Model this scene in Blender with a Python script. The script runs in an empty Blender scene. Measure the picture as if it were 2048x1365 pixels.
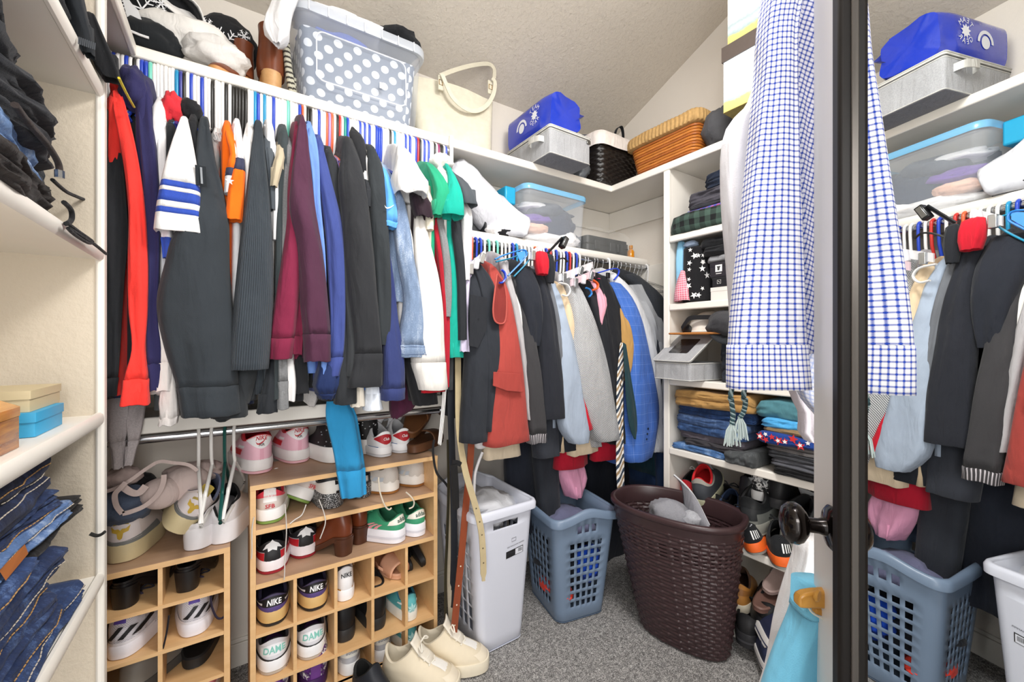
import bpy, bmesh, math, random
from mathutils import Vector, Matrix, noise, Euler
random.seed(11)
S = bpy.context.scene
C = S.collection
PI = math.pi
# ------------------------------------------------------------------ camera, light, exposure
HC = 1.40
YAW = math.radians(33.7)
FPX = 831.0
cam_d = bpy.data.cameras.new('camera'); cam_d.sensor_width = 36.0; cam_d.lens = 36.0*FPX/2048.0
cam_d.clip_start = 0.02
cam = bpy.data.objects.new('camera', cam_d); C.objects.link(cam)
cam.location = (0, 0, HC); cam.rotation_euler = (PI/2, 0, -YAW)
S.camera = cam
S.view_settings.view_transform = 'Standard'; S.view_settings.look = 'None'
S.view_settings.gamma = 1.0; S.view_settings.use_curve_mapping = False
S.view_settings.exposure = 0.05
W = bpy.data.worlds.new('world'); S.world = W; W.use_nodes = True
W.node_tree.nodes['Background'].inputs[0].default_value = (1.0, 0.992, 0.98, 1)
W.node_tree.nodes['Background'].inputs[1].default_value = 1.5

def area(name, loc, aim, size, power, col=(1, .97, .92)):
    d = bpy.data.lights.new(name, 'AREA'); d.shape = 'RECTANGLE'; d.size, d.size_y = size
    d.energy = power; d.color = col
    o = bpy.data.objects.new(name, d); C.objects.link(o); o.location = loc
    o.rotation_euler = (Vector(aim)-Vector(loc)).to_track_quat('-Z', 'Y').to_euler()
    return o
bulb = bpy.data.lights.new('ceiling_lamp', 'POINT'); bulb.energy = 13; bulb.shadow_soft_size = .22; bulb.color = (1, .98, .95)
bo = bpy.data.objects.new('ceiling_lamp', bulb); C.objects.link(bo); bo.location = (.98, .62, 2.66)
area('floor_fill', (.85, .45, 2.85), (1.0, .9, 0), (.5, .5), 36, (1, .985, .965))  # added fill light, shines down to brighten the floor and hampers
area('shirt_fill', (-.16, -.22, 1.80), (.75, .75, 1.45), (.35, .35), 6.5, (1, .99, .98))  # added fill beside the camera, brightens the foreground shirt
area('doorway_fill', (-.40, -1.35, 1.22), (1.0, 1.5, .7), (1.9, 2.2), 66, (1, .985, .97))  # added soft fill from behind the doorway, lifts the low and deep parts

sn, cs = math.sin(YAW), math.cos(YAW)
def ray(px, py):
    r = (px-1024.0)/FPX; u = (682.5-py)/FPX
    return Vector((cs*r+sn, -sn*r+cs, u))
def Q(px, py, x=None, y=None, z=None):
    """the place on a plane of the room (x=, y= or z=) that was measured at a pixel of the photograph"""
    d = ray(px, py)
    s = x/d.x if x is not None else (y/d.y if y is not None else (z-HC)/d.z)
    return Vector((d.x*s, d.y*s, HC+d.z*s))

# ------------------------------------------------------------------ materials
def lin(h):
    if isinstance(h, str):
        h = h.lstrip('#'); h = h if len(h) == 6 else ''.join(c*2 for c in h); h = [int(h[i:i+2], 16)/255 for i in (0, 2, 4)]
    return tuple((c/12.92 if c <= .04045 else ((c+.055)/1.055)**2.4) for c in h)
class NT:
    """small helper to write node trees"""
    def __init__(s, name):
        s.m = bpy.data.materials.new(name); s.m.use_nodes = True
        s.t = s.m.node_tree; s.b = s.t.nodes['Principled BSDF']; s.out = s.t.nodes['Material Output']
    def n(s, typ, **kw):
        nd = s.t.nodes.new(typ)
        for k, v in kw.items(): setattr(nd, k, v)
        return nd
    def link(s, a, b): s.t.links.new(a, b)
    def math(s, op, a, b=0.0, c=0.0):
        nd = s.n('ShaderNodeMath', operation=op)
        for i, v in enumerate((a, b, c)):
            if hasattr(v, 'is_output') or isinstance(v, bpy.types.NodeSocket): s.link(v, nd.inputs[i])
            else: nd.inputs[i].default_value = v
        return nd.outputs[0]
    def mix(s, f, a, b):
        nd = s.n('ShaderNodeMix', data_type='RGBA')
        for i, v in ((0, f), (6, a), (7, b)):
            if isinstance(v, bpy.types.NodeSocket): s.link(v, nd.inputs[i])
            elif i == 0: nd.inputs[0].default_value = v
            else: nd.inputs[i].default_value = (*v[:3], 1)
        return nd.outputs[2]
    def uv(s):
        t = s.n('ShaderNodeTexCoord'); sp = s.n('ShaderNodeSeparateXYZ'); s.link(t.outputs['UV'], sp.inputs[0])
        return t.outputs['UV'], sp.outputs[0], sp.outputs[1]
    def obj(s): return s.n('ShaderNodeTexCoord').outputs['Object']
    def noise(s, vec, scale, detail=2, rough=.5):
        nd = s.n('ShaderNodeTexNoise'); nd.inputs['Scale'].default_value = scale
        nd.inputs['Detail'].default_value = detail; nd.inputs['Roughness'].default_value = rough
        if vec is not None: s.link(vec, nd.inputs['Vector'])
        return nd.outputs[0]
    def ramp(s, f, stops):
        nd = s.n('ShaderNodeValToRGB'); s.link(f, nd.inputs[0]); e = nd.color_ramp.elements
        while len(e) < len(stops): e.new(.5)
        for i, (p, c) in enumerate(stops): e[i].position = p; e[i].color = (*c[:3], 1)
        return nd.outputs[0]
    def color(s, v):
        if isinstance(v, bpy.types.NodeSocket): s.link(v, s.b.inputs['Base Color'])
        else: s.b.inputs['Base Color'].default_value = (*v[:3], 1)
    def bump(s, h, strength, dist):
        nd = s.n('ShaderNodeBump'); nd.inputs['Strength'].default_value = strength; nd.inputs['Distance'].default_value = dist
        s.link(h, nd.inputs['Height']); s.link(nd.outputs[0], s.b.inputs['Normal'])
    def set(s, **kw):
        for k, v in kw.items(): s.b.inputs[k.replace('_', ' ')].default_value = v
_MC = {}
def fab(col, kind='plain', rough=.92, bump=1.0, c2=None, per=.02, w=.25, name=None, sk=0.0):
    """cloth: plain, rib, denim, line checks, buffalo checks, fine checks, stripes"""
    key = ('fab', col, kind, rough, bump, c2, per, w, sk)
    if key in _MC: return _MC[key]
    t = NT((name or kind)+'_cloth'); c = lin(col)
    uv, u, v = t.uv(); ob = t.obj()
    if sk: u, v = t.math('ADD', u, t.math('MULTIPLY', v, sk)), t.math('SUBTRACT', v, t.math('MULTIPLY', u, sk))
    big = t.noise(ob, 9, 3)
    var = t.math('MULTIPLY_ADD', big, .34, .83)
    base = c
    h = t.noise(uv, 420, 2)
    if kind == 'rib':
        wv = t.math('SINE', t.math('MULTIPLY', u, 2*PI/per)); h = t.math('ADD', wv, h)
        base = t.mix(t.math('MULTIPLY_ADD', wv, .35, .5), c, tuple(x*1.9+.004 for x in c))
    elif kind == 'denim':
        mpd = t.n('ShaderNodeMapping'); t.link(ob, mpd.inputs[0]); mpd.inputs['Scale'].default_value = (34, 34, 9); n1 = t.noise(mpd.outputs[0], 1.0, 5, .65); n2 = t.noise(uv, 260, 3, .7)
        f = t.math('ADD', t.math('MULTIPLY', n1, .75), t.math('MULTIPLY', n2, .45))
        base = t.ramp(f, [(.34, tuple(x*.55 for x in c)), (.62, c), (.86, lin(c2 or '#9db4d3'))])
        h = t.math('ADD', n2, t.math('SINE', t.math('MULTIPLY', t.math('ADD', u, v), 2*PI/.0022)))
    elif kind == 'lines':      # thin line check (gingham like)
        def line(q, ww):
            fr = t.math('ABSOLUTE', t.math('SUBTRACT', t.math('FRACT', t.math('DIVIDE', q, per)), .5))
            return t.math('GREATER_THAN', fr, .5-ww/2)
        wide = t.math('MULTIPLY', t.math('ADD', line(u, w*1.9), line(v, w*1.9)), .32)
        thin = t.math('MULTIPLY', t.math('ADD', line(u, w), line(v, w)), .42)
        f = t.math('MINIMUM', t.math('ADD', wide, thin), 1.0)
        base = t.mix(f, c, lin(c2))
    elif kind == 'pane':       # faint window pane lines
        def line(q, ww):
            fr = t.math('ABSOLUTE', t.math('SUBTRACT', t.math('FRACT', t.math('DIVIDE', q, per)), .5))
            return t.math('GREATER_THAN', fr, .5-ww/2)
        f = t.math('MULTIPLY', t.math('ADD', line(u, w), line(v, w)), .5)
        f2 = t.math('MULTIPLY', t.math('ADD', line(t.math('ADD', u, per*.2), w*.6), line(t.math('ADD', v, per*.2), w*.6)), .25)
        base = t.mix(t.math('ADD', f, f2), c, lin(c2))
    elif kind == 'buffalo':
        def blk(q): return t.math('GREATER_THAN', t.math('FRACT', t.math('DIVIDE', q, per)), .5)
        f = t.math('MULTIPLY', t.math('ADD', blk(u), blk(v)), .5)
        base = t.mix(f, c, lin(c2))
    elif kind == 'fine':       # houndstooth like fine weave
        def blk(q): return t.math('GREATER_THAN', t.math('FRACT', t.math('DIVIDE', q, per)), .5)
        a, b = blk(u), blk(v)
        f = t.math('ABSOLUTE', t.math('SUBTRACT', a, b))
        base = t.mix(f, c, lin(c2))
    elif kind in ('stripe', 'hstripe'):
        q = u if kind == 'stripe' else v
        f = t.math('GREATER_THAN', t.math('FRACT', t.math('DIVIDE', q, per)), 1-w)
        base = t.mix(f, c, lin(c2))
    elif kind == 'diag':
        q = t.math('ADD', u, t.math('MULTIPLY', v, .8))
        fr = t.math('FRACT', t.math('DIVIDE', q, per))
        base = t.mix(t.math('GREATER_THAN', fr, 1-w), c, lin(c2))
        base = t.mix(t.math('MULTIPLY', t.math('GREATER_THAN', fr, .2), t.math('LESS_THAN', fr, .45)), base, lin('#a08462'))
    elif kind == 'heather':
        base = t.mix(t.noise(uv, 190, 4, .8), tuple(x*.45 for x in c), tuple(min(1, x*1.5) for x in c))
    elif kind == 'print':
        n1 = t.noise(ob, 38, 3, .6)
        base = t.ramp(n1, [(.40, c), (.46, lin(c2)), (.54, lin('#f2f2f0')), (.6, c)])
    mv = t.n('ShaderNodeMix', data_type='RGBA', blend_type='MULTIPLY'); mv.inputs[0].default_value = 1
    if isinstance(base, bpy.types.NodeSocket): t.link(base, mv.inputs[6])
    else: mv.inputs[6].default_value = (*base, 1)
    cb = t.n('ShaderNodeCombineColor')
    for i in range(3): t.link(var, cb.inputs[i])
    t.link(cb.outputs[0], mv.inputs[7])
    t.color(mv.outputs[2]); t.set(Roughness=rough, Specular_IOR_Level=.25, Sheen_Weight=.08)
    mp = t.n('ShaderNodeMapping'); t.link(ob, mp.inputs[0]); mp.inputs['Scale'].default_value = (24, 24, 7)
    wr = t.noise(mp.outputs[0], 1.0, 2, .5); wr.node.inputs['Distortion'].default_value = .9
    wr2 = t.math('ADD', wr, t.math('MULTIPLY', t.noise(ob, 13, 2), .8))
    b1 = t.n('ShaderNodeBump'); b1.inputs['Strength'].default_value = .40; b1.inputs['Distance'].default_value = .016
    t.link(wr2, b1.inputs['Height'])
    b2 = t.n('ShaderNodeBump'); b2.inputs['Strength'].default_value = .35*bump; b2.inputs['Distance'].default_value = .002
    t.link(h, b2.inputs['Height']); t.link(b1.outputs[0], b2.inputs['Normal']); t.link(b2.outputs[0], t.b.inputs['Normal'])
    _MC[key] = t.m
    return t.m
def mat(col, rough=.5, metal=0.0, spec=.5, grain=0.0, gscale=60, bump=0.0, coat=0.0, name='paint', sub=0.0):
    key = ('mat', col, rough, metal, spec, grain, gscale, bump, coat, name, sub)
    if key in _MC: return _MC[key]
    t = NT(name); c = lin(col)
    if grain or bump:
        n = t.noise(t.obj(), gscale, 4, .6)
        if grain: t.color(t.mix(n, tuple(x*(1-grain) for x in c), tuple(min(1, x*(1+grain)) for x in c)))
        else: t.color(c)
        if bump: t.bump(n, bump, .003)
    else: t.color(c)
    t.set(Roughness=rough, Metallic=metal, Specular_IOR_Level=spec, Coat_Weight=coat)
    _MC[key] = t.m
    return t.m
def clear(col='#ffffff', alpha=.25, rough=.08, name='clear_plastic'):
    key = ('clear', col, alpha, rough)
    if key in _MC: return _MC[key]
    t = NT(name); t.color(lin(col)); t.set(Roughness=rough, Alpha=alpha, Specular_IOR_Level=.6)
    _MC[key] = t.m
    return t.m
def leather(col, rough=.45, name='leather', bump=.15): return mat(col, rough, 0, .5, .18, 30, bump, 0, name)
def wood(col, c2, scale=1.0, rough=.45, axis=0):
    key = ('wood', col, c2, scale, axis)
    if key in _MC: return _MC[key]
    t = NT('wood'); o = t.obj(); mp = t.n('ShaderNodeMapping'); t.link(o, mp.inputs[0])
    sc = [40*scale]*3; sc[axis] = 3*scale; mp.inputs['Scale'].default_value = sc
    n = t.noise(mp.outputs[0], 1.0, 6, .65)
    t.color(t.ramp(n, [(.3, lin(col)), (.7, lin(c2))])); t.set(Roughness=rough); t.bump(n, .08, .002)
    _MC[key] = t.m
    return t.m

# ------------------------------------------------------------------ mesh building
WM = {}                                    # where each object stands (matrix), for parts written in room coordinates
def tag(o, label, cat=None, group=None, kind=None):
    if label: o['label'] = label
    if cat: o['category'] = cat
    if group: o['group'] = group
    if kind: o['kind'] = kind
    return o
def thing(name, label, cat, loc=(0, 0, 0), rot=(0, 0, 0), group=None, scale=1.0):
    o = bpy.data.objects.new(name, None); C.objects.link(o); o.empty_display_size = .05
    o.location = loc; o.rotation_euler = rot; o.scale = (scale,)*3
    WM[o] = Matrix.LocRotScale(Vector(loc), Euler(rot), Vector((scale,)*3))
    return tag(o, label, cat, group)
def nz(v, s=1.0, seed=0.0): return noise.noise(Vector(v)*s + Vector((seed*13.7, seed*7.1, seed*3.3)))
class MB:
    def __init__(s): s.v = []; s.f = []; s.uv = []; s.mi = []
    def quad(s, a, b, c, d, uvs=None, m=0):
        i = len(s.v); s.v += [Vector(a), Vector(b), Vector(c), Vector(d)]
        s.f.append((i, i+1, i+2, i+3)); s.uv.append(uvs or [(0, 0), (1, 0), (1, 1), (0, 1)]); s.mi.append(m)
    def poly(s, pts, m=0):
        i = len(s.v); s.v += [Vector(p) for p in pts]; s.f.append(tuple(range(i, i+len(pts))))
        s.uv.append([(p[0], p[1]) for p in pts]); s.mi.append(m)
    def grid(s, rows, closed=False, m=0, skip=None, u0=0.0, v0=0.0):
        """rows of points; uv in metres"""
        i0 = len(s.v); n = len(rows[0]); R = len(rows)
        us = []; mid = rows[R//2]; acc = u0
        for k in range(n):
            us.append(acc); acc += (Vector(mid[(k+1) % n])-Vector(mid[k])).length
        us.append(acc)
        vs = [v0]
        for r in range(1, R):
            q = n//4
            vs.append(vs[-1]+max((Vector(rows[r][q])-Vector(rows[r-1][q])).length, (Vector(rows[r][0])-Vector(rows[r-1][0])).length*.5))
        for r in rows: s.v += [Vector(p) for p in r]
        for r in range(R-1):
            for k in range(n if closed else n-1):
                if skip and skip(k, r): continue
                k2 = (k+1) % n
                s.f.append((i0+r*n+k, i0+r*n+k2, i0+(r+1)*n+k2, i0+(r+1)*n+k))
                s.uv.append([(us[k], vs[r]), (us[k+1], vs[r]), (us[k+1], vs[r+1]), (us[k], vs[r+1])]); s.mi.append(m)
    def cap(s, ring, m=0, flip=False):
        c = sum((Vector(p) for p in ring), Vector())/len(ring); i = len(s.v)
        s.v += [Vector(p) for p in ring]+[c]; n = len(ring)
        for k in range(n):
            a, b = i+k, i+(k+1) % n
            s.f.append((b, a, i+n) if flip else (a, b, i+n))
            s.uv.append([(s.v[j].x, s.v[j].z+s.v[j].y) for j in s.f[-1]]); s.mi.append(m)
    def loft(s, rings, m=0, cap0=True, cap1=True):
        s.grid(rings, True, m)
        if cap0: s.cap(rings[0], m, True)
        if cap1: s.cap(rings[-1], m)
    def box(s, x0, x1, y0, y1, z0, z1, m=0, M=None):
        p = [Vector((x, y, z)) for z in (z0, z1) for y in (y0, y1) for x in (x0, x1)]
        if M is not None: p = [M @ q for q in p]
        dx, dy, dz = abs(x1-x0), abs(y1-y0), abs(z1-z0)
        for ids, (du, dv) in (((0, 2, 3, 1), (dy, dx)), ((4, 5, 7, 6), (dx, dy)), ((0, 1, 5, 4), (dx, dz)),
                              ((2, 6, 7, 3), (dz, dx)), ((0, 4, 6, 2), (dz, dy)), ((1, 3, 7, 5), (dy, dz))):
            s.quad(*[p[j] for j in ids], uvs=[(0, 0), (du, 0), (du, dv), (0, dv)], m=m)
    def tube(s, path, r, n=8, m=0, closed=False, flat=1.0):
        path = [Vector(p) for p in path]; N = len(path); rings = []
        up = None
        for i in range(N):
            a = path[(i-1) % N] if (closed or i > 0) else path[i]
            b = path[(i+1) % N] if (closed or i < N-1) else path[i]
            d = (b-a).normalized()
            if up is None: up = Vector((0, 0, 1)) if abs(d.z) < .9 else Vector((1, 0, 0))
            side = d.cross(up)
            if side.length < 1e-5: side = d.orthogonal()
            side.normalize(); up2 = side.cross(d).normalized(); up = up2
            rr = r[i] if isinstance(r, (list, tuple)) else r
            rings.append([path[i]+side*math.cos(2*PI*k/n)*rr+up2*math.sin(2*PI*k/n)*rr*flat for k in range(n)])
        if closed: rings.append(rings[0]); s.grid(rings, True, m)
        else: s.loft(rings, m)
    def strip(s, path, wid, nrm, th=.002, m=0):
        """flat band along a path: wid = vector or list of vectors across it"""
        path = [Vector(p) for p in path]; nrm = Vector(nrm); rings = []
        for i, p in enumerate(path):
            w = Vector(wid[i] if isinstance(wid, list) else wid)/2
            rings.append([p-w-nrm*th/2, p+w-nrm*th/2, p+w+nrm*th/2, p-w+nrm*th/2])
        s.loft(rings, m)
    def lathe(s, prof, n=24, M=None, m=0):
        M = M or Matrix()
        s.grid([[M @ Vector((r*math.cos(2*PI*k/n), r*math.sin(2*PI*k/n), z)) for k in range(n)] for r, z in prof], True, m)
    def build(s, name, mats, parent=None, local=False, smooth=40, bevel=0, sub=0, solid=0, label=None, origin=None, merge=False):
        if not isinstance(mats, (list, tuple)): mats = [mats]
        me = bpy.data.meshes.new(name)
        inv = Matrix()
        if parent is not None and not local: inv = WM[parent].inverted()
        loc = Vector()
        if parent is None and not local and s.v:
            xs = [p.x for p in s.v]; ys = [p.y for p in s.v]; zs = [p.z for p in s.v]
            loc = Vector(origin) if origin else Vector(((min(xs)+max(xs))/2, (min(ys)+max(ys))/2, min(zs)))
            inv = Matrix.Translation(-loc)
        me.from_pydata([inv @ p for p in s.v], [], s.f)
        ul = me.uv_layers.new(name='UVMap')
        flat = [c for f in s.uv for q in f for c in q]
        ul.data.foreach_set('uv', flat)
        me.polygons.foreach_set('material_index', s.mi)
        for m_ in mats: me.materials.append(m_)
        if merge or smooth:
            bm = bmesh.new(); bm.from_mesh(me); bmesh.ops.remove_doubles(bm, verts=bm.verts, dist=1e-5)
            bmesh.ops.recalc_face_normals(bm, faces=bm.faces)
            bm.to_mesh(me); bm.free()
        if smooth:
            me.polygons.foreach_set('use_smooth', [True]*len(me.polygons))
            if smooth < 180: me.set_sharp_from_angle(angle=math.radians(smooth))
        o = bpy.data.objects.new(name, me); C.objects.link(o)
        if parent is not None: o.parent = parent
        o.location = loc
        WM[o] = (WM[parent].copy() if parent is not None else Matrix.Translation(loc))
        if solid:
            md = o.modifiers.new('solid', 'SOLIDIFY'); md.thickness = solid; md.offset = -1
        if bevel:
            md = o.modifiers.new('bevel', 'BEVEL'); md.width = bevel; md.segments = 2; md.limit_method = 'ANGLE'; md.angle_limit = math.radians(40)
        if sub:
            md = o.modifiers.new('sub', 'SUBSURF'); md.levels = sub; md.render_levels = sub
        if label: o['label'] = label
        return o
def copy_tree(o, loc=None, rot=None, label=None, mirror=False):
    c = o.copy(); C.objects.link(c)
    if loc is not None: c.location = loc
    if rot is not None: c.rotation_euler = rot
    if label: c['label'] = label
    WM[c] = Matrix.LocRotScale(c.location, c.rotation_euler, c.scale)
    def rec(src, dst):
        for ch in list(src.children):
            d = ch.copy(); C.objects.link(d); d.parent = dst; rec(ch, d)
    rec(o, c)
    return c
def struct(name, mb, m, bevel=0, smooth=40):
    o = mb.build(name, m, bevel=bevel, smooth=smooth); o['kind'] = 'structure'; return o
def lerp(a, b, t): return a+(b-a)*t
def spline(pts, n):
    """Catmull-Rom through tuples, n samples"""
    P = [pts[0]]+list(pts)+[pts[-1]]; K = len(pts)-1; out = []
    for i in range(n):
        t = i/(n-1)*K; k = min(int(t), K-1); f = t-k
        p0, p1, p2, p3 = P[k], P[k+1], P[k+2], P[k+3]
        out.append(tuple(.5*(2*b+(c-a)*f+(2*a-5*b+4*c-d)*f*f+(3*b-a-3*c+d)*f**3) for a, b, c, d in zip(p0, p1, p2, p3)))
    return out
def text_mesh(txt, size, ital=0.0, bold=0.0):
    """2D triangles of some lettering, centred"""
    cu = bpy.data.curves.new('t', 'FONT'); cu.body = txt; cu.size = size; cu.align_x = 'CENTER'; cu.align_y = 'CENTER'
    cu.shear = ital; cu.offset = bold; cu.resolution_u = 2
    o = bpy.data.objects.new('t', cu); C.objects.link(o)
    me = bpy.data.meshes.new_from_object(o.evaluated_get(bpy.context.evaluated_depsgraph_get()))
    V = [v.co.copy() for v in me.vertices]; F = [tuple(p.vertices) for p in me.polygons]
    bpy.data.objects.remove(o); bpy.data.curves.remove(cu); bpy.data.meshes.remove(me)
    return V, F
def put2d(mb, V, F, fn, m=0):
    """place flat shapes on a surface: fn(x, y) -> point"""
    i = len(mb.v); mb.v += [fn(p[0], p[1]) for p in V]
    for f in F:
        mb.f.append(tuple(i+k for k in f)); mb.uv.append([(V[k][0], V[k][1]) for k in f]); mb.mi.append(m)
def star2d(r, n=5, inner=.42, rot=PI/2):
    V = [Vector((0, 0, 0))]+[Vector(((r if k % 2 == 0 else r*inner)*math.cos(rot+PI*k/n), (r if k % 2 == 0 else r*inner)*math.sin(rot+PI*k/n), 0)) for k in range(2*n)]
    return V, [(0, 1+k, 1+(k+1) % (2*n)) for k in range(2*n)]
def poly2d(pts): return [Vector((*p, 0)) for p in pts], [tuple(range(len(pts)))]
def disc2d(r, n=16): return poly2d([(r*math.cos(2*PI*k/n), r*math.sin(2*PI*k/n)) for k in range(n)])
def swoosh2d(s):
    top = [(-.5, .02), (-.42, -.12), (-.3, -.2), (-.12, -.17), (.12, -.06), (.5, .22)]
    bot = [(-.44, -.2), (-.36, -.29), (-.24, -.32), (-.06, -.27), (.18, -.13), (.5, .22)]
    V = []; F = []
    for a, b in zip(top, bot): V += [Vector((a[0]*s, a[1]*s, 0)), Vector((b[0]*s, b[1]*s, 0))]
    for k in range(len(top)-1): F.append((2*k, 2*k+1, 2*k+3, 2*k+2))
    return V, F
# ------------------------------------------------------------------ room
YA, XB, XC = 2.15, 2.293, -.70            # far wall, right wall, left wall
YS, XS, XL = 1.80, 1.94, -.28              # front edges of the shelves along far, right and left wall
ZU = 2.352                                 # upper shelf
def wall_mat(col):
    t = NT('wall_paint'); n = t.noise(t.obj(), 90, 3, .6); n2 = t.noise(t.obj(), 2.0, 2)
    c = lin(col); t.color(t.mix(n2, tuple(x*.97 for x in c), c)); t.set(Roughness=.75, Specular_IOR_Level=.3)
    t.bump(n, .25, .003); return t.m
WALL = wall_mat('#e7e0d6'); SHELF = mat('#ece7de', .4, 0, .4, .03, 8, .02, 0, 'shelf_paint')
def ceil_mat():
    t = NT('knockdown_ceiling'); o = t.obj()
    v = t.n('ShaderNodeTexVoronoi', feature='DISTANCE_TO_EDGE'); v.inputs['Scale'].default_value = 26
    w = t.noise(o, 14, 3, .6)
    ad = t.n('ShaderNodeVectorMath', operation='ADD'); t.link(o, ad.inputs[0])
    cb = t.n('ShaderNodeCombineXYZ')
    for i in range(3): t.link(t.math('MULTIPLY', w, .1+.05*i), cb.inputs[i])
    t.link(cb.outputs[0], ad.inputs[1]); t.link(ad.outputs[0], v.inputs['Vector'])
    n = t.noise(o, 60, 3, .6)
    h = t.math('ADD', t.math('MULTIPLY', t.math('LESS_THAN', v.outputs['Distance'], .07), t.noise(o, 34, 3)), t.math('MULTIPLY', n, .35))
    t.color(lin('#d2cabe')); t.set(Roughness=.65, Specular_IOR_Level=.35); t.bump(h, .8, .009); return t.m
def carpet_mat():
    t = NT('carpet'); o = t.obj(); n = t.noise(o, 210, 3, .75); n2 = t.noise(o, 55, 2)
    f = t.math('ADD', t.math('MULTIPLY', n, .8), t.math('MULTIPLY', n2, .2))
    t.color(t.ramp(f, [(.38, lin('#605e5d')), (.5, lin('#a5a2a0')), (.62, lin('#f0edea'))])); t.set(Roughness=1, Specular_IOR_Level=.1)
    t.bump(n, .9, .012); return t.m
mb = MB()
N = 150
x0, x1, y0, y1 = XC-.05, XB+.05, -.9, YA+.05
rows = []
for j in range(N+1):
    rows.append([(lerp(x0, x1, i/N), lerp(y0, y1, j/N), .004*nz((i*.9, j*.9, 0), 1.3)) for i in range(N+1)])
mb.grid(rows); struct('floor', mb, carpet_mat(), smooth=180)
def zc(y): return 2.85+.4167*(YA-y)
mb = MB()
mb.quad((XC-.1, YA+.1, zc(YA+.1)), (XB+.1, YA+.1, zc(YA+.1)), (XB+.1, -.1, zc(-.1)), (XC-.1, -.1, zc(-.1)))
mb.quad((XC-.1, YA+.1, zc(YA+.1)+.05), (XB+.1, YA+.1, zc(YA+.1)+.05), (XB+.1, -.1, zc(-.1)+.05), (XC-.1, -.1, zc(-.1)+.05))
struct('ceiling', mb, ceil_mat(), smooth=0)
mb = MB(); mb.box(XC-.1, XB+.1, YA, YA+.1, 0, 3.05); struct('wall_far', mb, WALL, smooth=0)
def gable(x, th):
    mb = MB(); a = [(x, -.1, 0), (x, YA+.05, 0), (x, YA+.05, zc(YA)), (x, -.1, zc(-.1)+.02)]
    b = [(x+th, p[1], p[2]) for p in a]
    mb.poly(a); mb.poly(b[::-1])
    for k in range(4): mb.quad(a[k], a[(k+1) % 4], b[(k+1) % 4], b[k])
    return mb
struct('wall_right', gable(XB, .1), WALL, smooth=0)
struct('wall_left', gable(XC, -.1), WALL, smooth=0)
mb = MB(); mb.box(.9, XB+.1, -.2, -.1, 0, zc(-.1)+.02); struct('wall_near', mb, WALL, smooth=0)
# baseboards and the flat boards (cleats) that carry the shelves
mb = MB(); mb.box(XC, XB, YA-.014, YA, 0, .10); mb.box(XC, XB, YA-.009, YA, .10, .118); struct('baseboard_far', mb, SHELF, .003)
mb = MB(); mb.box(XB-.014, XB, 1.4, YA-.014, 0, .10); struct('baseboard_right', mb, SHELF, .003)
mb = MB(); mb.box(XC, XB, YA-.018, YA, ZU-.16, ZU-.022); struct('trim_1', mb, SHELF, .003)
mb = MB(); mb.box(XB-.018, XB, 1.41, YA-.018, ZU-.16, ZU-.022); struct('trim_2', mb, SHELF, .003)
mb = MB(); mb.box(.83, XB, YA-.018, YA, 1.78, 1.905); struct('trim_3', mb, SHELF, .003)
mb = MB(); mb.box(XB-.018, XB, 1.41, YA-.018, 1.68, 1.90); struct('trim_4', mb, SHELF, .003)
mb = MB(); mb.box(XC, .83, YA-.018, YA, 1.0, 1.135); struct('trim_5', mb, SHELF, .003)

# ------------------------------------------------------------------ shelving
def nosing(mb, a, b, r, up):
    """rounded front edge along a-b"""
    a, b = Vector(a), Vector(b); n = 10
    d = (b-a).normalized(); out = d.cross(Vector((0, 0, 1)))*up
    ring = lambda p: [p+out*r*.55*math.cos(t)+Vector((0, 0, 1))*r*math.sin(t) for t in [2*PI*k/n for k in range(n)]]
    mb.loft([ring(a), ring(b)])
# upper shelf: far wall, right wall, left wall runs (one continuous joined shelf)
up = thing('upper_shelf', 'long cream painted upper shelf running round three walls', 'shelf', (.8, 1.97, ZU-.02))
mb = MB(); mb.box(XC, XB, YS, YA, ZU-.02, ZU); mb.build('shelf_board', SHELF, up)
mb = MB(); mb.box(XS, XB, .32, YS, ZU-.02, ZU); mb.build('shelf_board', SHELF, up)
mb = MB(); mb.box(XC, XL, -.1, 1.472, ZU-.02, ZU); mb.box(XC, XL, 1.508, YS, ZU-.02, ZU); mb.build('shelf_board', SHELF, up)
mb = MB(); mb.box(XL, XS, YS-.016, YS, ZU-.036, ZU+.004); mb.build('shelf_edge', SHELF, up, bevel=.005)
mb = MB(); mb.box(XS-.016, XS, .32, YS, ZU-.036, ZU+.004); mb.build('shelf_edge', SHELF, up, bevel=.005)
mb = MB(); mb.box(XL, XL+.016, 1.508, YS-.016, ZU-.036, ZU+.004); mb.build('shelf_edge', SHELF, up, bevel=.005)
# shelf above the short rod and shelf above the low rod
s2 = thing('middle_shelf', 'cream shelf above the rod of jackets on the far wall', 'shelf', (1.5, 1.97, 1.91))
mb = MB(); mb.box(.83, XB-.02, YS+.01, YA-.018, 1.912, 1.932); mb.build('shelf_board', SHELF, s2)
mb = MB(); nosing(mb, (.83, YS, 1.922), (XB-.02, YS, 1.922), .02, 1); mb.build('shelf_edge', SHELF, s2)
s3 = thing('low_shelf', 'cream shelf under the long row of shirts above the shoe racks', 'shelf', (.1, 1.97, 1.12))
mb = MB(); mb.box(XC, .83, 1.84, YA-.018, 1.12, 1.14); mb.build('shelf_board', SHELF, s3)
mb = MB(); mb.box(XC, .83, 1.825, 1.84, 1.09, 1.144); mb.build('shelf_edge', SHELF, s3, bevel=.004)
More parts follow.
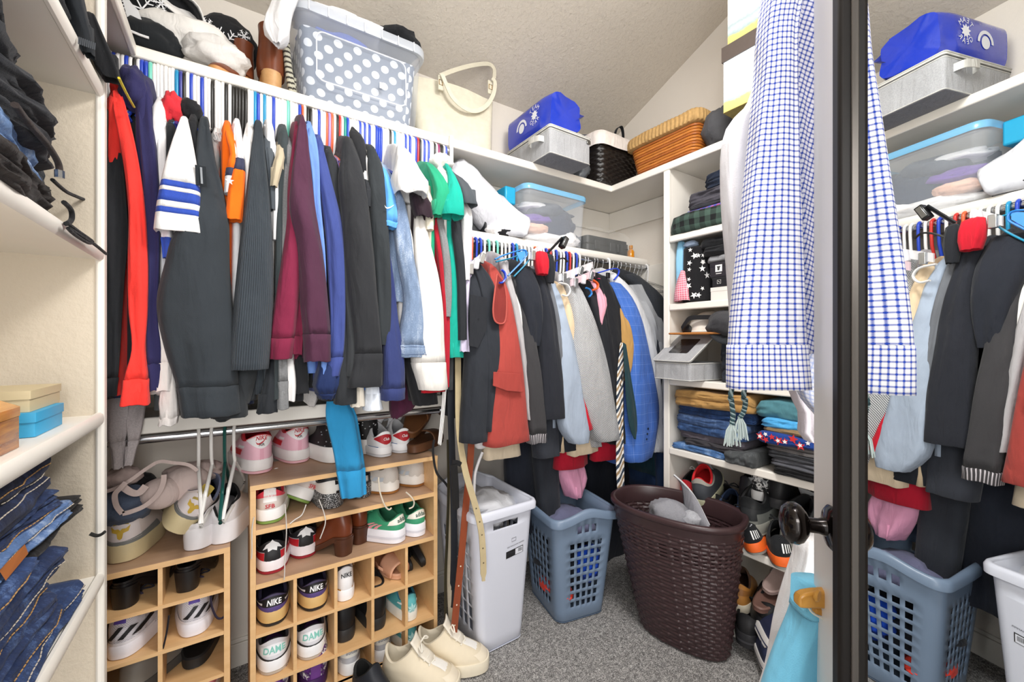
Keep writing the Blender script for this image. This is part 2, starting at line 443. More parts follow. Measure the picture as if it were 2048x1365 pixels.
# side panel and shelves of the left unit
lu = thing('left_shelf_unit', 'cream shelf unit at the left edge with folded jeans', 'shelf unit', (-.49, .9, 0))
def texwall():
    t = NT('panel_paint'); n = t.noise(t.obj(), 75, 4, .6); t.color(lin('#cfc3b0')); t.set(Roughness=.6); t.bump(n, .5, .004); return t.m
mb = MB(); mb.box(XC, XL-.016, 1.48, 1.50, 0, 2.9); mb.build('side_panel', texwall(), lu)
mb = MB(); mb.box(XL-.018, XL, 1.474, 1.506, 0, 2.9); mb.build('panel_edge', SHELF, lu, bevel=.006)
LZ = [.787, 1.20, 1.622, 2.045]
for z in LZ:
    mb = MB(); mb.box(XC, XL-.012, .0, 1.48, z-.012, z+.01); b = mb.build('shelf_board', SHELF, lu)
    mb = MB(); nosing(mb, (XL-.01, 0, z), (XL-.01, 1.476, z), .018, 1); mb.build('shelf_edge', SHELF, b)
# cubby unit on the right wall
cu = thing('cubby_unit', 'cream cubby shelf unit on the right wall with folded clothes and shoes', 'shelf unit', (2.11, .9, 0))
YP = 1.385
CZ = [1.957, 1.595, 1.200, .832, .458, .06]
mb = MB(); mb.box(XS, XB, YP, YP+.02, 0, ZU-.021); mb.build('side_panel', SHELF, cu)
mb = MB(); mb.box(XS-.016, XS, YP-.008, YP+.028, 0, ZU-.037); mb.build('panel_edge', SHELF, cu, bevel=.004)
for z in CZ:
    mb = MB(); mb.box(XS, XB, .32, YP, z-.02, z); b = mb.build('shelf_board', SHELF, cu)
    mb = MB(); mb.box(XS-.018, XS, .32, YP-.008, z-.034, z+.002); mb.build('shelf_edge', SHELF, b, bevel=.006)
mb = MB(); mb.box(XS, XB, .30, .318, 0, ZU-.021); mb.build('side_panel', SHELF, cu)
# rods with their end sockets
def rod(label, x0, x1, y, z, r, ends):
    t = thing('closet_rod', label, 'rod', ((x0+x1)/2, y, z))
    mb = MB(); mb.tube([(x0, y, z), (x1, y, z)], r, 16); mb.build('rod', mat('#c9cbcf', .22, 1.0, name='chrome', grain=.05, gscale=40), t)
    for x in ends:
        mb = MB(); mb.tube([(x-.006, y, z), (x+.006, y, z)], r*1.6, 16); mb.build('socket', mat('#b9bbbe', .3, 1.0, name='chrome_b'), t)
    return t
R1 = (1.79, 2.288); R2 = (1.80, 1.887)
rod('long upper chrome rod holding shirts and hoodies', -.69, .83, R1[0], R1[1], .015, (.822,))
rod('short chrome rod holding jackets below the clear bin', .86, XB-.005, R2[0], R2[1], .014, (XB-.01,))
rod('low empty chrome rod above the shoe racks', -.69, .83, 1.85, 1.07, .016, (.822,))
bk = thing('shelf_bracket', 'cream bracket block where the long rod ends under the upper shelf', 'bracket', (.845, 1.8, 2.22))
mb = MB(); mb.box(.832, .85, 1.765, 1.782, 2.22, ZU+.008); mb.build('front_block', SHELF, bk, bevel=.004)
mb = MB(); mb.box(.832, .85, 1.782, YA-.019, 2.26, ZU-.038); mb.build('arm', SHELF, bk, bevel=.003)

# ------------------------------------------------------------------ door with the mirror
DN = Vector((.59, -.8075, 0)).normalized(); DT = Vector((.8075, .59, 0)).normalized(); DD = .226   # door plane
DM = Matrix((( -DT.x, -DN.x, 0, 0), (-DT.y, -DN.y, 0, 0), (0, 0, 1, 0), (0, 0, 0, 1)))
# door frame: local x runs from free edge to hinge (-DT), local y points to the mirror side (-DN)
def door_pt(px):          # where the sight line meets the door plane
    d = ray(px, 682); s = DD/(DN.x*d.x+DN.y*d.y); return d*s
E = door_pt(1711.0); E.z = 0
DM = Matrix.Translation(E) @ DM
# mirror glass plane is local y=0, its free side edge at local x=0
dr = tag(bpy.data.objects.new('door_1', None), 'white closet door with full mirror, swung open at the right', 'door'); dr['kind'] = 'structure'
C.objects.link(dr); dr.location = E; WM[dr] = Matrix.Translation(E)
DW = .70
WHITE = mat('#f6f4f0', .4, name='door_paint')
mb = MB(); mb.box(-.20, DW, -.05, -.012, .01, 2.6, M=DM); mb.build('door_slab', WHITE, dr, bevel=.003)
DARK = mat('#15110f', .5, 0, .3, .2, 30, 0, 0, 'dark_wood')
mb = MB(); mb.box(-.030, -.004, -.012, .016, .2, 2.58, M=DM); mb.build('mirror_frame', DARK, dr, bevel=.005)
mb = MB(); mb.box(DW-.06, DW-.03, -.012, .008, .2, 2.58, M=DM); mb.build('mirror_frame', DARK, dr, bevel=.004)
mb = MB(); mb.box(-.004, .0, -.012, .004, .2, 2.58, M=DM); mb.build('mirror_bead', mat('#55504c', .3, .6, name='bead'), dr, bevel=.001)
mb = MB(); mb.box(.0, DW-.06, -.012, 0, .2, 2.58, M=DM)
mb.build('mirror_glass', mat('#f4f6f5', .0, 1.0, name='mirror'), dr, smooth=0)
kz = HC-(1064-682.5)/FPX*.612
KM = DM @ Matrix.Translation((-.112, -.012, kz)) @ Matrix.Rotation(-PI/2, 4, 'X') @ Matrix.Diagonal((1.06, 1.06, .86, 1))
BRONZE = mat('#1d1613', .22, .75, .5, .25, 50, 0, .4, 'bronze')
mb = MB(); mb.lathe([(0, .0), (.03, 0), (.031, .004), (.026, .009), (.013, .012), (.0105, .022), (.0105, .036)], 28, KM); kb = mb.build('knob_plate', BRONZE, dr)
mb = MB(); mb.lathe([(.0105, .036), (.018, .040), (.0265, .048), (.0295, .056), (.0285, .066), (.022, .075), (.012, .079), (0, .080)], 32, KM); mb.build('door_knob', BRONZE, kb)

# ------------------------------------------------------------------ shoe racks (wood effect)
RW = wood('#d9ad79', '#e3bb88', 1.0); RT = wood('#b18e72', '#bd9a7d', 1.0)
def rack(label, x0, x1, zs, cols, ncub, full):
    t = thing('shoe_rack', label, 'shoe rack', ((x0+x1)/2, 1.9, 0))
    ya, yb = 1.756, 2.06
    for x in (x0, x1-.018):
        mb = MB(); mb.box(x, x+.018, ya, yb, 0, zs[0]-.018); mb.build('side_board', RW, t, bevel=.001)
    mb = MB(); mb.box(x0, x1, ya+.001, yb, zs[0]-.018, zs[0]); b = mb.build('top_board', RT, t, bevel=.001)
    mb = MB(); mb.box(x0, x1, ya-.001, ya+.001, zs[0]-.018, zs[0]-.0005); mb.build('edge_band', RW, b)
    mb = MB(); mb.box(x0+.018, x1-.018, yb-.006, yb, 0, zs[0]-.018); mb.build('back_board', RW, t)
    for i, z in enumerate(zs[1:]):
        th = .018 if i+1 < ncub+1 else .012
        mb = MB(); mb.box(x0+.018, x1-.018, ya+.002, yb-.006, z-th, z); b = mb.build('shelf_board', RT if i+1 <= ncub else RW, t)
        mb = MB(); mb.box(x0+.018, x1-.018, ya, ya+.002, z-th, z-.0003); mb.build('edge_band', RW, b)
    for x in cols:
        mb = MB(); mb.box(x-.006, x+.006, ya+.0015, yb-.006, .03, zs[ncub]-.012); mb.build('divider', RW, t)
    mb = MB(); mb.box(x0+.018, x1-.018, ya+.01, ya+.022, 0, .03); mb.build('plinth', RW, t)
    return t
RZ2 = [.880, .717, .520, .338, .157, .03]
rack('wide wooden shoe rack with two open shelves above small cubbies', .045, .765, RZ2, [.045+.144*i for i in (1, 2, 3, 4)], 2, True)
RZ1 = [.680, .540, .392, .247, .10]
rack('narrow wooden cubby shoe rack beside the left panel', -.39, -.014, RZ1, [-.202], 0, False)
# ------------------------------------------------------------------ hanging clothes
def interp(st, y):
    """smooth left/right edge of a hanging piece at photo row y"""
    if y <= st[0][0]: return st[0][1], st[0][2]
    if y >= st[-1][0]: return st[-1][1], st[-1][2]
    for k in range(len(st)-1):
        if st[k][0] <= y <= st[k+1][0]: break
    h = st[k+1][0]-st[k][0]; f = (y-st[k][0])/h; out = []
    for c in (1, 2):
        d = lambda i: (st[i+1][c]-st[i][c])/(st[i+1][0]-st[i][0])
        m0 = d(k) if k == 0 else (d(k-1)+d(k))/2
        m1 = d(k) if k+2 >= len(st) else (d(k)+d(k+1))/2
        a, b = st[k][c], st[k+1][c]
        out.append((2*f**3-3*f*f+1)*a+(f**3-2*f*f+f)*h*m0+(-2*f**3+3*f*f)*b+(f**3-f*f)*h*m1)
    return out
def cloth_tube(st, Y, dep=.042, seed=0, fold=1.0, lean=.05, n=28, flat=.75):
    """ring(py, grow) of a hanging sleeve or leg whose edges were measured on plane y=Y"""
    y0, y1 = st[0][0], st[-1][0]
    def ring(py, grow=0.0, dz=0.0, shrink=1.0):
        xl, xr = interp(st, py); t = (py-y0)/(y1-y0)
        yc = Y+lean*(1-min(1, t*1.6))**2
        A, B = Q(xl, py, y=Y), Q(xr, py, y=Y)
        c = (A+B)/2; a = (B-A).length/2; z = c.z
        d = min(dep, max(.012, a*1.1))*(.6+.4*min(1, t*4))
        P = []
        for k in range(n):
            th = 2*PI*k/n; cx, sy = math.cos(th), math.sin(th)
            ex = math.copysign(abs(cx)**flat, cx); ey = math.copysign(abs(sy)**flat, sy)
            w = fold*(.008*nz((cx*1.6+c.x*9, sy*1.6, z*2.3), 1.0, seed)+.0065*nz((cx*3.1, sy*3.1+seed, z*7+cx*2), 1.0, seed+3)*(1-abs(cx)*.5))
            w += fold*.003*math.sin(3*th+seed*2.1+4*z+2*nz((0, 0, z*4), 1, seed))
            w *= min(1, a/.03)
            rr = 1+(w+grow)/max(a, .02)
            P.append(Vector((c.x+ex*(a+grow)*shrink*(1+.25*w/max(a, .02)), yc+ey*(d+grow+w*1.6)*shrink, z+dz+fold*.004*nz((cx*2, sy*2, 1), 1, seed+9)*(t > .9))))
        return P
    return ring
def hang_piece(parent, name, st, Y, m, segs=None, cuff=None, dep=.042, seed=0, fold=1.0, lean=.05, open_end=True, flat=.75, step=14, cuffmat=None, n=28, gather=0):
    """a sleeve (leg, panel): main piece, further colour bands as parts, cuff as part"""
    ring = cloth_tube(st, Y, dep, seed, fold, lean, n, flat)
    y0, y1 = st[0][0], st[-1][0]
    bands = []
    cur = y0
    for b in (segs or []):
        if b[0] > cur: bands.append((cur, b[0], m, name))
        bands.append((b[0], b[1], b[2], b[3])); cur = b[1]
    yc = cuff if cuff else y1
    if cur < yc: bands.append((cur, yc, m, name))
    if cuff: bands.append((cuff, y1, cuffmat or m, 'cuff'))
    first = None
    for i, (a, b, mm, nm) in enumerate(bands):
        mb = MB(); k = max(3, int((b-a)/step)+1)
        isc = nm == 'cuff'
        rows = [ring(lerp(a, b, j/(k-1)), 0) for j in range(k)]
        if isc:
            rows = [ring(a, -.003)]+[ring(a+(b-a)*.04, .0015)]+rows[1:]
        if i == 0:
            c = sum(rows[0], Vector())/n
            rows = [[c+(p-c)*s+Vector((0, .012*(1-s), dz)) for p in rows[0]] for s, dz in ((.1, .012), (.45, .009), (.8, .004))]+rows
        last = i == len(bands)-1
        if last and open_end:
            e = rows[-1]; c = sum(e, Vector())/n
            rows = rows+[[c+(p-c)*.97+Vector((0, 0, -.002)) for p in e], [c+(p-c)*.88+Vector((0, 0, .004)) for p in e], [c+(p-c)*.8+Vector((0, 0, .06)) for p in e]]
        mb.grid(rows, True, v0=(a-y0)*.0016)
        if not (last and open_end): mb.cap(rows[-1])
        else: mb.cap(rows[-1])
        if i == 0: mb.cap(rows[0])
        o = mb.build(nm, mm, parent, smooth=180)
        if first is None: first = o
    return first, ring
def body_slab(parent, x, zt, zh, m, yc=1.79, hy=.205, tx=.024, seed=0, name='body', neck=.055):
    mb = MB(); rows = []; n = 22
    for j in range(16):
        t = j/15; z = lerp(zt, zh, t**1.15)
        dzt = zt-z; hh = lerp(neck, hy, min(1, dzt/.075)**.7)*(1-.06*t)
        th = lerp(.008, tx, min(1, dzt/.10))
        P = []
        for k in range(n):
            a = 2*PI*k/n; cx, sy = math.cos(a), math.sin(a)
            w = .012*nz((sy*2.5, z*1.2, cx), 1, seed)*min(1, t*3)
            P.append(Vector((x+math.copysign(abs(cx)**.6, cx)*th+w, yc+math.copysign(abs(sy)**.8, sy)*hh, z+.012*nz((sy*1.5, 3, 0), 1, seed)*t)))
        rows.append(P)
    mb.loft(rows); return mb.build(name, m, parent, smooth=180)
def blob(parent, name, c, r, m, seed=0, amp=.25, fr=2.2, flatb=0.0, label=None, n=26, k=16, rot=None):
    """rumpled lump of cloth (hood, bundle)"""
    mb = MB(); rows = []; c = Vector(c); R = Euler(rot).to_matrix() if rot else Matrix.Identity(3)
    for j in range(k+1):
        ph = -PI/2+PI*j/k; P = []
        for i in range(n):
            th = 2*PI*i/n; d = Vector((math.cos(ph)*math.cos(th), math.cos(ph)*math.sin(th), math.sin(ph)))
            s = 1+amp*nz(d*fr, 1, seed)+amp*.7*(.5-abs(nz(d*fr*1.9, 1, seed+5)))*1.2
            p = Vector((d.x*r[0], d.y*r[1], d.z*r[2]))*s
            if flatb and p.z < -r[2]*(1-flatb): p.z = -r[2]*(1-flatb)
            P.append(c+R @ p)
        rows.append(P)
    mb.grid(rows, True); return mb.build(name, m, parent, smooth=180, label=label)
GN = [0]
def garment(label, cat, name, col, st, L=0.0, hem=780, cuff=None, segs=None, rody=1.79, body=True, group=None, cuffmat=None, bodymat=None, dep=.042, fold=1.0, zt=None, hy=.205, open_end=True, tx=.022, n=28, Ybase=-.21, seed=None):
    GN[0] += 1; sd = seed or GN[0]*1.37
    m = col if isinstance(col, bpy.types.Material) else fab(col)
    Y = rody+Ybase+.018*L
    top = Q((st[0][1]+st[0][2])/2, st[0][0], y=Y+.03)
    t = thing(name, label, cat, (top.x, rody, top.z+.05), group=group)
    if body:
        zh = Q(top.x*0+(st[-1][1]+st[-1][2])/2, hem, y=rody-.17).z
        body_slab(t, top.x, (zt or top.z+.055), zh, bodymat or m, rody+.005, hy, tx, sd)
    _, ring = hang_piece(t, 'sleeve', st, Y, m, segs, cuff, dep, sd, fold, cuffmat=cuffmat, open_end=open_end, n=n)
    return t, ring, Y
def loose(label, cat, name, col, st, Y, cuff=None, segs=None, group=None, dep=.03, fold=1.0, lean=0, cuffmat=None, piece='cloth', open_end=True, seed=None, flat=.75):
    """a hanging piece without visible shoulders (leg, tail, tie)"""
    GN[0] += 1; sd = seed or GN[0]*1.91
    m = col if isinstance(col, bpy.types.Material) else fab(col)
    top = Q((st[0][1]+st[0][2])/2, st[0][0], y=Y)
    t = thing(name, label, cat, top, group=group)
    hang_piece(t, piece, st, Y, m, segs, cuff, dep, sd, fold, lean, cuffmat=cuffmat, open_end=open_end, flat=flat)
    return t

# ------------------------------------------------------------------ hangers
PLC = {'w': ('#eceae8', 'white'), 'b': ('#2545b8', 'royal blue'), 'n': ('#3a3f92', 'indigo'), 't': ('#1f8fbe', 'turquoise'), 'a': ('#74cdb8', 'pale aqua'),
       'k': ('#23211f', 'black'), 'o': ('#e8633a', 'orange'), 'r': ('#c8322c', 'red'), 'l': ('#a48fd0', 'lilac'), 'g': ('#1e8e80', 'teal green'), 'p': ('#8c2a60', 'magenta'), 's': ('#e79a86', 'salmon')}
def plastic(c): return mat(c, .32, 0, .5, name='plastic')
def hanger_mesh(mb, r=.006, drop=.15, w=.175, sh=.075, rr=.0195):
    """tube hanger in the local yz plane; hook closed around a rod at the origin"""
    hook = [(0, rr*math.cos(a), rr*math.sin(a)) for a in [PI-2.6+2.6*k/9 for k in range(10)]]
    hook = [(0, rr*math.cos(a), rr*math.sin(a)) for a in [-.35+(PI+.35)*k/11 for k in range(12)]]
    path = hook+[(0, -rr, -.03), (0, -rr*.8, -drop*.6), (0, 0, -drop)]
    mb.tube(path, r, 8)
    z = -drop
    tri = [(0, 0, z), (0, -w*.5, z-sh*.42), (0, -w+.02, z-sh*.88), (0, -w, z-sh-.005), (0, -w+.012, z-sh-.018), (0, 0, z-sh-.02), (0, w-.012, z-sh-.018), (0, w, z-sh-.005), (0, w-.02, z-sh*.88), (0, w*.5, z-sh*.42)]
    mb.tube(tri, r, 8, closed=True)
def wire_mesh(mb, r=.0013):
    rr = .017
    hook = [(0, rr*math.cos(a), rr*math.sin(a)) for a in [-.9+(PI+.9)*k/11 for k in range(12)]]
    mb.tube(hook+[(0, -rr, -.01), (0, 0, -.055), (0, 0, -.08)], r, 6)
    mb.tube([(0, 0, -.08), (0, -.2, -.165), (0, -.195, -.17), (0, .195, -.17), (0, .2, -.165)], r, 6, closed=True)
HP = {}
def put_hanger(kind, x, y, z, label, group, rz=0.0, tilt=0.0, dz=0.0):
    if kind not in HP:
        mb = MB()
        if kind == 'wire': wire_mesh(mb); m = mat('#c4c6c9', .25, 1, name='wire')
        else: hanger_mesh(mb); m = plastic(PLC[kind][0])
        o = mb.build('clothes_hanger', m, local=True, smooth=60); HP[kind] = o
    else:
        o = HP[kind].copy(); C.objects.link(o)
    o.location = (x, y, z+dz); o.rotation_euler = (tilt, 0, rz)
    tag(o, label, 'hanger', group); WM[o] = Matrix.Translation(o.location)
    return o
seq = 'wwbwwbwkwbbawwwwwwtnkwbwwbwwkwwwkwkkkkkwwtbwtwwbwwwwawwwbowkkwwbwwolowkrwgbwwwwbwbwbwwbbbwwwkwtwwwwbwbwwbrkwbwbwwkwpkkwb'
NH = len(seq)
BLK, CHA = '#25272a', '#303438'
garment('black jacket hanging first beside the left panel on the long rod', 'jacket', 'black_jacket', BLK, [(205, 206, 222), (300, 204, 240), (400, 204, 252), (475, 204, 256), (560, 206, 249), (700, 206, 240), (792, 206, 233)], .5, 800, 755)
t, r, Y = garment('bright red hoodie hanging near the left panel on the long rod', 'hoodie', 'red_hoodie', '#f03c34', [(168, 216, 236), (205, 219, 247), (260, 232, 262), (330, 246, 277), (420, 256, 290), (520, 256, 297), (620, 258, 297), (700, 264, 292), (755, 250, 298), (808, 241, 301)], -1.2, 790, 757)
blob(t, 'hood', Q(243, 190, y=1.70), (.022, .06, .05), fab('#f03c34'), 3, .3)
t, r, Y = garment('dark navy jacket with drooping hood beside the red hoodie', 'jacket', 'navy_jacket', '#2d2b54', [(145, 274, 292), (175, 270, 300), (230, 273, 303), (330, 283, 316), (430, 290, 322), (540, 296, 320), (640, 292, 318), (700, 292, 325), (780, 296, 324)], -.3, 790, 727)
blob(t, 'hood', Q(268, 182, y=1.63), (.034, .05, .06), fab('#2d2b54'), 5, .3)
garment('white track jacket with long cream panel behind the navy jacket', 'jacket', 'white_jacket', '#e9e2de', [(430, 296, 306), (500, 299, 312), (590, 302, 324), (650, 304, 330), (722, 308, 344), (781, 306, 346)], -.1, 790, 724, body=True)
garment('plain white sweatshirt shoulder between navy jacket and striped jersey', 'sweatshirt', 'white_sweatshirt', '#e8e6e6', [(196, 314, 324), (240, 311, 330), (300, 314, 332), (380, 316, 333), (470, 318, 334)], .6, 790)
t, r, Y = garment('black hoodie with red lined hood left of the striped jersey', 'hoodie', 'black_hoodie', BLK, [(235, 334, 350), (290, 334, 354), (350, 335, 352), (450, 336, 350)], .5, 800)
blob(t, 'hood', Q(345, 222, y=1.66), (.026, .05, .045), fab('#d3303a'), 8, .35)
BL = fab('#3450ae')
garment('white jersey with three royal blue stripes round its short sleeve', 'jersey', 'striped_jersey', '#e7e5e3', [(222, 358, 372), (258, 350, 380), (300, 340, 388), (360, 325, 398), (420, 314, 404), (467, 308, 410)], -2.2, 640,
        segs=[(372, 384, BL, 'stripe'), (392, 412, BL, 'stripe'), (424, 435, BL, 'stripe')], dep=.05, fold=.7)
garment('white shirt with royal blue cuff peeking under the striped jersey', 'shirt', 'white_shirt', '#e8e6ea', [(420, 322, 342), (475, 322, 346), (516, 325, 343)], -.9, 640, 476, cuffmat=BL)
garment('off white windbreaker with gathered elastic cuff at its hem', 'windbreaker', 'white_windbreaker', '#e2dcd8', [(560, 318, 330), (690, 318, 342), (760, 325, 352), (805, 320, 358), (832, 322, 358), (848, 318, 356)], .2, 790, 834, fold=1.6)
t, r, Y = garment('black jacket with round hood opening right of the striped jersey', 'jacket', 'black_jacket', '#1f2023', [(228, 378, 392), (262, 378, 396), (320, 384, 400), (420, 388, 402)], .4, 800)
blob(t, 'hood', Q(380, 226, y=1.68), (.03, .05, .036), fab('#1f2023'), 15, .25)
t, r, Y = garment('large charcoal fleece with zipped sleeve pocket and wide cuff', 'fleece', 'charcoal_fleece', '#30353a', [(224, 398, 413), (258, 394, 421), (315, 390, 430), (380, 388, 447), (440, 372, 458), (480, 345, 459), (530, 330, 460), (605, 313, 466), (700, 330, 474), (768, 352, 478), (828, 362, 482)], -1.3, 835, 770, dep=.06)
mb = MB(); p0, p1 = Q(401, 332, y=Y-.05), Q(403, 372, y=Y-.052)
mb.strip([p0, (p0+p1)/2, p1], (.026, 0, 0), (0, -1, 0), .004); z_ = mb.build('sleeve_pocket', fab('#24282c'), t, smooth=0, bevel=.001)
mb = MB(); mb.strip([Q(402, 335, y=Y-.054), Q(404, 368, y=Y-.056)], (.005, 0, 0), (0, -1, 0), .003); mb.build('zip', mat('#8d9094', .3, .8, name='zip'), z_, smooth=0)
garment('dark shirt hem hanging under the charcoal fleece', 'shirt', 'dark_shirt', '#2e3134', [(700, 420, 470), (790, 420, 494), (833, 420, 496)], .6, 840)
NV, OR, WH = fab('#3a3c52'), fab('#f26c14'), fab('#ebe9ea')
t, r, Y = garment('orange jersey sleeve with navy band beside the charcoal fleece', 'jersey', 'orange_jersey', OR, [(238, 448, 460), (275, 452, 471), (310, 460, 478), (340, 452, 478), (388, 448, 470)], -.7, 700, segs=[(340, 356, NV, 'band'), (356, 388, WH, 'band')], dep=.03)
t, r, Y = garment('white jersey sleeve with navy band and bright orange end', 'jersey', 'orange_jersey', WH, [(232, 467, 480), (270, 468, 485), (320, 470, 490), (345, 464, 491), (390, 456, 489), (441, 450, 485)], -1.0, 700, segs=[(318, 343, NV, 'band'), (343, 441, OR, 'band')], dep=.035)
mb = MB(); V, F = star2d(.012)
put2d(mb, V, F, lambda a, b: Q(459, 362, y=1.49)+Vector((a, .0, b))); mb.build('star', WH, t, smooth=0)
garment('white polo shirt with pointed collar left of the ribbed sweater', 'shirt', 'white_polo', '#e6e2df', [(245, 492, 507), (290, 484, 507), (330, 488, 506), (420, 488, 503)], .2, 760)
garment('charcoal rib knit sweater with long straight sleeve', 'sweater', 'ribbed_sweater', fab('#2f353b', 'rib', per=.0052, bump=2), [(231, 512, 525), (260, 508, 528), (320, 500, 533), (420, 488, 541), (520, 476, 546), (620, 466, 545), (700, 458, 541), (738, 456, 538)], -1.7, 790, dep=.055, fold=.6)
garment('grey tee with black trimmed sleeve right of the ribbed sweater', 'tee', 'grey_tee', '#4d5359', [(264, 528, 541), (300, 530, 549), (340, 534, 550), (420, 540, 551)], .0, 780)
garment('white long shirt hanging behind the beige short sleeve', 'shirt', 'white_shirt', '#e9e8e8', [(240, 530, 546), (290, 541, 553), (340, 546, 556), (480, 545, 556)], .5, 780)
garment('beige polo with short turned up sleeve over dark shirts', 'shirt', 'beige_polo', '#b8ab92', [(280, 557, 566), (310, 552, 570), (340, 543, 563), (373, 540, 555)], -.8, 740, dep=.03)
garment('dark green grey sweatshirt right of the beige polo', 'sweatshirt', 'grey_sweatshirt', '#3b4244', [(247, 561, 576), (290, 557, 578), (350, 556, 574), (450, 552, 570), (600, 549, 568), (740, 548, 568), (798, 545, 568)], -.1, 800)
garment('mid grey heather sweatshirt left of the maroon hoodie', 'sweatshirt', 'heather_sweatshirt', fab('#78797a', 'heather'), [(272, 572, 586), (310, 570, 588), (380, 566, 582), (480, 564, 578), (640, 556, 572), (770, 554, 576), (817, 553, 578)], -.5, 800, 762)
garment('maroon sweatshirt with ribbed cuffs left of the plum hoodie', 'sweatshirt', 'maroon_sweatshirt', '#7b2440', [(240, 592, 604), (300, 584, 601), (380, 575, 600), (450, 572, 604), (520, 562, 604), (600, 550, 598), (674, 540, 590), (717, 537, 585)], -.6, 740, 676, dep=.048)
garment('wine red sleeve tucked between maroon sweatshirt and plum hoodie', 'sweatshirt', 'wine_sweatshirt', '#6e1f39', [(500, 588, 604), (600, 586, 606), (665, 583, 606), (708, 582, 604)], -.4, 740, 672, body=False)
garment('plum hoodie with a deep crease down its wide sleeve', 'hoodie', 'plum_hoodie', '#4c2a3e', [(221, 604, 612), (250, 598, 617), (300, 591, 620), (360, 582, 624), (420, 578, 630), (500, 592, 643), (600, 600, 655), (666, 606, 660), (722, 608, 661)], -1.6, 740, 668, dep=.055, fold=1.5)
garment('light blue sweatshirt narrow sleeve right of the plum hoodie', 'sweatshirt', 'blue_sweatshirt', '#6d90d4', [(238, 617, 628), (262, 612, 635), (300, 620, 640), (400, 628, 642), (500, 634, 650), (620, 640, 654), (700, 643, 657), (747, 640, 660)], -.9, 745)
garment('periwinkle blue sweatshirt with wide cuff beside the light blue one', 'sweatshirt', 'periwinkle_sweatshirt', '#3d4a86', [(266, 636, 646), (300, 636, 654), (360, 640, 666), (450, 650, 685), (540, 656, 690), (640, 660, 690), (714, 656, 686), (752, 650, 678)], -.7, 780, 714)
garment('dark navy windbreaker with gathered cuff under the periwinkle sweatshirt', 'windbreaker', 'navy_windbreaker', '#1f2d55', [(690, 640, 672), (740, 634, 682), (775, 626, 680), (790, 634, 672), (798, 640, 668)], .1, 790, 786, fold=2)
garment('black zip jacket with narrow sleeve right of the periwinkle sweatshirt', 'jacket', 'black_zip_jacket', '#2b2d30', [(292, 655, 667), (312, 654, 678), (370, 660, 684), (450, 668, 690), (540, 672, 694), (660, 678, 700), (760, 672, 712), (806, 668, 712)], -.1, 800)
garment('slate grey tee sleeve hanging left of the black collared fleece', 'sweater', 'slate_sweater', '#37393b', [(300, 688, 700), (420, 690, 706), (520, 686, 708), (600, 690, 710), (680, 694, 714), (752, 690, 717)], -1.2, 790, dep=.035)
t, r, Y = garment('black fleece with stand up collar and broad cuff', 'fleece', 'black_fleece', '#2b2c2f', [(266, 692, 710), (310, 688, 724), (352, 682, 731), (420, 684, 738), (500, 688, 745), (580, 694, 750), (660, 704, 758), (705, 706, 761), (772, 692, 762)], -1.5, 800, 706, dep=.055)
hang_piece(t, 'collar', [(246, 708, 716), (262, 703, 728), (300, 708, 733), (345, 716, 734), (420, 728, 742)], 1.61, fab('#232427'), seed=4, dep=.05)
garment('white shirt collar showing right of the black collared fleece', 'shirt', 'white_shirt', '#e7e4e2', [(300, 728, 740), (340, 727, 743), (400, 728, 740), (520, 732, 742)], .2, 780)
garment('bright blue shirt sliver between two black fleeces', 'shirt', 'blue_shirt', '#1c66c6', [(335, 729, 738), (400, 731, 741), (450, 734, 744), (560, 738, 748), (700, 744, 752)], -.2, 780)
garment('black tee with hemmed short sleeve right of the collared fleece', 'tee', 'black_tee', '#2a2c30', [(345, 730, 742), (385, 729, 744), (414, 728, 744)], -.8, 740)
garment('dark grey fleece with slanted open sleeve end', 'fleece', 'grey_fleece', '#2f3336', [(284, 742, 756), (320, 741, 768), (380, 742, 773), (440, 742, 775), (520, 746, 779), (600, 750, 780), (660, 752, 778), (690, 756, 775)], -1.4, 760, dep=.05)
t, r, Y = garment('sky blue tee with small white curved mark on its sleeve', 'tee', 'sky_blue_tee', '#5fa6ea', [(325, 768, 777), (360, 767, 784), (400, 768, 790), (440, 764, 793), (456, 764, 791)], -1.5, 700, 446, dep=.035)
mb = MB(); V, F = swoosh2d(.036); put2d(mb, V, F, lambda a, b: Q(779, 412, y=Y-.04)+Vector((a, 0, b))); mb.build('sleeve_mark', WH, t, smooth=0)
garment('navy sweatshirt with long flared sleeve left of the denim jacket', 'sweatshirt', 'navy_sweatshirt', '#313a68', [(470, 766, 782), (560, 766, 788), (640, 768, 794), (720, 764, 806), (798, 762, 809)], -.9, 800, 775)
DEN = fab('#7f93b0', 'denim', c2='#d3dbe6')
t, r, Y = garment('light wash denim jacket with stitched cuff', 'jacket', 'denim_jacket', DEN, [(322, 764, 780), (390, 784, 810), (440, 788, 818), (520, 796, 828), (600, 808, 842), (685, 796, 851), (714, 794, 858)], -1.2, 720, 690)
hang_piece(t, 'jacket_front', [(420, 776, 792), (500, 779, 800), (590, 781, 806), (604, 782, 806)], 1.60, DEN, seed=2, dep=.02)
for py in (694, 709):
    mb = MB(); R_ = r(py, .0012); mb.tube(R_, .0009, 4, closed=True); mb.build('stitching', mat('#4c5f82', .8, name='thread'), t)
garment('white shirt with wide flared bell sleeve near the rod end', 'shirt', 'white_bell_shirt', '#e6e5e3', [(281, 804, 814), (300, 799, 822), (340, 791, 836), (368, 784, 852), (393, 790, 850)], -2.6, 560, dep=.075, fold=1.8)
garment('white tee narrow sleeve under the bell sleeve', 'tee', 'white_tee', '#dfdcd9', [(390, 796, 815), (430, 801, 816), (470, 810, 824), (560, 818, 830)], -.9, 740)
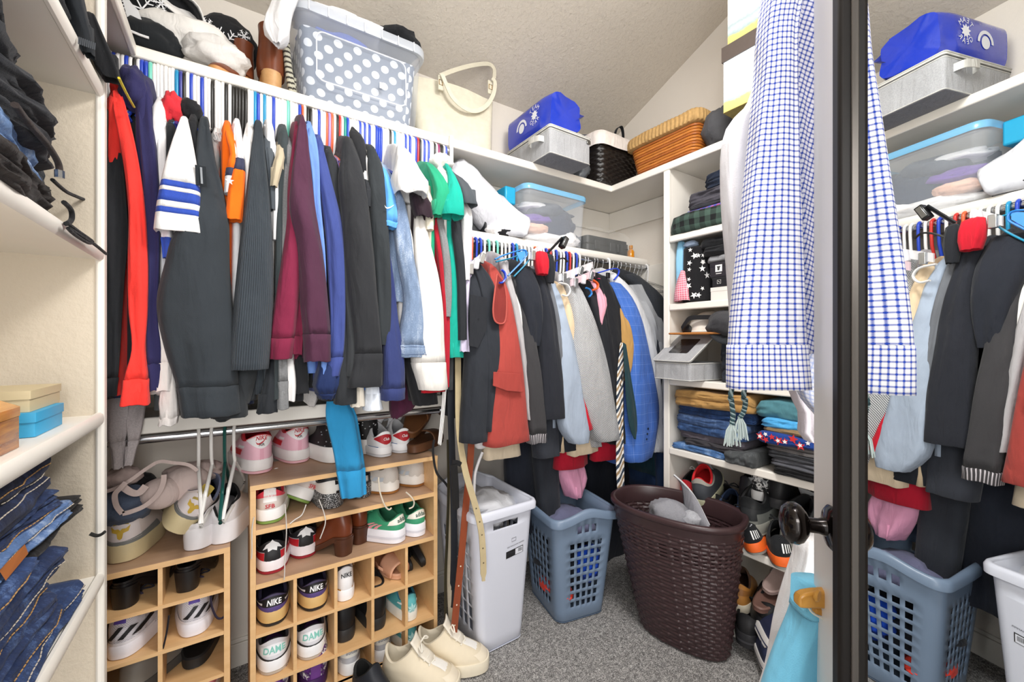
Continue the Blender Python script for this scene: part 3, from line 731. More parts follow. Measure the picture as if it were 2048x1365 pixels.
garment('dark plum shirt with loose sleeve below the bell sleeve', 'shirt', 'plum_shirt', '#2c1f27', [(380, 826, 850), (408, 822, 858), (436, 830, 862)], -1.0, 760)
garment('cream lace blouse sliver left of the green mesh tee', 'blouse', 'cream_blouse', '#d9d2bf', [(365, 848, 864), (400, 852, 866), (460, 852, 866)], -.3, 700)
garment('white sweatshirt with long sleeve and broad cuff at the rod end', 'sweatshirt', 'white_long_shirt', '#dedad4', [(420, 838, 856), (470, 833, 860), (540, 833, 872), (620, 838, 882), (724, 826, 889), (778, 838, 893)], -1.3, 750, 724, dep=.05)
garment('red sweater whose hem shows below the white cuff', 'sweater', 'red_sweater', '#b01826', [(700, 840, 880), (783, 838, 886)], -.2, 800)
t, r, Y = garment('green mesh jersey with short sleeve near the rod end', 'jersey', 'green_jersey', fab('#2aa079', 'fine', c2='#1d8663', per=.004), [(322, 862, 876), (350, 866, 886), (385, 870, 896), (432, 862, 882)], -1.4, 700, dep=.035)
t, r, Y = garment('teal tee with wide open short sleeve and long hem', 'tee', 'teal_tee', '#159f8c', [(322, 900, 908), (360, 899, 915), (400, 888, 921), (434, 880, 923)], -1.6, 690, dep=.05)
hang_piece(t, 'tee_front', [(420, 898, 914), (520, 896, 918), (600, 888, 923), (715, 889, 926)], 1.60, fab('#159f8c'), seed=7, dep=.03)
t, r, Y = garment('crimson and white hoodie among the last shirts of the long rod', 'hoodie', 'white_hoodie', '#e6e0dc', [(330, 884, 896), (360, 886, 900), (420, 884, 892)], -.6, 700)
blob(t, 'hood', Q(882, 328, y=1.68), (.045, .06, .036), fab('#e9e3df'), 21, .3)
garment('dark red shirt long narrow sleeve right of the white cuff', 'shirt', 'red_shirt', '#a01c2b', [(420, 872, 884), (540, 880, 894), (640, 884, 898), (774, 882, 896)], -.8, 770)
garment('grey heather tee narrow sleeve beside the dark red shirt', 'tee', 'heather_tee', fab('#7c7d7e', 'heather'), [(420, 880, 892), (520, 886, 900), (590, 886, 902), (634, 884, 900)], -1.0, 700)
garment('charcoal tee with grey trimmed sleeve, last on the long rod', 'tee', 'charcoal_tee', '#474c51', [(340, 910, 920), (375, 912, 936), (412, 918, 950)], -1.1, 700, dep=.04)
garment('white tee hanging under the charcoal tee at the rod end', 'tee', 'white_tee', '#eceaea', [(390, 924, 946), (440, 928, 946), (480, 926, 940), (560, 926, 938)], -.6, 700)
garment('black sweater long sleeve behind the teal tee', 'sweater', 'black_sweater', '#26292d', [(420, 906, 924), (560, 914, 930), (680, 916, 932)], -.5, 700)
garment('lilac print blouse at the very end of the long rod', 'blouse', 'lilac_blouse', '#c8bfd8', [(440, 932, 944), (520, 928, 942), (640, 922, 934), (703, 918, 936)], .0, 700)
for i, (lab, col, st) in enumerate([
    ('dark flared sleeve end showing under the ribbed sweater', '#26292d', [(690, 540, 560), (760, 528, 558), (824, 512, 556)]),
    ('white sleeve with black edge hanging beside the grey heather sleeve', '#e9e7e6', [(690, 572, 584), (770, 572, 592), (802, 574, 590)]),
    ('black sleeve end hanging left of the navy gathered cuff', '#222326', [(700, 590, 612), (786, 592, 618)]),
    ('cream cuff hanging below the black fleece', '#e8e0d2', [(730, 702, 724), (812, 700, 729)]),
    ('pale blue white cuff hanging beside the cream cuff', '#dde3ec', [(730, 736, 756), (790, 730, 760), (818, 726, 765)]),
    ('black sweater hem hanging above the low rod end', '#1d1d20', [(700, 808, 856), (760, 815, 868), (808, 826, 873)]),
    ('dark grey sweater hem hanging under the ribbed sleeve', '#34373a', [(700, 478, 520), (760, 462, 512), (806, 460, 500)])]):
    garment(lab, 'shirt', 'shirt', col, st, .6+.1*i, 800)
loose('plum cloth drooping from the low shelf over the rod', 'cloth', 'plum_shirt', '#4d2038', [(760, 790, 820), (800, 782, 836), (818, 782, 828), (836, 784, 796)], 1.72, dep=.035, fold=1.8)
loose('grey white scarf end hanging over the low shelf edge', 'scarf', 'grey_scarf', fab('#c9c5c2', 'heather'), [(765, 590, 640), (790, 596, 640), (812, 618, 630)], 1.78, dep=.02, fold=1.6)
RODG = sorted((o.location.x, o.name.split('.')[0].replace('_', ' ')) for o in C.objects if o.type == 'EMPTY' and o.get('category') and abs(o.location.y-1.79) < .01)
ORD = ['', ', second one', ', third one', ', fourth one', ', fifth one', ', sixth one', ', seventh one', ', eighth one', ', ninth one']+[', %dth one' % k for k in range(10, 30)]
_nth = {}
def nth(kind, key):
    k = _nth[(kind, key)] = _nth.get((kind, key), -1)+1
    return ORD[k]
def near(x): return min((abs(gx-x), gn) for gx, gn in RODG)[1:]
# shirts packed deep in the row, only slivers of them show
pal = ['#26282c', '#33363b', '#e4e2e0', '#2b3350', '#55585b', '#1d1e21', '#8a8c8f', '#222a3c', '#c8c4bf', '#2f3134']
for i in range(34):
    x = lerp(-.30, .80, (i+.5)/34); c = pal[(i*7+3) % 10]
    nm = {'#e4e2e0': 'white', '#c8c4bf': 'beige', '#55585b': 'grey', '#8a8c8f': 'grey'}.get(c, 'dark')
    t = thing('shirt', nm+' shirt packed deep in the row behind the '+near(x)[0]+nth('shirt', nm+near(x)[0]), 'shirt', (x, 1.79, 2.12), group=nm+' shirts packed on the long rod')
    body_slab(t, x, 2.12, random.uniform(1.17, 1.3), fab(c), 1.80, .16+random.uniform(0, .03), .02, i*1.7)
def ordinal(n): return str(n)+('th' if 10 < n % 100 < 14 else {1: 'st', 2: 'nd', 3: 'rd'}.get(n % 10, 'th'))
for i, c in enumerate(seq):
    x = lerp(-.335, .815, i/(NH-1))+random.uniform(-.001, .001)
    put_hanger(c, x, R1[0], R1[1]+.0005, ordinal(i+1)+' from left on the long rod, '+PLC[c][1]+' hanger above '+near(x)[0], PLC[c][1]+' hangers on the long upper rod', random.uniform(-.05, .05), 0, random.uniform(-.003, .001))

# grey joggers and blue leggings that hang down at the low rod
t = loose('light grey joggers hanging down by the left panel with ribbed cuffs', 'joggers', 'grey_joggers', fab('#b7aeae', 'heather'), [(790, 214, 256), (850, 212, 258), (880, 216, 252), (905, 222, 250), (935, 224, 248)], 1.80, 882, dep=.03, fold=1.3)
hang_piece(t, 'leg', [(790, 250, 290), (850, 252, 286), (876, 256, 280), (905, 254, 272), (930, 248, 266)], 1.79, fab('#b7aeae', 'heather'), cuff=880, seed=6, dep=.03)
t = loose('sky blue sweatshirt sleeve hanging down in front of the shoe rack', 'sweatshirt', 'sky_blue_sweatshirt', '#2f90c4', [(790, 654, 690), (830, 652, 712), (860, 658, 718), (900, 668, 724), (945, 676, 730), (992, 684, 732)], 1.715, 938, dep=.022, fold=1.2)
# ------------------------------------------------------------------ short rod: jackets, trousers, dresses
RY = 1.80
def g2(label, cat, name, col, st, L=0.0, hem=870, **k):
    k.setdefault('zt', None)
    return garment(label, cat, name, col, st, L, hem, rody=RY, **k)
t, r, Y = g2('black blazer with wide lapel, first on the short rod', 'blazer', 'black_blazer', '#2a2d33', [(528, 946, 962), (562, 937, 986), (640, 933, 989), (740, 930, 986), (800, 926, 981), (881, 921, 976)], .0, 850, dep=.05)
mb = MB(); P = [Q(a, b, y=Y-.058) for a, b in ((940, 590), (974, 596), (972, 660), (955, 696), (938, 692))]
mb.poly(P); mb.build('lapel', fab('#24262b'), t, smooth=0, solid=.004)
mb = MB(); V, F = disc2d(.006); put2d(mb, V, F, lambda a, b: Q(957, 640, y=Y-.062)+Vector((a, 0, b))); mb.build('button', mat('#15161a', .3), t, smooth=0)
hang_piece(t, 'collar', [(520, 952, 968), (560, 962, 990), (640, 968, 996), (740, 972, 996), (860, 968, 990)], Y-.03, fab('#2a2d33'), seed=5, dep=.03)
t, r, Y = g2('rust red sleeveless vest with flap pocket on the short rod', 'vest', 'rust_vest', '#a2423b', [(532, 990, 1003), (562, 986, 1014), (640, 985, 1026), (700, 982, 1034), (780, 976, 1045), (850, 970, 1052), (886, 967, 1056)], -1.3, 860, dep=.05)
mb = MB(); ah = spline([(994, 548), (990, 580), (986, 620), (990, 642), (1002, 648), (1011, 640), (1013, 600), (1008, 565)], 26)
mb.tube([Q(a, b, y=Y-.055) for a, b in ah], .0035, 6); mb.build('armhole_seam', fab('#b4544b'), t)
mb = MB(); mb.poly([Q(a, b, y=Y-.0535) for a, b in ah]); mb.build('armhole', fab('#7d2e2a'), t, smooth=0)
mb = MB(); P = [Q(a, b, y=Y-.054) for a, b in ((986, 744), (1041, 748), (1045, 785), (1012, 782), (985, 772))]; mb.poly(P); mb.build('pocket_flap', fab('#9d3f38'), t, smooth=0, solid=.006, bevel=.002)
g2('light grey cardigan with narrow drape right of the rust vest', 'cardigan', 'grey_cardigan', '#aba8aa', [(515, 1008, 1022), (560, 1012, 1030), (650, 1026, 1042), (740, 1038, 1054), (838, 1048, 1066)], -.8, 820, fold=1.5)
g2('white blouse sliver between grey cardigan and charcoal blouse', 'blouse', 'white_blouse', '#e2dfda', [(566, 1030, 1038), (610, 1034, 1046), (662, 1036, 1047), (760, 1044, 1052)], -.5, 800)
g2('charcoal blazer with striped lining in its turned cuff', 'blazer', 'charcoal_blazer', '#3a393b', [(552, 1030, 1044), (600, 1040, 1057), (700, 1044, 1071), (800, 1050, 1081), (852, 1055, 1087), (884, 1057, 1088)], -.8, 840, cuff=866, cuffmat=fab('#3c3a3c', 'stripe', c2='#b9b3b8', per=.01, w=.35), dep=.045)
g2('navy tee with smooth shoulder between the blue hangers', 'tee', 'navy_tee', '#23262e', [(532, 1042, 1072), (572, 1036, 1078), (640, 1046, 1078), (692, 1054, 1074)], -.5, 850, dep=.05)
t, r, Y = g2('black trousers draped over a hanger below a red waistband', 'trousers', 'black_trousers', '#24262d', [(545, 1076, 1100), (600, 1078, 1106), (700, 1080, 1116), (780, 1082, 1123), (836, 1084, 1125)], -1.3, 830, dep=.04)
t = loose('red folded waistband hung over a clip hanger', 'trousers', 'red_trousers', '#c01a2c', [(506, 1073, 1092), (530, 1072, 1095), (549, 1076, 1093)], 1.55, dep=.03, lean=0)
t = loose('black folded waistband beside the red one on the short rod', 'trousers', 'black_trousers', '#222429', [(512, 1094, 1106), (540, 1094, 1108), (566, 1096, 1106)], 1.56, dep=.03)
g2('slate grey trouser leg folded flat right of the black trousers', 'trousers', 'slate_trousers', '#696c72', [(545, 1096, 1106), (600, 1102, 1114), (700, 1110, 1124), (812, 1116, 1130)], -1.2, 800)
g2('blue grey blazer with wide sleeve left of the red cardigan', 'blazer', 'blue_grey_blazer', '#9eaabb', [(560, 1104, 1118), (590, 1110, 1128), (640, 1112, 1134), (720, 1112, 1150), (800, 1116, 1161), (858, 1122, 1173), (884, 1140, 1168)], -.9, 850, dep=.05)
g2('bright red narrow sleeve between blue grey and checked blazers', 'cardigan', 'red_cardigan', '#ba182c', [(606, 1122, 1129), (680, 1132, 1143), (760, 1146, 1161), (858, 1158, 1179)], -1.0, 850)
g2('beige dress shoulder beside the white hanger', 'dress', 'beige_dress', '#d6bf9f', [(570, 1122, 1138), (610, 1124, 1142), (680, 1130, 1146), (760, 1140, 1152)], -.7, 900)
HT = fab('#d9dadc', 'fine', c2='#3a3c40', per=.0085)
t, r, Y = g2('black and white houndstooth blazer in the middle of the short rod', 'blazer', 'houndstooth_blazer', HT, [(556, 1142, 1160), (584, 1142, 1171), (640, 1142, 1187), (720, 1144, 1207), (800, 1160, 1223), (878, 1188, 1234)], -1.5, 880, dep=.055)
hang_piece(t, 'blazer_front', [(760, 1150, 1166), (830, 1164, 1184), (892, 1180, 1197)], Y+.05, HT, seed=3)
g2('black blazer right behind the houndstooth blazer', 'blazer', 'black_blazer', '#1f2126', [(560, 1166, 1190), (620, 1184, 1206), (740, 1202, 1224), (862, 1214, 1236)], -.8, 880)
g2('rose pink tee between two black garments on the short rod', 'tee', 'pink_tee', '#e0a0b2', [(566, 1196, 1208), (600, 1195, 1214), (640, 1195, 1204), (700, 1197, 1200)], -1.1, 700, dep=.03)
g2('black chiffon blouse left of the blue plaid blazer', 'blouse', 'black_blouse', '#1b1c20', [(552, 1204, 1224), (600, 1206, 1239), (680, 1206, 1243), (740, 1212, 1243), (800, 1218, 1241), (886, 1220, 1242)], -.9, 880, dep=.045, fold=1.6)
g2('camel coat sleeve squeezed beside the blue plaid blazer', 'coat', 'camel_coat', '#b18a52', [(590, 1234, 1248), (660, 1234, 1256), (720, 1234, 1256), (760, 1238, 1250)], -1.0, 800)
t, r, Y = g2('bright blue windowpane blazer with four sleeve buttons', 'blazer', 'blue_blazer', fab('#4068b6', 'pane', c2='#86a0da', per=.055, w=.035), [(566, 1232, 1250), (600, 1238, 1271), (680, 1252, 1289), (760, 1252, 1303), (840, 1246, 1313), (895, 1248, 1305), (918, 1250, 1298)], -1.7, 915, dep=.055)
for k in range(4):
    mb = MB(); c = Q(1296-k*1.6, 858+k*10.5, y=Y-.05); mb.lathe([(0, 0), (.006, 0), (.0065, .002), (.004, .003), (0, .003)], 12, Matrix.Translation(c) @ Matrix.Rotation(PI/2, 4, 'X')); mb.build('button', mat('#1b2433', .3), t)
g2('pale grey suit jacket with rounded shoulder behind the blue blazer', 'jacket', 'grey_jacket', '#c9cacd', [(548, 1232, 1246), (578, 1238, 1272), (640, 1262, 1294), (700, 1284, 1304), (800, 1296, 1316), (900, 1302, 1324)], -.4, 900, dep=.05)
t, r, Y = g2('dark suit in a clear crinkled dry cleaning bag', 'suit', 'bagged_suit', '#2a2e36', [(572, 1268, 1290), (620, 1284, 1308), (700, 1298, 1320), (800, 1304, 1324)], -.1, 900)
mb = MB(); rr = cloth_tube([(570, 1264, 1292), (620, 1278, 1314), (700, 1294, 1326), (900, 1300, 1332)], Y, .055, 3, 2.5)
mb.grid([rr(lerp(570, 900, j/26), .004) for j in range(27)], True); mb.build('plastic_bag', clear('#f4f6fa', .32, .12), t, smooth=30)
g2('black quilted jacket shoulder near the end of the short rod', 'jacket', 'quilted_jacket', fab('#23262b', 'pane', c2='#3a3d44', per=.012, w=.12), [(550, 1262, 1290), (590, 1280, 1321), (640, 1296, 1330), (720, 1308, 1332)], .3, 900, dep=.05)
g2('dark teal coat, last on the short rod beside the cubby panel', 'coat', 'teal_coat', '#22414e', [(596, 1308, 1326), (640, 1312, 1334), (740, 1316, 1336), (860, 1318, 1338)], .0, 950)
g2('navy suit jacket hanging under the end of the short rod', 'jacket', 'navy_suit', '#24395c', [(730, 1308, 1326), (860, 1312, 1340), (960, 1318, 1344), (1004, 1320, 1344)], .4, 980)
g2('pale blue shirt tail showing beside the blue blazer cuff', 'shirt', 'pale_blue_shirt', '#c5c9d2', [(720, 1296, 1310), (860, 1304, 1326), (894, 1308, 1328)], .1, 880)
# long things under the jackets
def lo(label, cat, name, col, st, Y=1.70, **k): return loose(label, cat, name, col, st, Y, **k)
lo('cream shirt tail hanging below the rust vest', 'shirt', 'cream_shirt', '#dacab1', [(800, 970, 1020), (850, 966, 1030), (913, 968, 1037)], 1.68, dep=.05)
lo('dark navy pleated trousers dropping behind the white hamper', 'trousers', 'navy_trousers', '#20242e', [(820, 1010, 1062), (960, 1016, 1068), (1060, 1024, 1066)], 1.86, dep=.06, fold=2)
t = lo('charcoal trouser legs reaching into the blue laundry basket', 'trousers', 'charcoal_trousers', '#2a2d34', [(820, 1064, 1108), (960, 1072, 1112), (1050, 1080, 1116)], 1.77, dep=.05)
lo('dark grey skirt hanging above the blue laundry basket', 'skirt', 'grey_skirt', '#33363e', [(800, 1062, 1100), (860, 1064, 1112), (912, 1070, 1114)], 1.66, dep=.05)
lo('black skirt hem right of the dark grey skirt', 'skirt', 'black_skirt', '#20232a', [(810, 1100, 1140), (870, 1104, 1148), (898, 1108, 1150)], 1.66, dep=.05)
lo('cream skirt hem under the blue grey blazer', 'skirt', 'cream_skirt', '#d8c5aa', [(820, 1132, 1180), (870, 1132, 1188), (905, 1134, 1190)], 1.65, dep=.05)
lo('dark red skirt hem above the pink cloth', 'skirt', 'red_skirt', '#a3152b', [(840, 1112, 1166), (900, 1112, 1170), (932, 1110, 1172)], 1.70, dep=.05)
lo('crimson dress hem below the houndstooth blazer', 'dress', 'crimson_dress', '#aa152c', [(820, 1180, 1228), (880, 1186, 1240), (915, 1184, 1242)], 1.66, dep=.05)
lo('soft pink blouse drooping into the blue laundry basket', 'blouse', 'pink_blouse', '#d796b4', [(900, 1116, 1150), (940, 1118, 1164), (965, 1124, 1168), (990, 1134, 1160)], 1.72, dep=.05, fold=2.2)
lo('long black dress reaching the carpet beside the brown hamper', 'dress', 'long_black_dress', '#1c1f28', [(830, 1166, 1262), (960, 1170, 1262), (1080, 1186, 1266), (1170, 1200, 1268), (1203, 1210, 1270)], 1.92, dep=.07, fold=2.2)
lo('black coat in clear plastic behind the brown hamper', 'coat', 'black_coat', '#191b22', [(800, 1220, 1270), (900, 1222, 1276), (1010, 1226, 1270)], 1.93, dep=.06)
lo('brown white and navy striped necktie beside the blue blazer', 'necktie', 'striped_tie', fab('#e6e2dc', 'diag', c2='#2c3a4c', per=.06, w=.3, bump=.5), [(690, 1240, 1250), (760, 1234, 1246), (860, 1233, 1246), (940, 1233, 1248), (1003, 1237, 1248)], 1.52, dep=.006, fold=.3)
lo('dark green dotted necktie with pointed tip on the blue blazer', 'necktie', 'green_tie', '#1e3a40', [(690, 1246, 1252), (760, 1250, 1262), (830, 1256, 1273), (862, 1262, 1274), (878, 1269, 1271)], 1.49, dep=.006, fold=.3)
# hangers on the short rod
seq2 = 'obbwawawwwbtwwwworwbrwbwwbrwbw'
for i, c in enumerate(seq2):
    x = lerp(.955, 1.66, i/(len(seq2)-1))
    put_hanger(c, x, RY, R2[1], ordinal(i+1)+' hanger from the left end of the short rod, '+PLC[c][1]+' plastic', PLC[c][1]+' hangers on the short rod', random.uniform(-.12, .12))
for i in range(16):
    x = lerp(1.66, 2.25, i/15)+random.uniform(-.012, .012)
    if i == 6: put_hanger('w', x, RY, R2[1], 'white plastic hanger alone among wire hangers on the short rod', 'white hangers on the short rod')
    else: put_hanger('wire', x, RY, R2[1]-.003, ordinal(i+1)+' chrome wire hanger counted rightward on the short rod', 'wire hangers on the short rod', random.uniform(-.25, .25))
put_hanger('w', 2.262, RY, R2[1], 'white plastic hanger last on the short rod by the wall', 'white hangers on the short rod', .2)
def flat_hanger(label, col, pts, Y, w=.012, th=.005, group=None):
    """broad moulded plastic hanger arm seen in front of the row"""
    t = thing('clothes_hanger', label, 'hanger', Q(*pts[0], y=Y), group=group)
    mb = MB(); mb.tube([Q(a, b, y=Y) for a, b in spline(pts, 26)], w/2, 8, flat=.6); mb.build('arm', mat(col, .28, 0, .5, name='plastic') if isinstance(col, str) else col, t)
    return t
h = flat_hanger('bright blue moulded hanger tilted forward off the short rod', '#2f7fd0', [(990, 519), (1010, 510), (1046, 500), (1053, 510), (1045, 522), (1016, 552)], 1.56)
mb = MB(); mb.poly([Q(a, b, y=1.562) for a, b in ((1032, 506), (1050, 501), (1050, 512), (1040, 524))]); mb.build('web', mat('#4b92dc', .3), h, smooth=0, solid=.003)
flat_hanger('turquoise moulded hanger just behind the bright blue one', '#2196bd', [(992, 524), (1024, 516), (1052, 505), (1059, 516), (1050, 530), (1028, 553)], 1.59)
h = flat_hanger('royal blue clip hanger with black clips above the blue blazer', '#1d43c8', [(1182, 550), (1200, 545), (1226, 538), (1237, 540), (1236, 550), (1228, 560)], 1.60)
for px in (1192, 1216):
    mb = MB(); c = Q(px, 551, y=1.585); mb.box(-.012, .012, -.006, .006, -.016, .014, M=Matrix.Translation(c)); mb.build('clip', mat('#17171a', .4), h, bevel=.003)
flat_hanger('white hanger with round end right of the beige dress', '#e9e8e6', [(1118, 566), (1134, 570), (1140, 582), (1134, 592), (1124, 590)], 1.53, .014)
flat_hanger('orange hanger end poking out between black and pink tops', '#e9622b', [(1172, 558), (1184, 560), (1195, 568), (1194, 577), (1184, 581)], 1.56, .018)
flat_hanger('royal blue hanger end poking from the rust vest armhole', '#1c46c6', [(1003, 540), (1009, 546), (1011, 556), (1005, 565), (999, 566)], 1.50, .015)
flat_hanger('small blue hanger end under the orange hanger end', '#2c7bc4', [(1172, 576), (1180, 580), (1183, 588), (1178, 594)], 1.55, .014)
flat_hanger('hot pink thin hanger bar right of the orange hanger end', '#e7417f', [(1178, 554), (1200, 558)], 1.60, .007)
CL = clear('#f0eef0', .45, .05)
def clip_hanger(label, a, b, Y, col=CL, clipcol='#c9ccd0', n=3):
    t = thing('clip_hanger', label, 'hanger', Q(*a, y=Y), group='clear clip hangers on the short rod')
    A, B = Q(*a, y=Y), Q(*b, y=Y)
    mb = MB(); d = (B-A); up_ = Vector((0, 0, 1)); w = .017
    mb.quad(A-up_*w, B-up_*w, B+up_*w, A+up_*w); mb.build('bar', col, t, smooth=0, solid=.008)
    for k in range(n):
        c = A+d*((k+.5)/n); mb = MB(); mb.box(-.012, .012, -.012, .004, -.032, .014, M=Matrix.Translation(c) @ Matrix.Rotation(.15*k, 4, 'Y')); mb.build('clip', clear('#eceaf0', .6, .05) if k % 2 else mat(clipcol, .2, .9, name='clip_metal'), t, bevel=.003)
    return t
clip_hanger('clear plastic clip hanger slanting above the houndstooth blazer', (1118, 556), (1186, 530), 1.56, n=4)
clip_hanger('clear clip hanger with metal clips at the black blazer', (934, 540), (970, 508), 1.57, n=3)
clip_hanger('clear clip hanger above the red waistband', (1058, 512), (1084, 496), 1.56, n=2)
clip_hanger('clear clip hanger with pink tint left of the blue clip hanger', (1142, 566), (1190, 546), 1.545, clear('#f3d7df', .45, .05), n=3)
t = thing('clip_hanger', 'black trouser clamp hanger sticking up in front of the middle shelf', 'hanger', Q(1096, 510, y=1.60))
mb = MB(); A, B = Q(1094, 508, y=1.60), Q(1124, 476, y=1.56); mb.tube([A, B], .013, 6, flat=.5); mb.build('bar', mat('#1a1a1c', .3), t)
mb = MB(); M_ = Matrix.Translation(Q(1128, 484, y=1.555)) @ Matrix.Rotation(.5, 4, 'Y'); mb.box(-.014, .014, -.015, .015, -.035, .025, M=M_); b = mb.build('clamp', mat('#151517', .25), t, bevel=.004)
mb = MB(); mb.box(-.009, .009, -.018, -.014, -.028, .018, M=M_); mb.build('metal_plate', mat('#9a9c9f', .25, 1, name='steel'), b, bevel=.001)
t = thing('clip_hanger', 'black curved hanger arm right of the clamp hanger', 'hanger', Q(1108, 527, y=1.57))
mb = MB(); mb.tube([Q(a, b, y=1.57) for a, b in spline([(1106, 527), (1118, 519), (1128, 517), (1135, 524)], 14)], .006, 8, flat=.6); mb.build('arm', mat('#1b1b1d', .35), t)
# ------------------------------------------------------------------ baskets, boxes and bags
def rrect(w, d, r, z, nc=6, ns=(1, 1), M=None, c=(0, 0)):
    """rounded rectangle loop; ns = points added along the long sides"""
    P = []; hw, hd = w/2, d/2; r = min(r, hw*.99, hd*.99)
    cs_ = [(hw-r, -hd+r, -PI/2), (hw-r, hd-r, 0), (-hw+r, hd-r, PI/2), (-hw+r, -hd+r, PI)]
    for k, (cx, cy, a0) in enumerate(cs_):
        for j in range(nc): a = a0+PI/2*j/(nc-1); P.append(Vector((c[0]+cx+r*math.cos(a), c[1]+cy+r*math.sin(a), z)))
        nx, ny, na = cs_[(k+1) % 4]; a1 = na
        s = P[-1]; e = Vector((c[0]+nx+r*math.cos(a1), c[1]+ny+r*math.sin(a1), z)); m = ns[0] if k % 2 else ns[1]
        for j in range(1, m+1): P.append(s.lerp(e, j/(m+1)))
    return [M @ p for p in P] if M is not None else P
def TR(x, y, z=0, rz=0): return Matrix.Translation((x, y, z)) @ Matrix.Rotation(rz, 4, 'Z')

# big translucent tote with the dotted box inside
t = thing('storage_tote', 'large translucent plastic tote with polka dot lining on upper shelf', 'storage tote', (.447, 1.955, ZU))
M = TR(.447, 1.955, ZU)
def dots():
    m = NT('polka_dot'); uv, u, v = m.uv(); per = .072
    def cell(ou, ov):
        a = m.math('SUBTRACT', m.math('FRACT', m.math('DIVIDE', m.math('ADD', u, ou), per)), .5)
        b = m.math('SUBTRACT', m.math('FRACT', m.math('DIVIDE', m.math('ADD', v, ov), per)), .5)
        return m.math('LESS_THAN', m.math('ADD', m.math('MULTIPLY', a, a), m.math('MULTIPLY', b, b)), .05)
    f = m.math('MAXIMUM', cell(0, 0), cell(per/2, per/2))
    m.color(m.mix(f, lin('#5f6c80'), lin('#d3d9e2'))); m.set(Roughness=.5); return m.m
mb = MB(); zs = [.012, .03, .10, .2, .29]
mb.loft([rrect(lerp(.43, .475, z/.29), lerp(.27, .30, z/.29), .03, z, M=M) for z in zs]); mb.build('dotted_box', dots(), t)
blob(t, 'blue_cloth', M @ Vector((-.07, -.02, .305)), (.15, .12, .03), fab('#4a63b4'), 3, .3)
blob(t, 'dark_cloth', M @ Vector((.02, 0, .03)), (.2, .13, .022), fab('#5d6272', 'print', c2='#9fa3b4'), 5, .1)
TC = clear('#dde3ee', .20, .3, 'tote_plastic')
prof = [(.46, .30, .0), (.485, .32, .012), (.497, .328, .10), (.512, .338, .24), (.522, .345, .33), (.523, .346, .345)]
mb = MB(); mb.loft([rrect(w, d, .055, z, 7, (3, 3), M) for w, d, z in prof], cap1=False); b = mb.build('tub', TC, t)
mb = MB(); mb.loft([rrect(w, d, .06, z, 7, (3, 3), M) for w, d, z in [(.524, .348, .33), (.55, .372, .328), (.555, .378, .338), (.553, .376, .362), (.548, .37, .368), (.51, .33, .37)]], cap0=False)
l = mb.build('lid', clear('#dfe5ee', .55, .3, 'lid_plastic'), t)
for i in range(7):
    x = -.21+.07*i; mb = MB(); mb.box(x-.002, x+.002, -.193, -.186, .328, .366, M=M); mb.build('rib', clear('#f5f7fb', .7), l, smooth=0)
mb = MB(); fr = rrect(.36, .20, .03, 0, 5); FM = M @ Matrix.Translation((0, -.172, .175)) @ Matrix.Rotation(PI/2-.05, 4, 'X'); mb.tube([FM @ p for p in fr], .003, 6, closed=True); mb.build('front_ridge', clear('#f5f7fb', .5), b)
mb = MB(); mb.box(.065, .09, -.1745, -.173, .125, .15, M=M @ Matrix.Rotation(.0, 4, 'Z')); mb.build('sticker', mat('#f2f3f6', .6, name='paper'), t, smooth=0)
blob_t = lambda lab, nm, cat, c, r, m, sd, amp=.25, **k: tag(blob(None, nm, c, r, m, sd, amp, **k), lab, cat)
blob_t('white shirt lying on the lid of the polka dot tote', 'white_shirt', 'shirt', (.40, 1.93, 2.752), (.19, .12, .03), fab('#f1f1f2'), 31, .3, flatb=.2)
blob_t('black cloth folded on the lid of the polka dot tote', 'black_cloth', 'cloth', (.62, 1.90, 2.76), (.10, .13, .035), fab('#232427'), 32, .25, flatb=.2)
loose('white shirt sleeve drooping left of the polka dot tote', 'shirt', 'white_shirt', '#efeff1', [(-20, 558, 600), (20, 542, 584), (55, 530, 578), (82, 538, 572), (88, 546, 560)], 1.74, dep=.05, fold=1.8)

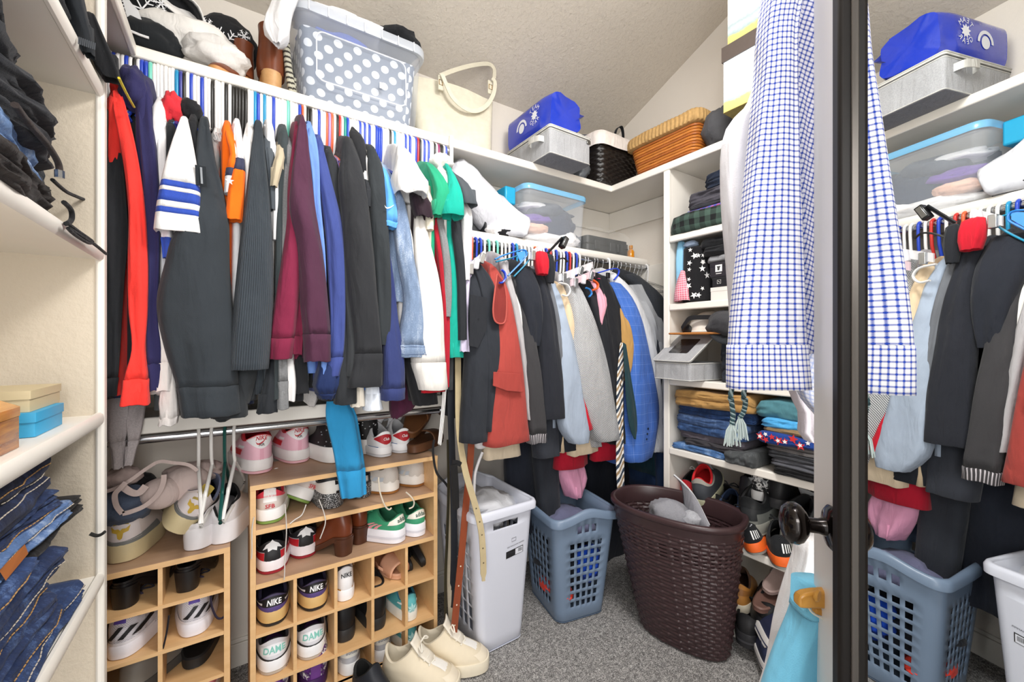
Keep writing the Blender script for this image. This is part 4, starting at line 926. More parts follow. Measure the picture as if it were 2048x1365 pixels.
# cream handbag
def bag():
    t = thing('handbag', 'cream leather tote handbag with two strap handles on upper shelf', 'handbag', (.94, 1.93, ZU))
    M = TR(.925, 1.93, ZU, -.06); LE = leather('#cdc7b4', .42, bump=.05)
    mb = MB(); rows = []
    for j in range(15):
        q = j/14; z = .33*q; w = lerp(.40, .455, q); d = lerp(.15, .045, q**.9)
        P = []
        for p in rrect(w, d, min(.05, d*.45), z, 5, (8, 1)):
            P.append(M @ (p+Vector((0, -.018*nz((p.x*6, p.y*3, z*6), 1, 4)*(1-q*.4)-.012*math.exp(-((p.x-.1)**2+(z-.08)**2)*90)*(p.y < 0), .012*math.cos(p.x*9)*q*q))))
        rows.append(P)
    e = rows[-1]; c = sum(e, Vector())/len(e); rows.append([c+(p-c)*.96+Vector((0, 0, -.004)) for p in e]); rows.append([c+(p-c)*.9+Vector((0, 0, -.08)) for p in e])
    mb.loft(rows); mb.build('body', LE, t, smooth=60)
    gold = mat('#c8a468', .25, 1, name='brass')
    def strap(pts, y, name='handle'):
        mb = MB(); mb.strip([M @ Vector(p) for p in spline(pts, 26)], M.to_3x3() @ Vector((0, .002, 0)), M.to_3x3() @ Vector((0, 1, 0)), .018); return mb.build(name, LE, t, smooth=60)
    def ribbon(px, Y):
        P = [Q(a, b, y=Y) for a, b in spline(px, 30)]; mb = MB(); rings = []
        for i, p in enumerate(P):
            d = (P[min(i+1, 29)]-P[max(i-1, 0)]).normalized(); n = Vector((0, .0022, 0)); w = d.cross(Vector((0, 1, 0))).normalized()*.0105
            rings.append([p-w-n, p+w-n, p+w+n, p-w+n])
        mb.loft(rings); mb.build('handle', LE, t, smooth=60)
    ribbon([(880, 152), (905, 142), (940, 132), (975, 128), (988, 138), (988, 156)], 1.945)
    ribbon([(884, 148), (892, 168), (906, 196), (930, 217), (952, 222), (972, 212), (986, 190), (990, 166), (984, 156)], 1.855)
    for px in ((881, 166), (980, 175)):
        c = Q(*px, y=1.872)
        mb = MB(); mb.box(-.013, .013, -.004, .004, -.035, .035, M=Matrix.Translation(c)); tb = mb.build('handle_tab', LE, t, bevel=.002)
        mb = MB(); mb.tube([c+Vector((x, -.006, z)) for x, z in ((-.009, -.012), (.009, -.012), (.009, .012), (-.009, .012))], .002, 6, closed=True); mb.build('buckle', gold, tb)
bag()

# grey felt zip boxes
GF = fab('#a6a7aa', 'heather', bump=1.2); GF2 = fab('#77777c', 'heather'); CRM = fab('#c9c8c3')
def zip_box(label, M, w, d, h, lid_open=0.0, window=False):
    t = thing('zip_box', label, 'storage box', M.translation, group='grey felt zip boxes')
    mb = MB(); mb.loft([rrect(w, d, .012, z, 4, (2, 2), M) for z in (.002, h*.5, h*.9)], cap0=True, cap1=not lid_open); mb.build('body', GF, t)
    mb = MB(); mb.loft([rrect(w-.004, d-.004, .012, z, 4, (2, 2), M) for z in (0, .002)]); mb.build('base', GF2, t)
    for z in (.004, h*.9-.004):
        mb = MB(); mb.tube(rrect(w+.001, d+.001, .012, z, 4, (2, 2), M), .0022, 6, closed=True); mb.build('piping', CRM, t)
    LM = M @ Matrix.Translation((0, -d/2, h*.9)) @ Matrix.Rotation(lid_open, 4, 'X') @ Matrix.Translation((0, d/2, 0))
    mb = MB(); mb.loft([rrect(w+.004, d+.004, .012, z, 4, (2, 2), LM) for z in (.003, h*.1+.002)]); l = mb.build('lid', GF if window else CRM, t)
    mb = MB(); mb.tube(rrect(w+.006, d+.006, .012, h*.1, 4, (2, 2), LM), .0025, 6, closed=True); mb.build('piping', CRM, l)
    mb = MB(); mb.tube(rrect(w+.004, d+.004, .012, h*.02, 4, (2, 2), LM), .0018, 6, closed=True); mb.build('zipper', mat('#8b8b88', .4, .5, name='zip'), l)
    if window:
        mb = MB(); mb.loft([rrect(w*.52, d*.5, .008, z, 4, (2, 2), LM) for z in (h*.1+.001, h*.1+.004)]); mb.build('window', mat('#26272b', .12, 0, .6, .5, 40, .4, 0, 'vinyl'), l)
    return t, l
M1 = TR(1.325+.14, 1.64+.20, ZU+.001)
t, l = zip_box('grey felt zip box with cream piping under the shiny blue bag', M1, .28, .40, .145)
mb = MB(); P = spline([(1.323, 1.80, ZU+.10), (1.300, 1.79, ZU+.105), (1.297, 1.74, ZU+.10), (1.300, 1.70, ZU+.092), (1.323, 1.69, ZU+.09)], 16); mb.strip(P, (0, 0, .03), (1, 0, 0), .004); mb.build('handle', CRM, t)
mb = MB(); mb.box(1.575, 1.60, 1.632, 1.638, ZU+.11, ZU+.128); mb.build('zip_pull', mat('#8b8b88', .3, .9, name='zip2'), t, bevel=.002)
# shiny blue vinyl bag
def bluebag():
    t = thing('lunch_bag', 'shiny royal blue vinyl bag with white emblem on the grey zip box', 'bag', (1.46, 1.86, ZU+.15))
    V_ = mat('#1a38b8', .2, 0, .6, .12, 13, .9, .6, 'blue_vinyl'); M = TR(1.455, 1.865, ZU+.15)
    mb = MB(); rows = []
    for j in range(20):
        q = j/19; y = lerp(-.19, .19, q); P = []
        s = .86+.14*math.sin(PI*min(1, q*3+.15)*.5) if q < .3 else 1
        for k in range(32):
            a = 2*PI*k/32; ex = math.copysign(abs(math.cos(a))**.45, math.cos(a)); ez = math.copysign(abs(math.sin(a))**.45, math.sin(a))
            xx = ex*.112*s; zz = .105+ez*.1*s
            cr = .012*(.5-abs(nz((xx*12, y*10, zz*14), 1, 2)))*(ex > .5)+.02*(.5-abs(nz((xx*9, y*9, zz*10), 1.5, 6)))*(q < .12)
            P.append(M @ Vector((xx+cr, y-.02*nz((xx*9, zz*9, 0), 1, 3)*(q < .2), max(.004, zz+cr*.6))))
        rows.append(P)
    mb.loft(rows); mb.build('body', V_, t, smooth=60)
    mb = MB(); P = spline([(.085, -.15, .205), (.11, -.13, .185), (.13, -.15, .15), (.125, -.19, .12), (.09, -.205, .10)], 18); mb.strip([M @ Vector(p) for p in P], (.022, .0, .018), (.5, -.5, .5), .006); mb.build('handle', mat('#142f9c', .35, name='webbing'), t)
    WHT = mat('#e8eaf2', .5, name='white_print')
    S_ = lambda cy, cz: (lambda a, b: M @ Vector((-.1135, cy-a, cz+b)))
    mb = MB(); f = S_(-.07, .115); r0 = .042
    for wd, a0, sg in (('TEAM', PI/2, -1), ('GEAR', -PI/2, 1)):
        for i, ch in enumerate(wd):
            a = a0+sg*(i-1.5)*.55; Vv, F = text_mesh(ch, .03); rt = a-PI/2 if sg < 0 else a+PI/2
            Vv = [Vector((v.x*math.cos(rt)-v.y*math.sin(rt)+r0*math.cos(a), v.x*math.sin(rt)+v.y*math.cos(rt)+r0*math.sin(a), 0)) for v in Vv]
            put2d(mb, Vv, F, f)
    Vv, F = star2d(.03, 9, .6); put2d(mb, Vv, F, f)
    mb.build('emblem', WHT, t, smooth=0)
    mb = MB(); f = S_(.05, .10); Vv, F = disc2d(.026, 20); put2d(mb, Vv, F, lambda a, b: f(a, b-.008))
    arc = [(.05*math.cos(a), .05*math.sin(a)-.01) for a in [PI*k/12 for k in range(13)]]+[(.036*math.cos(a), .036*math.sin(a)-.01) for a in [PI-PI*k/12 for k in range(13)]]
    Vv, F = poly2d(arc); put2d(mb, Vv, F, f); mb.build('emblem', WHT, t, smooth=0)
bluebag()

# black wicker basket with cloth liner in the corner
def woven(name, m, parent, ringfn, z0, z1, nu, nv, amp, cols, rows_, sx=1.0):
    mb = MB(); R = []
    for j in range(nv+1):
        f = j/nv; P = []
        base = ringfn(f, nu); c = sum(base, Vector())/nu
        for k in range(nu):
            p = base[k]; d = (p-c); d.z = 0; d.normalize()
            u = k/nu*cols; v = f*rows_
            row = int(v); w = math.cos(PI*(u+(row % 2)))*abs(math.sin(PI*v))**.5
            P.append(p+d*amp*(w*.5+.5*abs(math.sin(PI*v))**.5+.25*nz((k*.7, j*.9, 0))))
        R.append(P)
    mb.grid(R, True); return mb.build(name, m, parent, smooth=70)
t = thing('wicker_basket', 'black wicker basket with white cloth liner in the shelf corner', 'basket', (1.965, 1.93, ZU))
def resample(P, n):
    L = [0]
    for i in range(len(P)): L.append(L[-1]+(P[(i+1) % len(P)]-P[i]).length)
    out = []; k = 0
    for i in range(n):
        s = L[-1]*i/n
        while L[k+1] < s: k += 1
        out.append(P[k].lerp(P[(k+1) % len(P)], (s-L[k])/max(1e-9, L[k+1]-L[k])))
    return out
BM = TR(1.975, 1.92, ZU)
bw = lambda f: (lerp(.30, .42, f), lerp(.28, .38, f))
woven('weave', mat('#1d1917', .35, 0, .5, .3, 60, 0, 0, 'black_wicker'), t, lambda f, n: resample(rrect(*bw(f), .05, .26*f+.004, 6, (2, 2), BM), n), 0, .26, 200, 72, .006, 44, 19)
mb = MB(); R = []
for z, g in ((.205, .024), (.225, .026), (.255, .024), (.285, .016), (.288, -.004), (.2, -.03)):
    R.append([p+Vector((0, 0, .006*nz(p*14, 1, 2))) for p in resample(rrect(.42+g, .38+g, .05, z, 6, (4, 4), BM), 90)])
mb.grid(R, True); mb.build('liner', fab('#e8dfd8'), t, smooth=180)
mb = MB(); mb.cap(rrect(.3, .28, .05, .004, 6, (2, 2), BM)); mb.build('base', mat('#1d1917', .5, name='wicker_base'), t)
t = thing('duffel_bag', 'navy blue duffel bag with black strap piled in the black basket', 'bag', (1.97, 1.95, ZU+.22))
blob(t, 'body', (1.97, 1.94, ZU+.27), (.23, .16, .085), fab('#152744'), 41, .22)
mb = MB(); mb.strip(spline([(1.98, 1.82, ZU+.30), (1.985, 1.80, ZU+.37), (2.03, 1.80, ZU+.40), (2.07, 1.82, ZU+.36), (2.08, 1.84, ZU+.3)], 18), (.0, .022, .0), (0, 0, 1), .004); mb.build('strap', fab('#191a1d'), t)
blob_t('small dark navy cloth bundle left of the white basket liner', 'navy_cloth', 'cloth', (1.70, 2.03, ZU+.19), (.10, .08, .055), fab('#172743'), 43, .3)
blob_t('grey plastic clamp light lying beside the black wicker basket', 'clamp_light', 'lamp', (1.70, 1.82, ZU+.06), (.05, .05, .06), mat('#5c6167', .3), 44, .3)
# orange rattan basket with seagrass lid
t = thing('rattan_basket', 'orange rattan basket with tan seagrass lid on the right upper shelf', 'basket', (2.06, 1.42, ZU))
RAT = [mat(c, .38, 0, .5, .3, 25, .1, .2, 'rattan') for c in ('#b8702c', '#a8602a', '#c47a35')]
RM = TR(2.075, 1.43, ZU)
for i in range(11):
    q = i/10; mb = MB(); P = resample(rrect(lerp(.25, .29, q), lerp(.37, .42, q), .035, .009+.0138*i, 5, (4, 4), RM), 64)
    mb.tube([p+Vector((0, 0, .0015*nz(p*20, 1, i))) for p in P], .0068, 7, closed=True); mb.build('rattan_rod', RAT[i % 3], t)
mb = MB(); mb.cap(rrect(.25, .37, .03, .004, 5, (2, 2), RM)); mb.build('base', RAT[1], t)
mb = MB(); mb.loft([rrect(.238, .358, .03, .006, 5, (2, 2), RM), rrect(.278, .408, .03, .158, 5, (2, 2), RM)]); mb.build('dark_gap_core', mat('#5a2d10', .7, name='painted_gap_shade'), t)  # dark core added behind the rods, its colour stands for shade in the gaps
SG = mat('#b4905c', .75, 0, .3, .35, 50, .5, 0, 'seagrass')
mb = MB(); R = []
for z, g in ((.155, .02), (.158, .04), (.175, .046), (.195, .044), (.215, .034), (.225, .012), (.222, -.06), (.225, -.2)):
    P = resample(rrect(.30+g, .43+g, .05, z, 6, (4, 4), RM), 260); c = sum(P, Vector())/260
    R.append([p+(p-c).normalized()*(.0032*math.sin(k*PI*.5+nz(p*9)*2)) + Vector((0, 0, .006*nz(p*9, 1, 2))) for k, p in enumerate(P)])
mb.grid(R, True); mb.cap(R[-1]); mb.cap(R[0]); mb.build('lid', SG, t, smooth=60)

# middle shelf: clear bin with blue lid, bag, boxes
ZM = 1.942
t = thing('clear_bin', 'clear plastic bin with light blue lid full of clothes on middle shelf', 'storage bin', (1.51, 1.97, ZM))
CM = TR(1.515, 1.965, ZM)
for nm, c, r, col, sd in (('white_cloth', (0, 0, .04), (.2, .14, .04), '#eceaea', 1), ('navy_cloth', (.05, .01, .12), (.185, .135, .095), '#2c3346', 2), ('grey_cloth', (.02, .02, .21), (.185, .13, .05), '#4d525b', 3),
                          ('purple_cloth', (-.09, -.04, .135), (.11, .10, .035), '#6b4a9c', 4), ('peach_cloth', (-.11, -.09, .085), (.08, .055, .03), '#e3b9a4', 5), ('white_cloth', (.11, -.08, .05), (.09, .07, .05), '#f0eff0', 6), ('dark_cloth', (.10, .02, .15), (.105, .125, .10), '#343a48', 8), ('light_cloth', (-.06, .0, .225), (.12, .1, .03), '#d8d8da', 7)):
    blob(t, nm, CM @ Vector(c), r, fab(col), sd+50, .3)
BC = clear('#e6ecf4', .22, .06, 'bin_plastic')
mb = MB(); mb.loft([rrect(w, d, .04, z, 6, (2, 2), CM) for w, d, z in ((.39, .28, 0), (.41, .30, .01), (.425, .31, .12), (.44, .325, .275), (.455, .335, .28))], cap1=False); mb.build('tub', BC, t)
LB = clear('#7fc4ee', .75, .2, 'blue_lid')
mb = MB(); mb.loft([rrect(w, d, .045, z, 6, (2, 2), CM) for w, d, z in ((.458, .338, .278), (.462, .342, .30), (.455, .335, .308))], cap0=False, cap1=False); l = mb.build('lid_rim', LB, t)
mb = MB(); mb.loft([rrect(w, d, .045, z, 6, (2, 2), CM) for w, d, z in ((.455, .335, .307), (.41, .29, .308), (.40, .28, .30))], cap0=False); mb.build('lid_top', clear('#dbe8f2', .4, .15), l)
mb = MB(); P = [CM @ Vector((-.228, -.1, .302)), CM @ Vector((-.24, -.05, .295)), CM @ Vector((-.24, .09, .24)), CM @ Vector((-.228, .11, .23))]
mb = MB(); mb.box(-.30, -.232, -.08, .08, .205, .30, M=CM); mb.build('latch', mat('#1f9cc6', .35, name='teal_latch'), t, bevel=.008)
t = thing('garment_bag', 'white padded garment bag leaning along the middle shelf', 'bag', (1.10, 1.95, ZM))
mb = MB(); rows = []
path = spline([(.86, 1.93, 2.24), (.96, 1.93, 2.20), (1.08, 1.92, 2.11), (1.19, 1.90, 2.03), (1.27, 1.88, 1.985), (1.29, 1.88, 1.975)], 24)
for i, p in enumerate(path):
    f = i/23; rr_ = .105*(min(1, .35+f*5))*(1 if f < .8 else 1-.9*((f-.8)/.2)**2); P = []
    for k in range(28):
        a = 2*PI*k/28; n_ = 1+.22*(.5-abs(nz((p[0]*9, math.cos(a)*1.8, math.sin(a)*1.8), 1, 3)))+.12*nz((p[0]*20, math.cos(a)*3, math.sin(a)*3), 1, 8)
        P.append(Vector((p[0]+.04*math.sin(a)*.9, p[1]+.115*math.cos(a)*n_*min(1, rr_/.1), max(ZM+.004, p[2]+math.sin(a)*rr_*n_))))
    rows.append(P)
mb.loft(rows); mb.build('bag', fab('#cdced4', bump=.5, rough=.6), t, smooth=180)
t = thing('open_box', 'black open box lying on its side at the left of the middle shelf', 'box', (1.0, 1.9, ZM))
DB = mat('#26282b', .45, 0, .4, .1, 20, .02, 0, 'black_plastic')
mb = MB(); X0, X1 = .955, 1.07
mb.box(X0, X1, 1.84, 2.08, ZM, ZM+.008); mb.box(X0, X1, 1.84, 2.08, ZM+.132, ZM+.14); mb.box(X0, X0+.008, 1.84, 2.08, ZM, ZM+.14); mb.box(X1-.008, X1, 1.84, 2.08, ZM, ZM+.14); mb.build('shell', DB, t, bevel=.002)
mb = MB(); mb.box(X0+.008, X1-.008, 1.90, 1.905, ZM+.008, ZM+.132); mb.build('tray', mat('#3a3c40', .5, name='tray'), t)
blob_t('crumpled black and white cloth between box and clear bin', 'cloth', 'cloth', (1.19, 1.86, ZM+.03), (.10, .06, .035), fab('#1c1c1f'), 61, .3, flatb=.15)
blob_t('small white cloth wad beside the black open box', 'cloth', 'cloth', (1.115, 1.84, ZM+.03), (.04, .04, .035), fab('#e6e4e4'), 62, .4, flatb=.15)
t = thing('tool_case', 'dark grey hard case in clear plastic right of the clear bin', 'case', (1.93, 1.93, ZM))
TM = TR(1.945, 1.93, ZM)
mb = MB(); mb.loft([rrect(.36, .2, .02, z, 5, (2, 2), TM) for z in (0, .045, .095, .10)]); b = mb.build('case', mat('#2c3034', .5, 0, .4, .08, 30, .03, 0, 'case_plastic'), t, smooth=30)
mb = MB(); mb.box(-.181, .181, -.102, .102, .05, .056, M=TM); mb.build('seam', mat('#1d1f21', .5, name='seam'), t)
for x in (-.1, .03, .1):
    mb = MB(); mb.box(x-.02, x+.02, -.108, -.1, .02, .075, M=TM); mb.build('latch', mat('#2f3337', .4, name='latch'), b, bevel=.003)
mb = MB(); R = []
for j, (w, d, z) in enumerate(((.40, .24, .0), (.42, .25, .05), (.41, .24, .12), (.36, .2, .15), (.2, .08, .155))):
    R.append([p+Vector((nz(p*30, 1, j), nz(p*30, 1, j+4), nz(p*30, 1, j+8)*(j > 0)))*.014 for p in resample(rrect(w, d, .03, z+.003, 5, (3, 3), TM), 60)])
mb.grid(R, True); mb.cap(R[-1]); mb.build('plastic_wrap', clear('#f3f2ee', .10, .1), t, smooth=25)
t = thing('bottle', 'small amber bottle at the wall end of the middle shelf', 'bottle', (2.19, 1.86, ZM))
mb = MB(); mb.lathe([(0, 0), (.022, 0), (.023, .01), (.023, .05), (.016, .062), (.009, .068), (.009, .074)], 20, TR(2.19, 1.86, ZM)); mb.build('body', mat('#d98a12', .2, 0, .5, .2, 40, 0, .3, 'amber'), t)
mb = MB(); mb.lathe([(.0125, .072), (.0125, .092), (0, .092)], 16, TR(2.19, 1.86, ZM)); mb.build('cap', mat('#c9821c', .35, name='amber_cap'), t)
t = thing('bottle', 'black torn packet standing behind the amber bottle', 'packet', (2.23, 1.95, ZM))
mb = MB(); mb.loft([rrect(.05, .03, .006, z, 3, (2, 2), TR(2.23, 1.95, ZM, .2)) for z in (0, .05, .09, .12)]); mb.build('packet', mat('#1d1c1c', .5, 0, .4, .5, 60, .3, 0, 'foil'), t)

# ------------------------------------------------------------------ laundry hampers
def lattice(ringpts_fn, nv, holes, m, parent, name, solid=.004, smooth=50):
    """ringpts_fn(v) -> (points, tags); holes(tag_k, row) True = opening"""
    mb = MB(); rows = [ringpts_fn(v)[0] for v in nv]; tags = ringpts_fn(nv[0])[1]
    mb.grid(rows, True, skip=lambda k, r: holes(tags[k], r))
    return mb.build(name, m, parent, smooth=smooth, solid=solid)
def sided_ring(w, d, r, z, M, cols, colw, margin):
    """rounded rectangle whose sides are cut at the hole columns; tags (side, column or None)"""
    P = []; T = []; hw, hd = w/2, d/2
    cor = [(hw-r, -hd+r, -PI/2), (hw-r, hd-r, 0), (-hw+r, hd-r, PI/2), (-hw+r, -hd+r, PI)]
    for s in range(4):   # side s runs from corner s-1 to corner s : 0 = front (-y), 1 = right, 2 = back, 3 = left
        cx, cy, a0 = cor[s]
        px, py, pa = cor[s-1]
        A = Vector((px+r*math.cos(pa+PI/2), py+r*math.sin(pa+PI/2), z)); B = Vector((cx+r*math.cos(a0), cy+r*math.sin(a0), z))
        n = cols[s]
        cuts = [0.0]; tg = []
        if n:
            pitch = (1-2*margin)/n
            for i in range(n):
                a = margin+pitch*(i+.5-colw/2); b = margin+pitch*(i+.5+colw/2)
                tg.append(None); cuts.append(a); tg.append(i); cuts.append(b)
        tg.append(None)
        for c, g in zip(cuts, tg): P.append(A.lerp(B, c)); T.append((s, g))
        for j in range(6):
            a = a0+PI/2*j/6; P.append(Vector((cx+r*math.cos(a), cy+r*math.sin(a), z))); T.append((s, None))
    return [M @ p for p in P], T
def rim_tube(ring, prof, m, parent, name):
    """lip swept round a closed ring: prof = list of (out, up)"""
    c = sum(ring, Vector())/len(ring); mb = MB(); rows = []
    for o, u in prof:
        rows.append([p+((p-c)*Vector((1, 1, 0))).normalized()*o+Vector((0, 0, u)) for p in ring])
    mb.grid(rows, True); return mb.build(name, m, parent, smooth=60)
# white hamper
t = thing('laundry_hamper', 'tall white rectangular plastic hamper with slotted sides on carpet', 'hamper', (1.02, 1.77, 0))
WP = mat('#d5d8e4', .35, 0, .45, name='white_plastic')
HMx = TR(1.015, 1.775, .003, 0.02)
ys = [.0, .012, .05]
rowsv = [0, .015, .06]
nrow = 7
for i in range(nrow): a = .085+(.5-.085)*i/nrow; rowsv += [a, a+.052]
rowsv += [.545, .555, .585, .64]
def wring(z):
    q = z/.64; s = .93 if z == 0 else 1
    P, T = sided_ring(lerp(.235, .325, q)*s, lerp(.345, .40, q)*s, .035, z, HMx, (1, 5, 1, 5), .62, .06)
    return [p+Vector((0, 0, .075*max(0, (q-.86)/.14)*math.exp(-((p-HMx @ Vector((0, .2, z))).length/.11)**2))) for p in P], T
hol = lambda tg, r: (tg[0] in (1, 3) and tg[1] is not None and 3 <= r < 3+2*nrow and (r-3) % 2 == 0) or (tg[0] == 0 and tg[1] == 0 and r == 3+2*nrow+1-0)
body = lattice(wring, rowsv, hol, WP, t, 'tub', .004)
mb = MB(); mb.cap(wring(.004)[0]); mb.build('base', WP, t)
rim_tube(wring(.64)[0], [(0, -.006), (.012, -.03), (.02, -.028), (.021, -.004), (.014, .008), (.003, .010), (-.004, .004), (-.004, -.03)], WP, t, 'rim')
mb = MB(); LBL = mat('#1d1d20', .5, name='label'); LW = mat('#dfe1ea', .5, name='label_white')
fr = lambda a, b: HMx @ Vector((.05+a, -.1945+(.52-.5-b)*.036, .50+b))
def front_pt(a, b):
    q = b/.64; return HMx @ Vector((a, -lerp(.345, .40, q)/2-.0012, b))
V, F = poly2d([(.005, .405), (.10, .415), (.10, .447), (.005, .437)]); put2d(mb, V, F, front_pt); lb = mb.build('label', LBL, t, smooth=0)
mb = MB(); V, F = poly2d([(.056, .4125), (.097, .4165), (.097, .4435), (.056, .4395)]); put2d(mb, V, F, lambda a, b: front_pt(a, b)+Vector((0, -.0006, 0))); mb.build('panel', LW, lb, smooth=0)
mb = MB()
for i in range(9):
    V, F = poly2d([(.072+i*.0024, .423), (.0732+i*.0024, .423), (.0732+i*.0024, .439), (.072+i*.0024, .439)]); put2d(mb, V, F, lambda a, b: front_pt(a, b)+Vector((0, -.0012, 0)))
mb.build('barcode', LBL, lb, smooth=0)
mb = MB(); V, F = text_mesh('RECTANGULAR HAMPER', .0085)
put2d(mb, V, F, lambda a, b: front_pt(a+.058, b+.460+a*.1)); V, F = text_mesh('RECTANGULAR', .006); put2d(mb, V, F, lambda a, b: front_pt(a+.03, b+.428)+Vector((0, -.0007, 0)))
mb.build('lettering', mat('#4a4a52', .6, name='ink'), t, smooth=0)
mb = MB(); P = [front_pt(a, b) for a, b in ((.035, .478), (.058, .48), (.058, .495), (.035, .493))]; mb.tube(P, .0008, 4, closed=True); mb.build('logo_box', mat('#55555d', .6, name='ink2'), t)
tag(blob(None, 'laundry', HMx @ Vector((0, .02, .585)), (.14, .17, .065), fab('#d2d3d8', bump=.4), 71, .4, fr=3), 'crumpled white laundry filling the white hamper', 'laundry')
tag(blob(None, 'laundry', HMx @ Vector((0, 0, .30)), (.115, .15, .21), fab('#c9cbd1'), 72, .15), 'white laundry seen through the slots of the white hamper', 'laundry')
# blue basket
t = thing('laundry_basket', 'slate blue laundry basket with square holes on the carpet', 'laundry basket', (1.485, 1.70, 0))
BP = mat('#73859c', .32, 0, .45, name='blue_plastic'); BMx = TR(1.485, 1.705, .003, -.19)
rowsb = [0, .012, .055]
for i in range(8): a = .075+i*.043; rowsb += [a, a+.028]
rowsb += [.43, .445, .475, .53]
def bring(z):
    q = z/.53; s = .94 if z == 0 else 1
    P, T = sided_ring(lerp(.275, .36, q)*s, lerp(.33, .43, q)*s, .045, z, BMx, (5, 6, 5, 6), .62, .10)
    out = []
    for p in P:
        l = BMx.inverted() @ p
        out.append(p+Vector((0, 0, .035*max(0, (q-.8)/.2)*math.exp(-(l.x/.09)**2))))
    return out, T
holb = lambda tg, r: (tg[1] is not None and 3 <= r < 19 and (r-3) % 2 == 0) or (tg[0] in (0, 2) and tg[1] in (1, 2, 3) and r == 20)
lattice(bring, rowsb, holb, BP, t, 'tub', .0045)
mb = MB(); mb.cap(bring(.004)[0]); mb.build('base', BP, t)
rim_tube(bring(.53)[0], [(0, -.008), (.012, -.034), (.021, -.032), (.023, -.004), (.014, .008), (.003, .009), (-.004, .003), (-.004, -.03)], BP, t, 'rim')
for nm, c, r, col, lab in (('laundry', (0, 0, .42), (.13, .16, .07), '#6d6f8c', 'grey lilac laundry on top in the blue basket'), ('laundry', (.0, .03, .22), (.145, .16, .11), '#25282f', 'dark laundry seen through the holes of the blue basket'),
                           ('laundry', (.07, -.105, .24), (.08, .06, .085), '#1d52d0', 'royal blue laundry pressed against the right holes of the blue basket'), ('laundry', (-.085, -.03, .12), (.062, .14, .045), '#ee4030', 'red laundry at the bottom of the blue basket')):
    tag(blob(None, nm, BMx @ Vector(c), r, fab(col), 80+int(c[2]*100), .2, rot=(0, 0, -.19)), lab, 'laundry')
# brown woven plastic hamper
t = thing('woven_hamper', 'dark brown woven plastic hamper in front of the cubby shoes', 'hamper', (1.75, 1.2, 0))
BR = mat('#3c2a2c', .34, 0, .5, .08, 40, .05, 0, 'brown_plastic')
ang = math.atan2(.97, -.25)
def oval(q, n, g=0.0):
    cx, cy = lerp(1.765, 1.735, q), lerp(1.185, 1.21, q); a = lerp(.195, .285, q**.9)+g; b = lerp(.105, .185, q**.9)+g
    P = []
    for k in range(n):
        th = 2*PI*k/n; ex = math.copysign(abs(math.cos(th))**.82, math.cos(th)); ey = math.copysign(abs(math.sin(th))**.82, math.sin(th))
        P.append(Vector((cx+ex*a*math.cos(ang)-ey*b*math.sin(ang), cy+ex*a*math.sin(ang)+ey*b*math.cos(ang), .006+.56*q)))
    return P
def hamper_weave():
    nu, nv = 504, 132; cols, rws = 42, 33; mb = MB(); R = []; oc = [oval(j/nv, nu) for j in range(nv+1)]
    for j in range(nv+1):
        f = j/nv; v = f*rws; row = int(min(v, rws-.001)); fr_ = v-row; P = []
        c = sum(oc[j], Vector())/nu
        for k in range(nu):
            u = k/nu*cols; colp = u-int(u); over = (int(u)+row) % 2 == 0
            prof_ = math.sin(PI*fr_)**.5 if 0 < fr_ < 1 else 0
            h = prof_*.005*(math.sin(PI*((u+row) % 2)/2)**.7)+.0022*(1 if colp < .24 else 0)*(.4 if over else 1)
            d = (oc[j][k]-c); d.z = 0; d.normalize()
            P.append(oc[j][k]+d*h)
        R.append(P)
    def skip(k, r):
        row = int(r/nv*rws); return row in (26, 27, 28, 29) and (r % 4) == 0 and (k % 12) in (4, 5, 6, 7, 8, 9)
    mb.grid(R, True, skip=skip); return mb.build('weave', BR, t, smooth=50, solid=.003)
hamper_weave()
mb = MB(); mb.cap(oval(0, 60)); mb.build('base', BR, t)
lip = [p+Vector((0, 0, 0)) for p in oval(1.0, 96)]
mb = MB(); rows = []
for o, u in [(.002, -.01), (.004, .03), (.012, .034), (.02, .04), (.021, .058), (.014, .064), (.002, .063), (-.004, .055), (-.005, -.02), (-.002, -.02)]:
    rows.append([p+Vector((0, 0, u)) for p in oval(1.0, 96, o)])
mb.grid(rows, True); rim = mb.build('rim', BR, t, smooth=60)
for k in range(9):
    a0 = oval(1, 96, .0225)[91+k-96 if 91+k >= 96 else 91+k]
    mb = MB(); mb.box(-.0018, .0018, -.0018, .0018, .042, .056, M=Matrix.Translation(a0)); mb.build('grip_ridge', BR, rim)
t = thing('grey_towel', 'grey heather cloth with pale hem lying in the brown hamper', 'towel', (1.68, 1.12, .56))
GT = fab('#8a8a90', 'heather')
blob(t, 'roll', (1.685, 1.20, .60), (.075, .10, .055), GT, 91, .22)
mb = MB(); rows = []
for j in range(14):
    f = j/13; P = []
    for k in range(14):
        g = k/13; p = Vector((1.80, 1.26, .74)).lerp(Vector((1.72, 1.02, .585)), f)+Vector((-.02, -.07, -.12)).lerp(Vector((-.03, -.05, -.03)), f)*g+Vector((.02*math.sin(f*4+g*3), 0, .02*math.sin(g*PI+f*2)))
        P.append(p)
    rows.append(P)
mb.grid(rows); mb.build('fold', GT, t, smooth=180, solid=.006)
mb = MB(); mb.tube([r_[0] for r_ in rows], .004, 6); mb.build('hem', fab('#c7c8cb'), t)
blob(t, 'tag_end', (1.70, 1.10, .605), (.045, .04, .03), fab('#a9aab0', 'heather'), 93, .2)
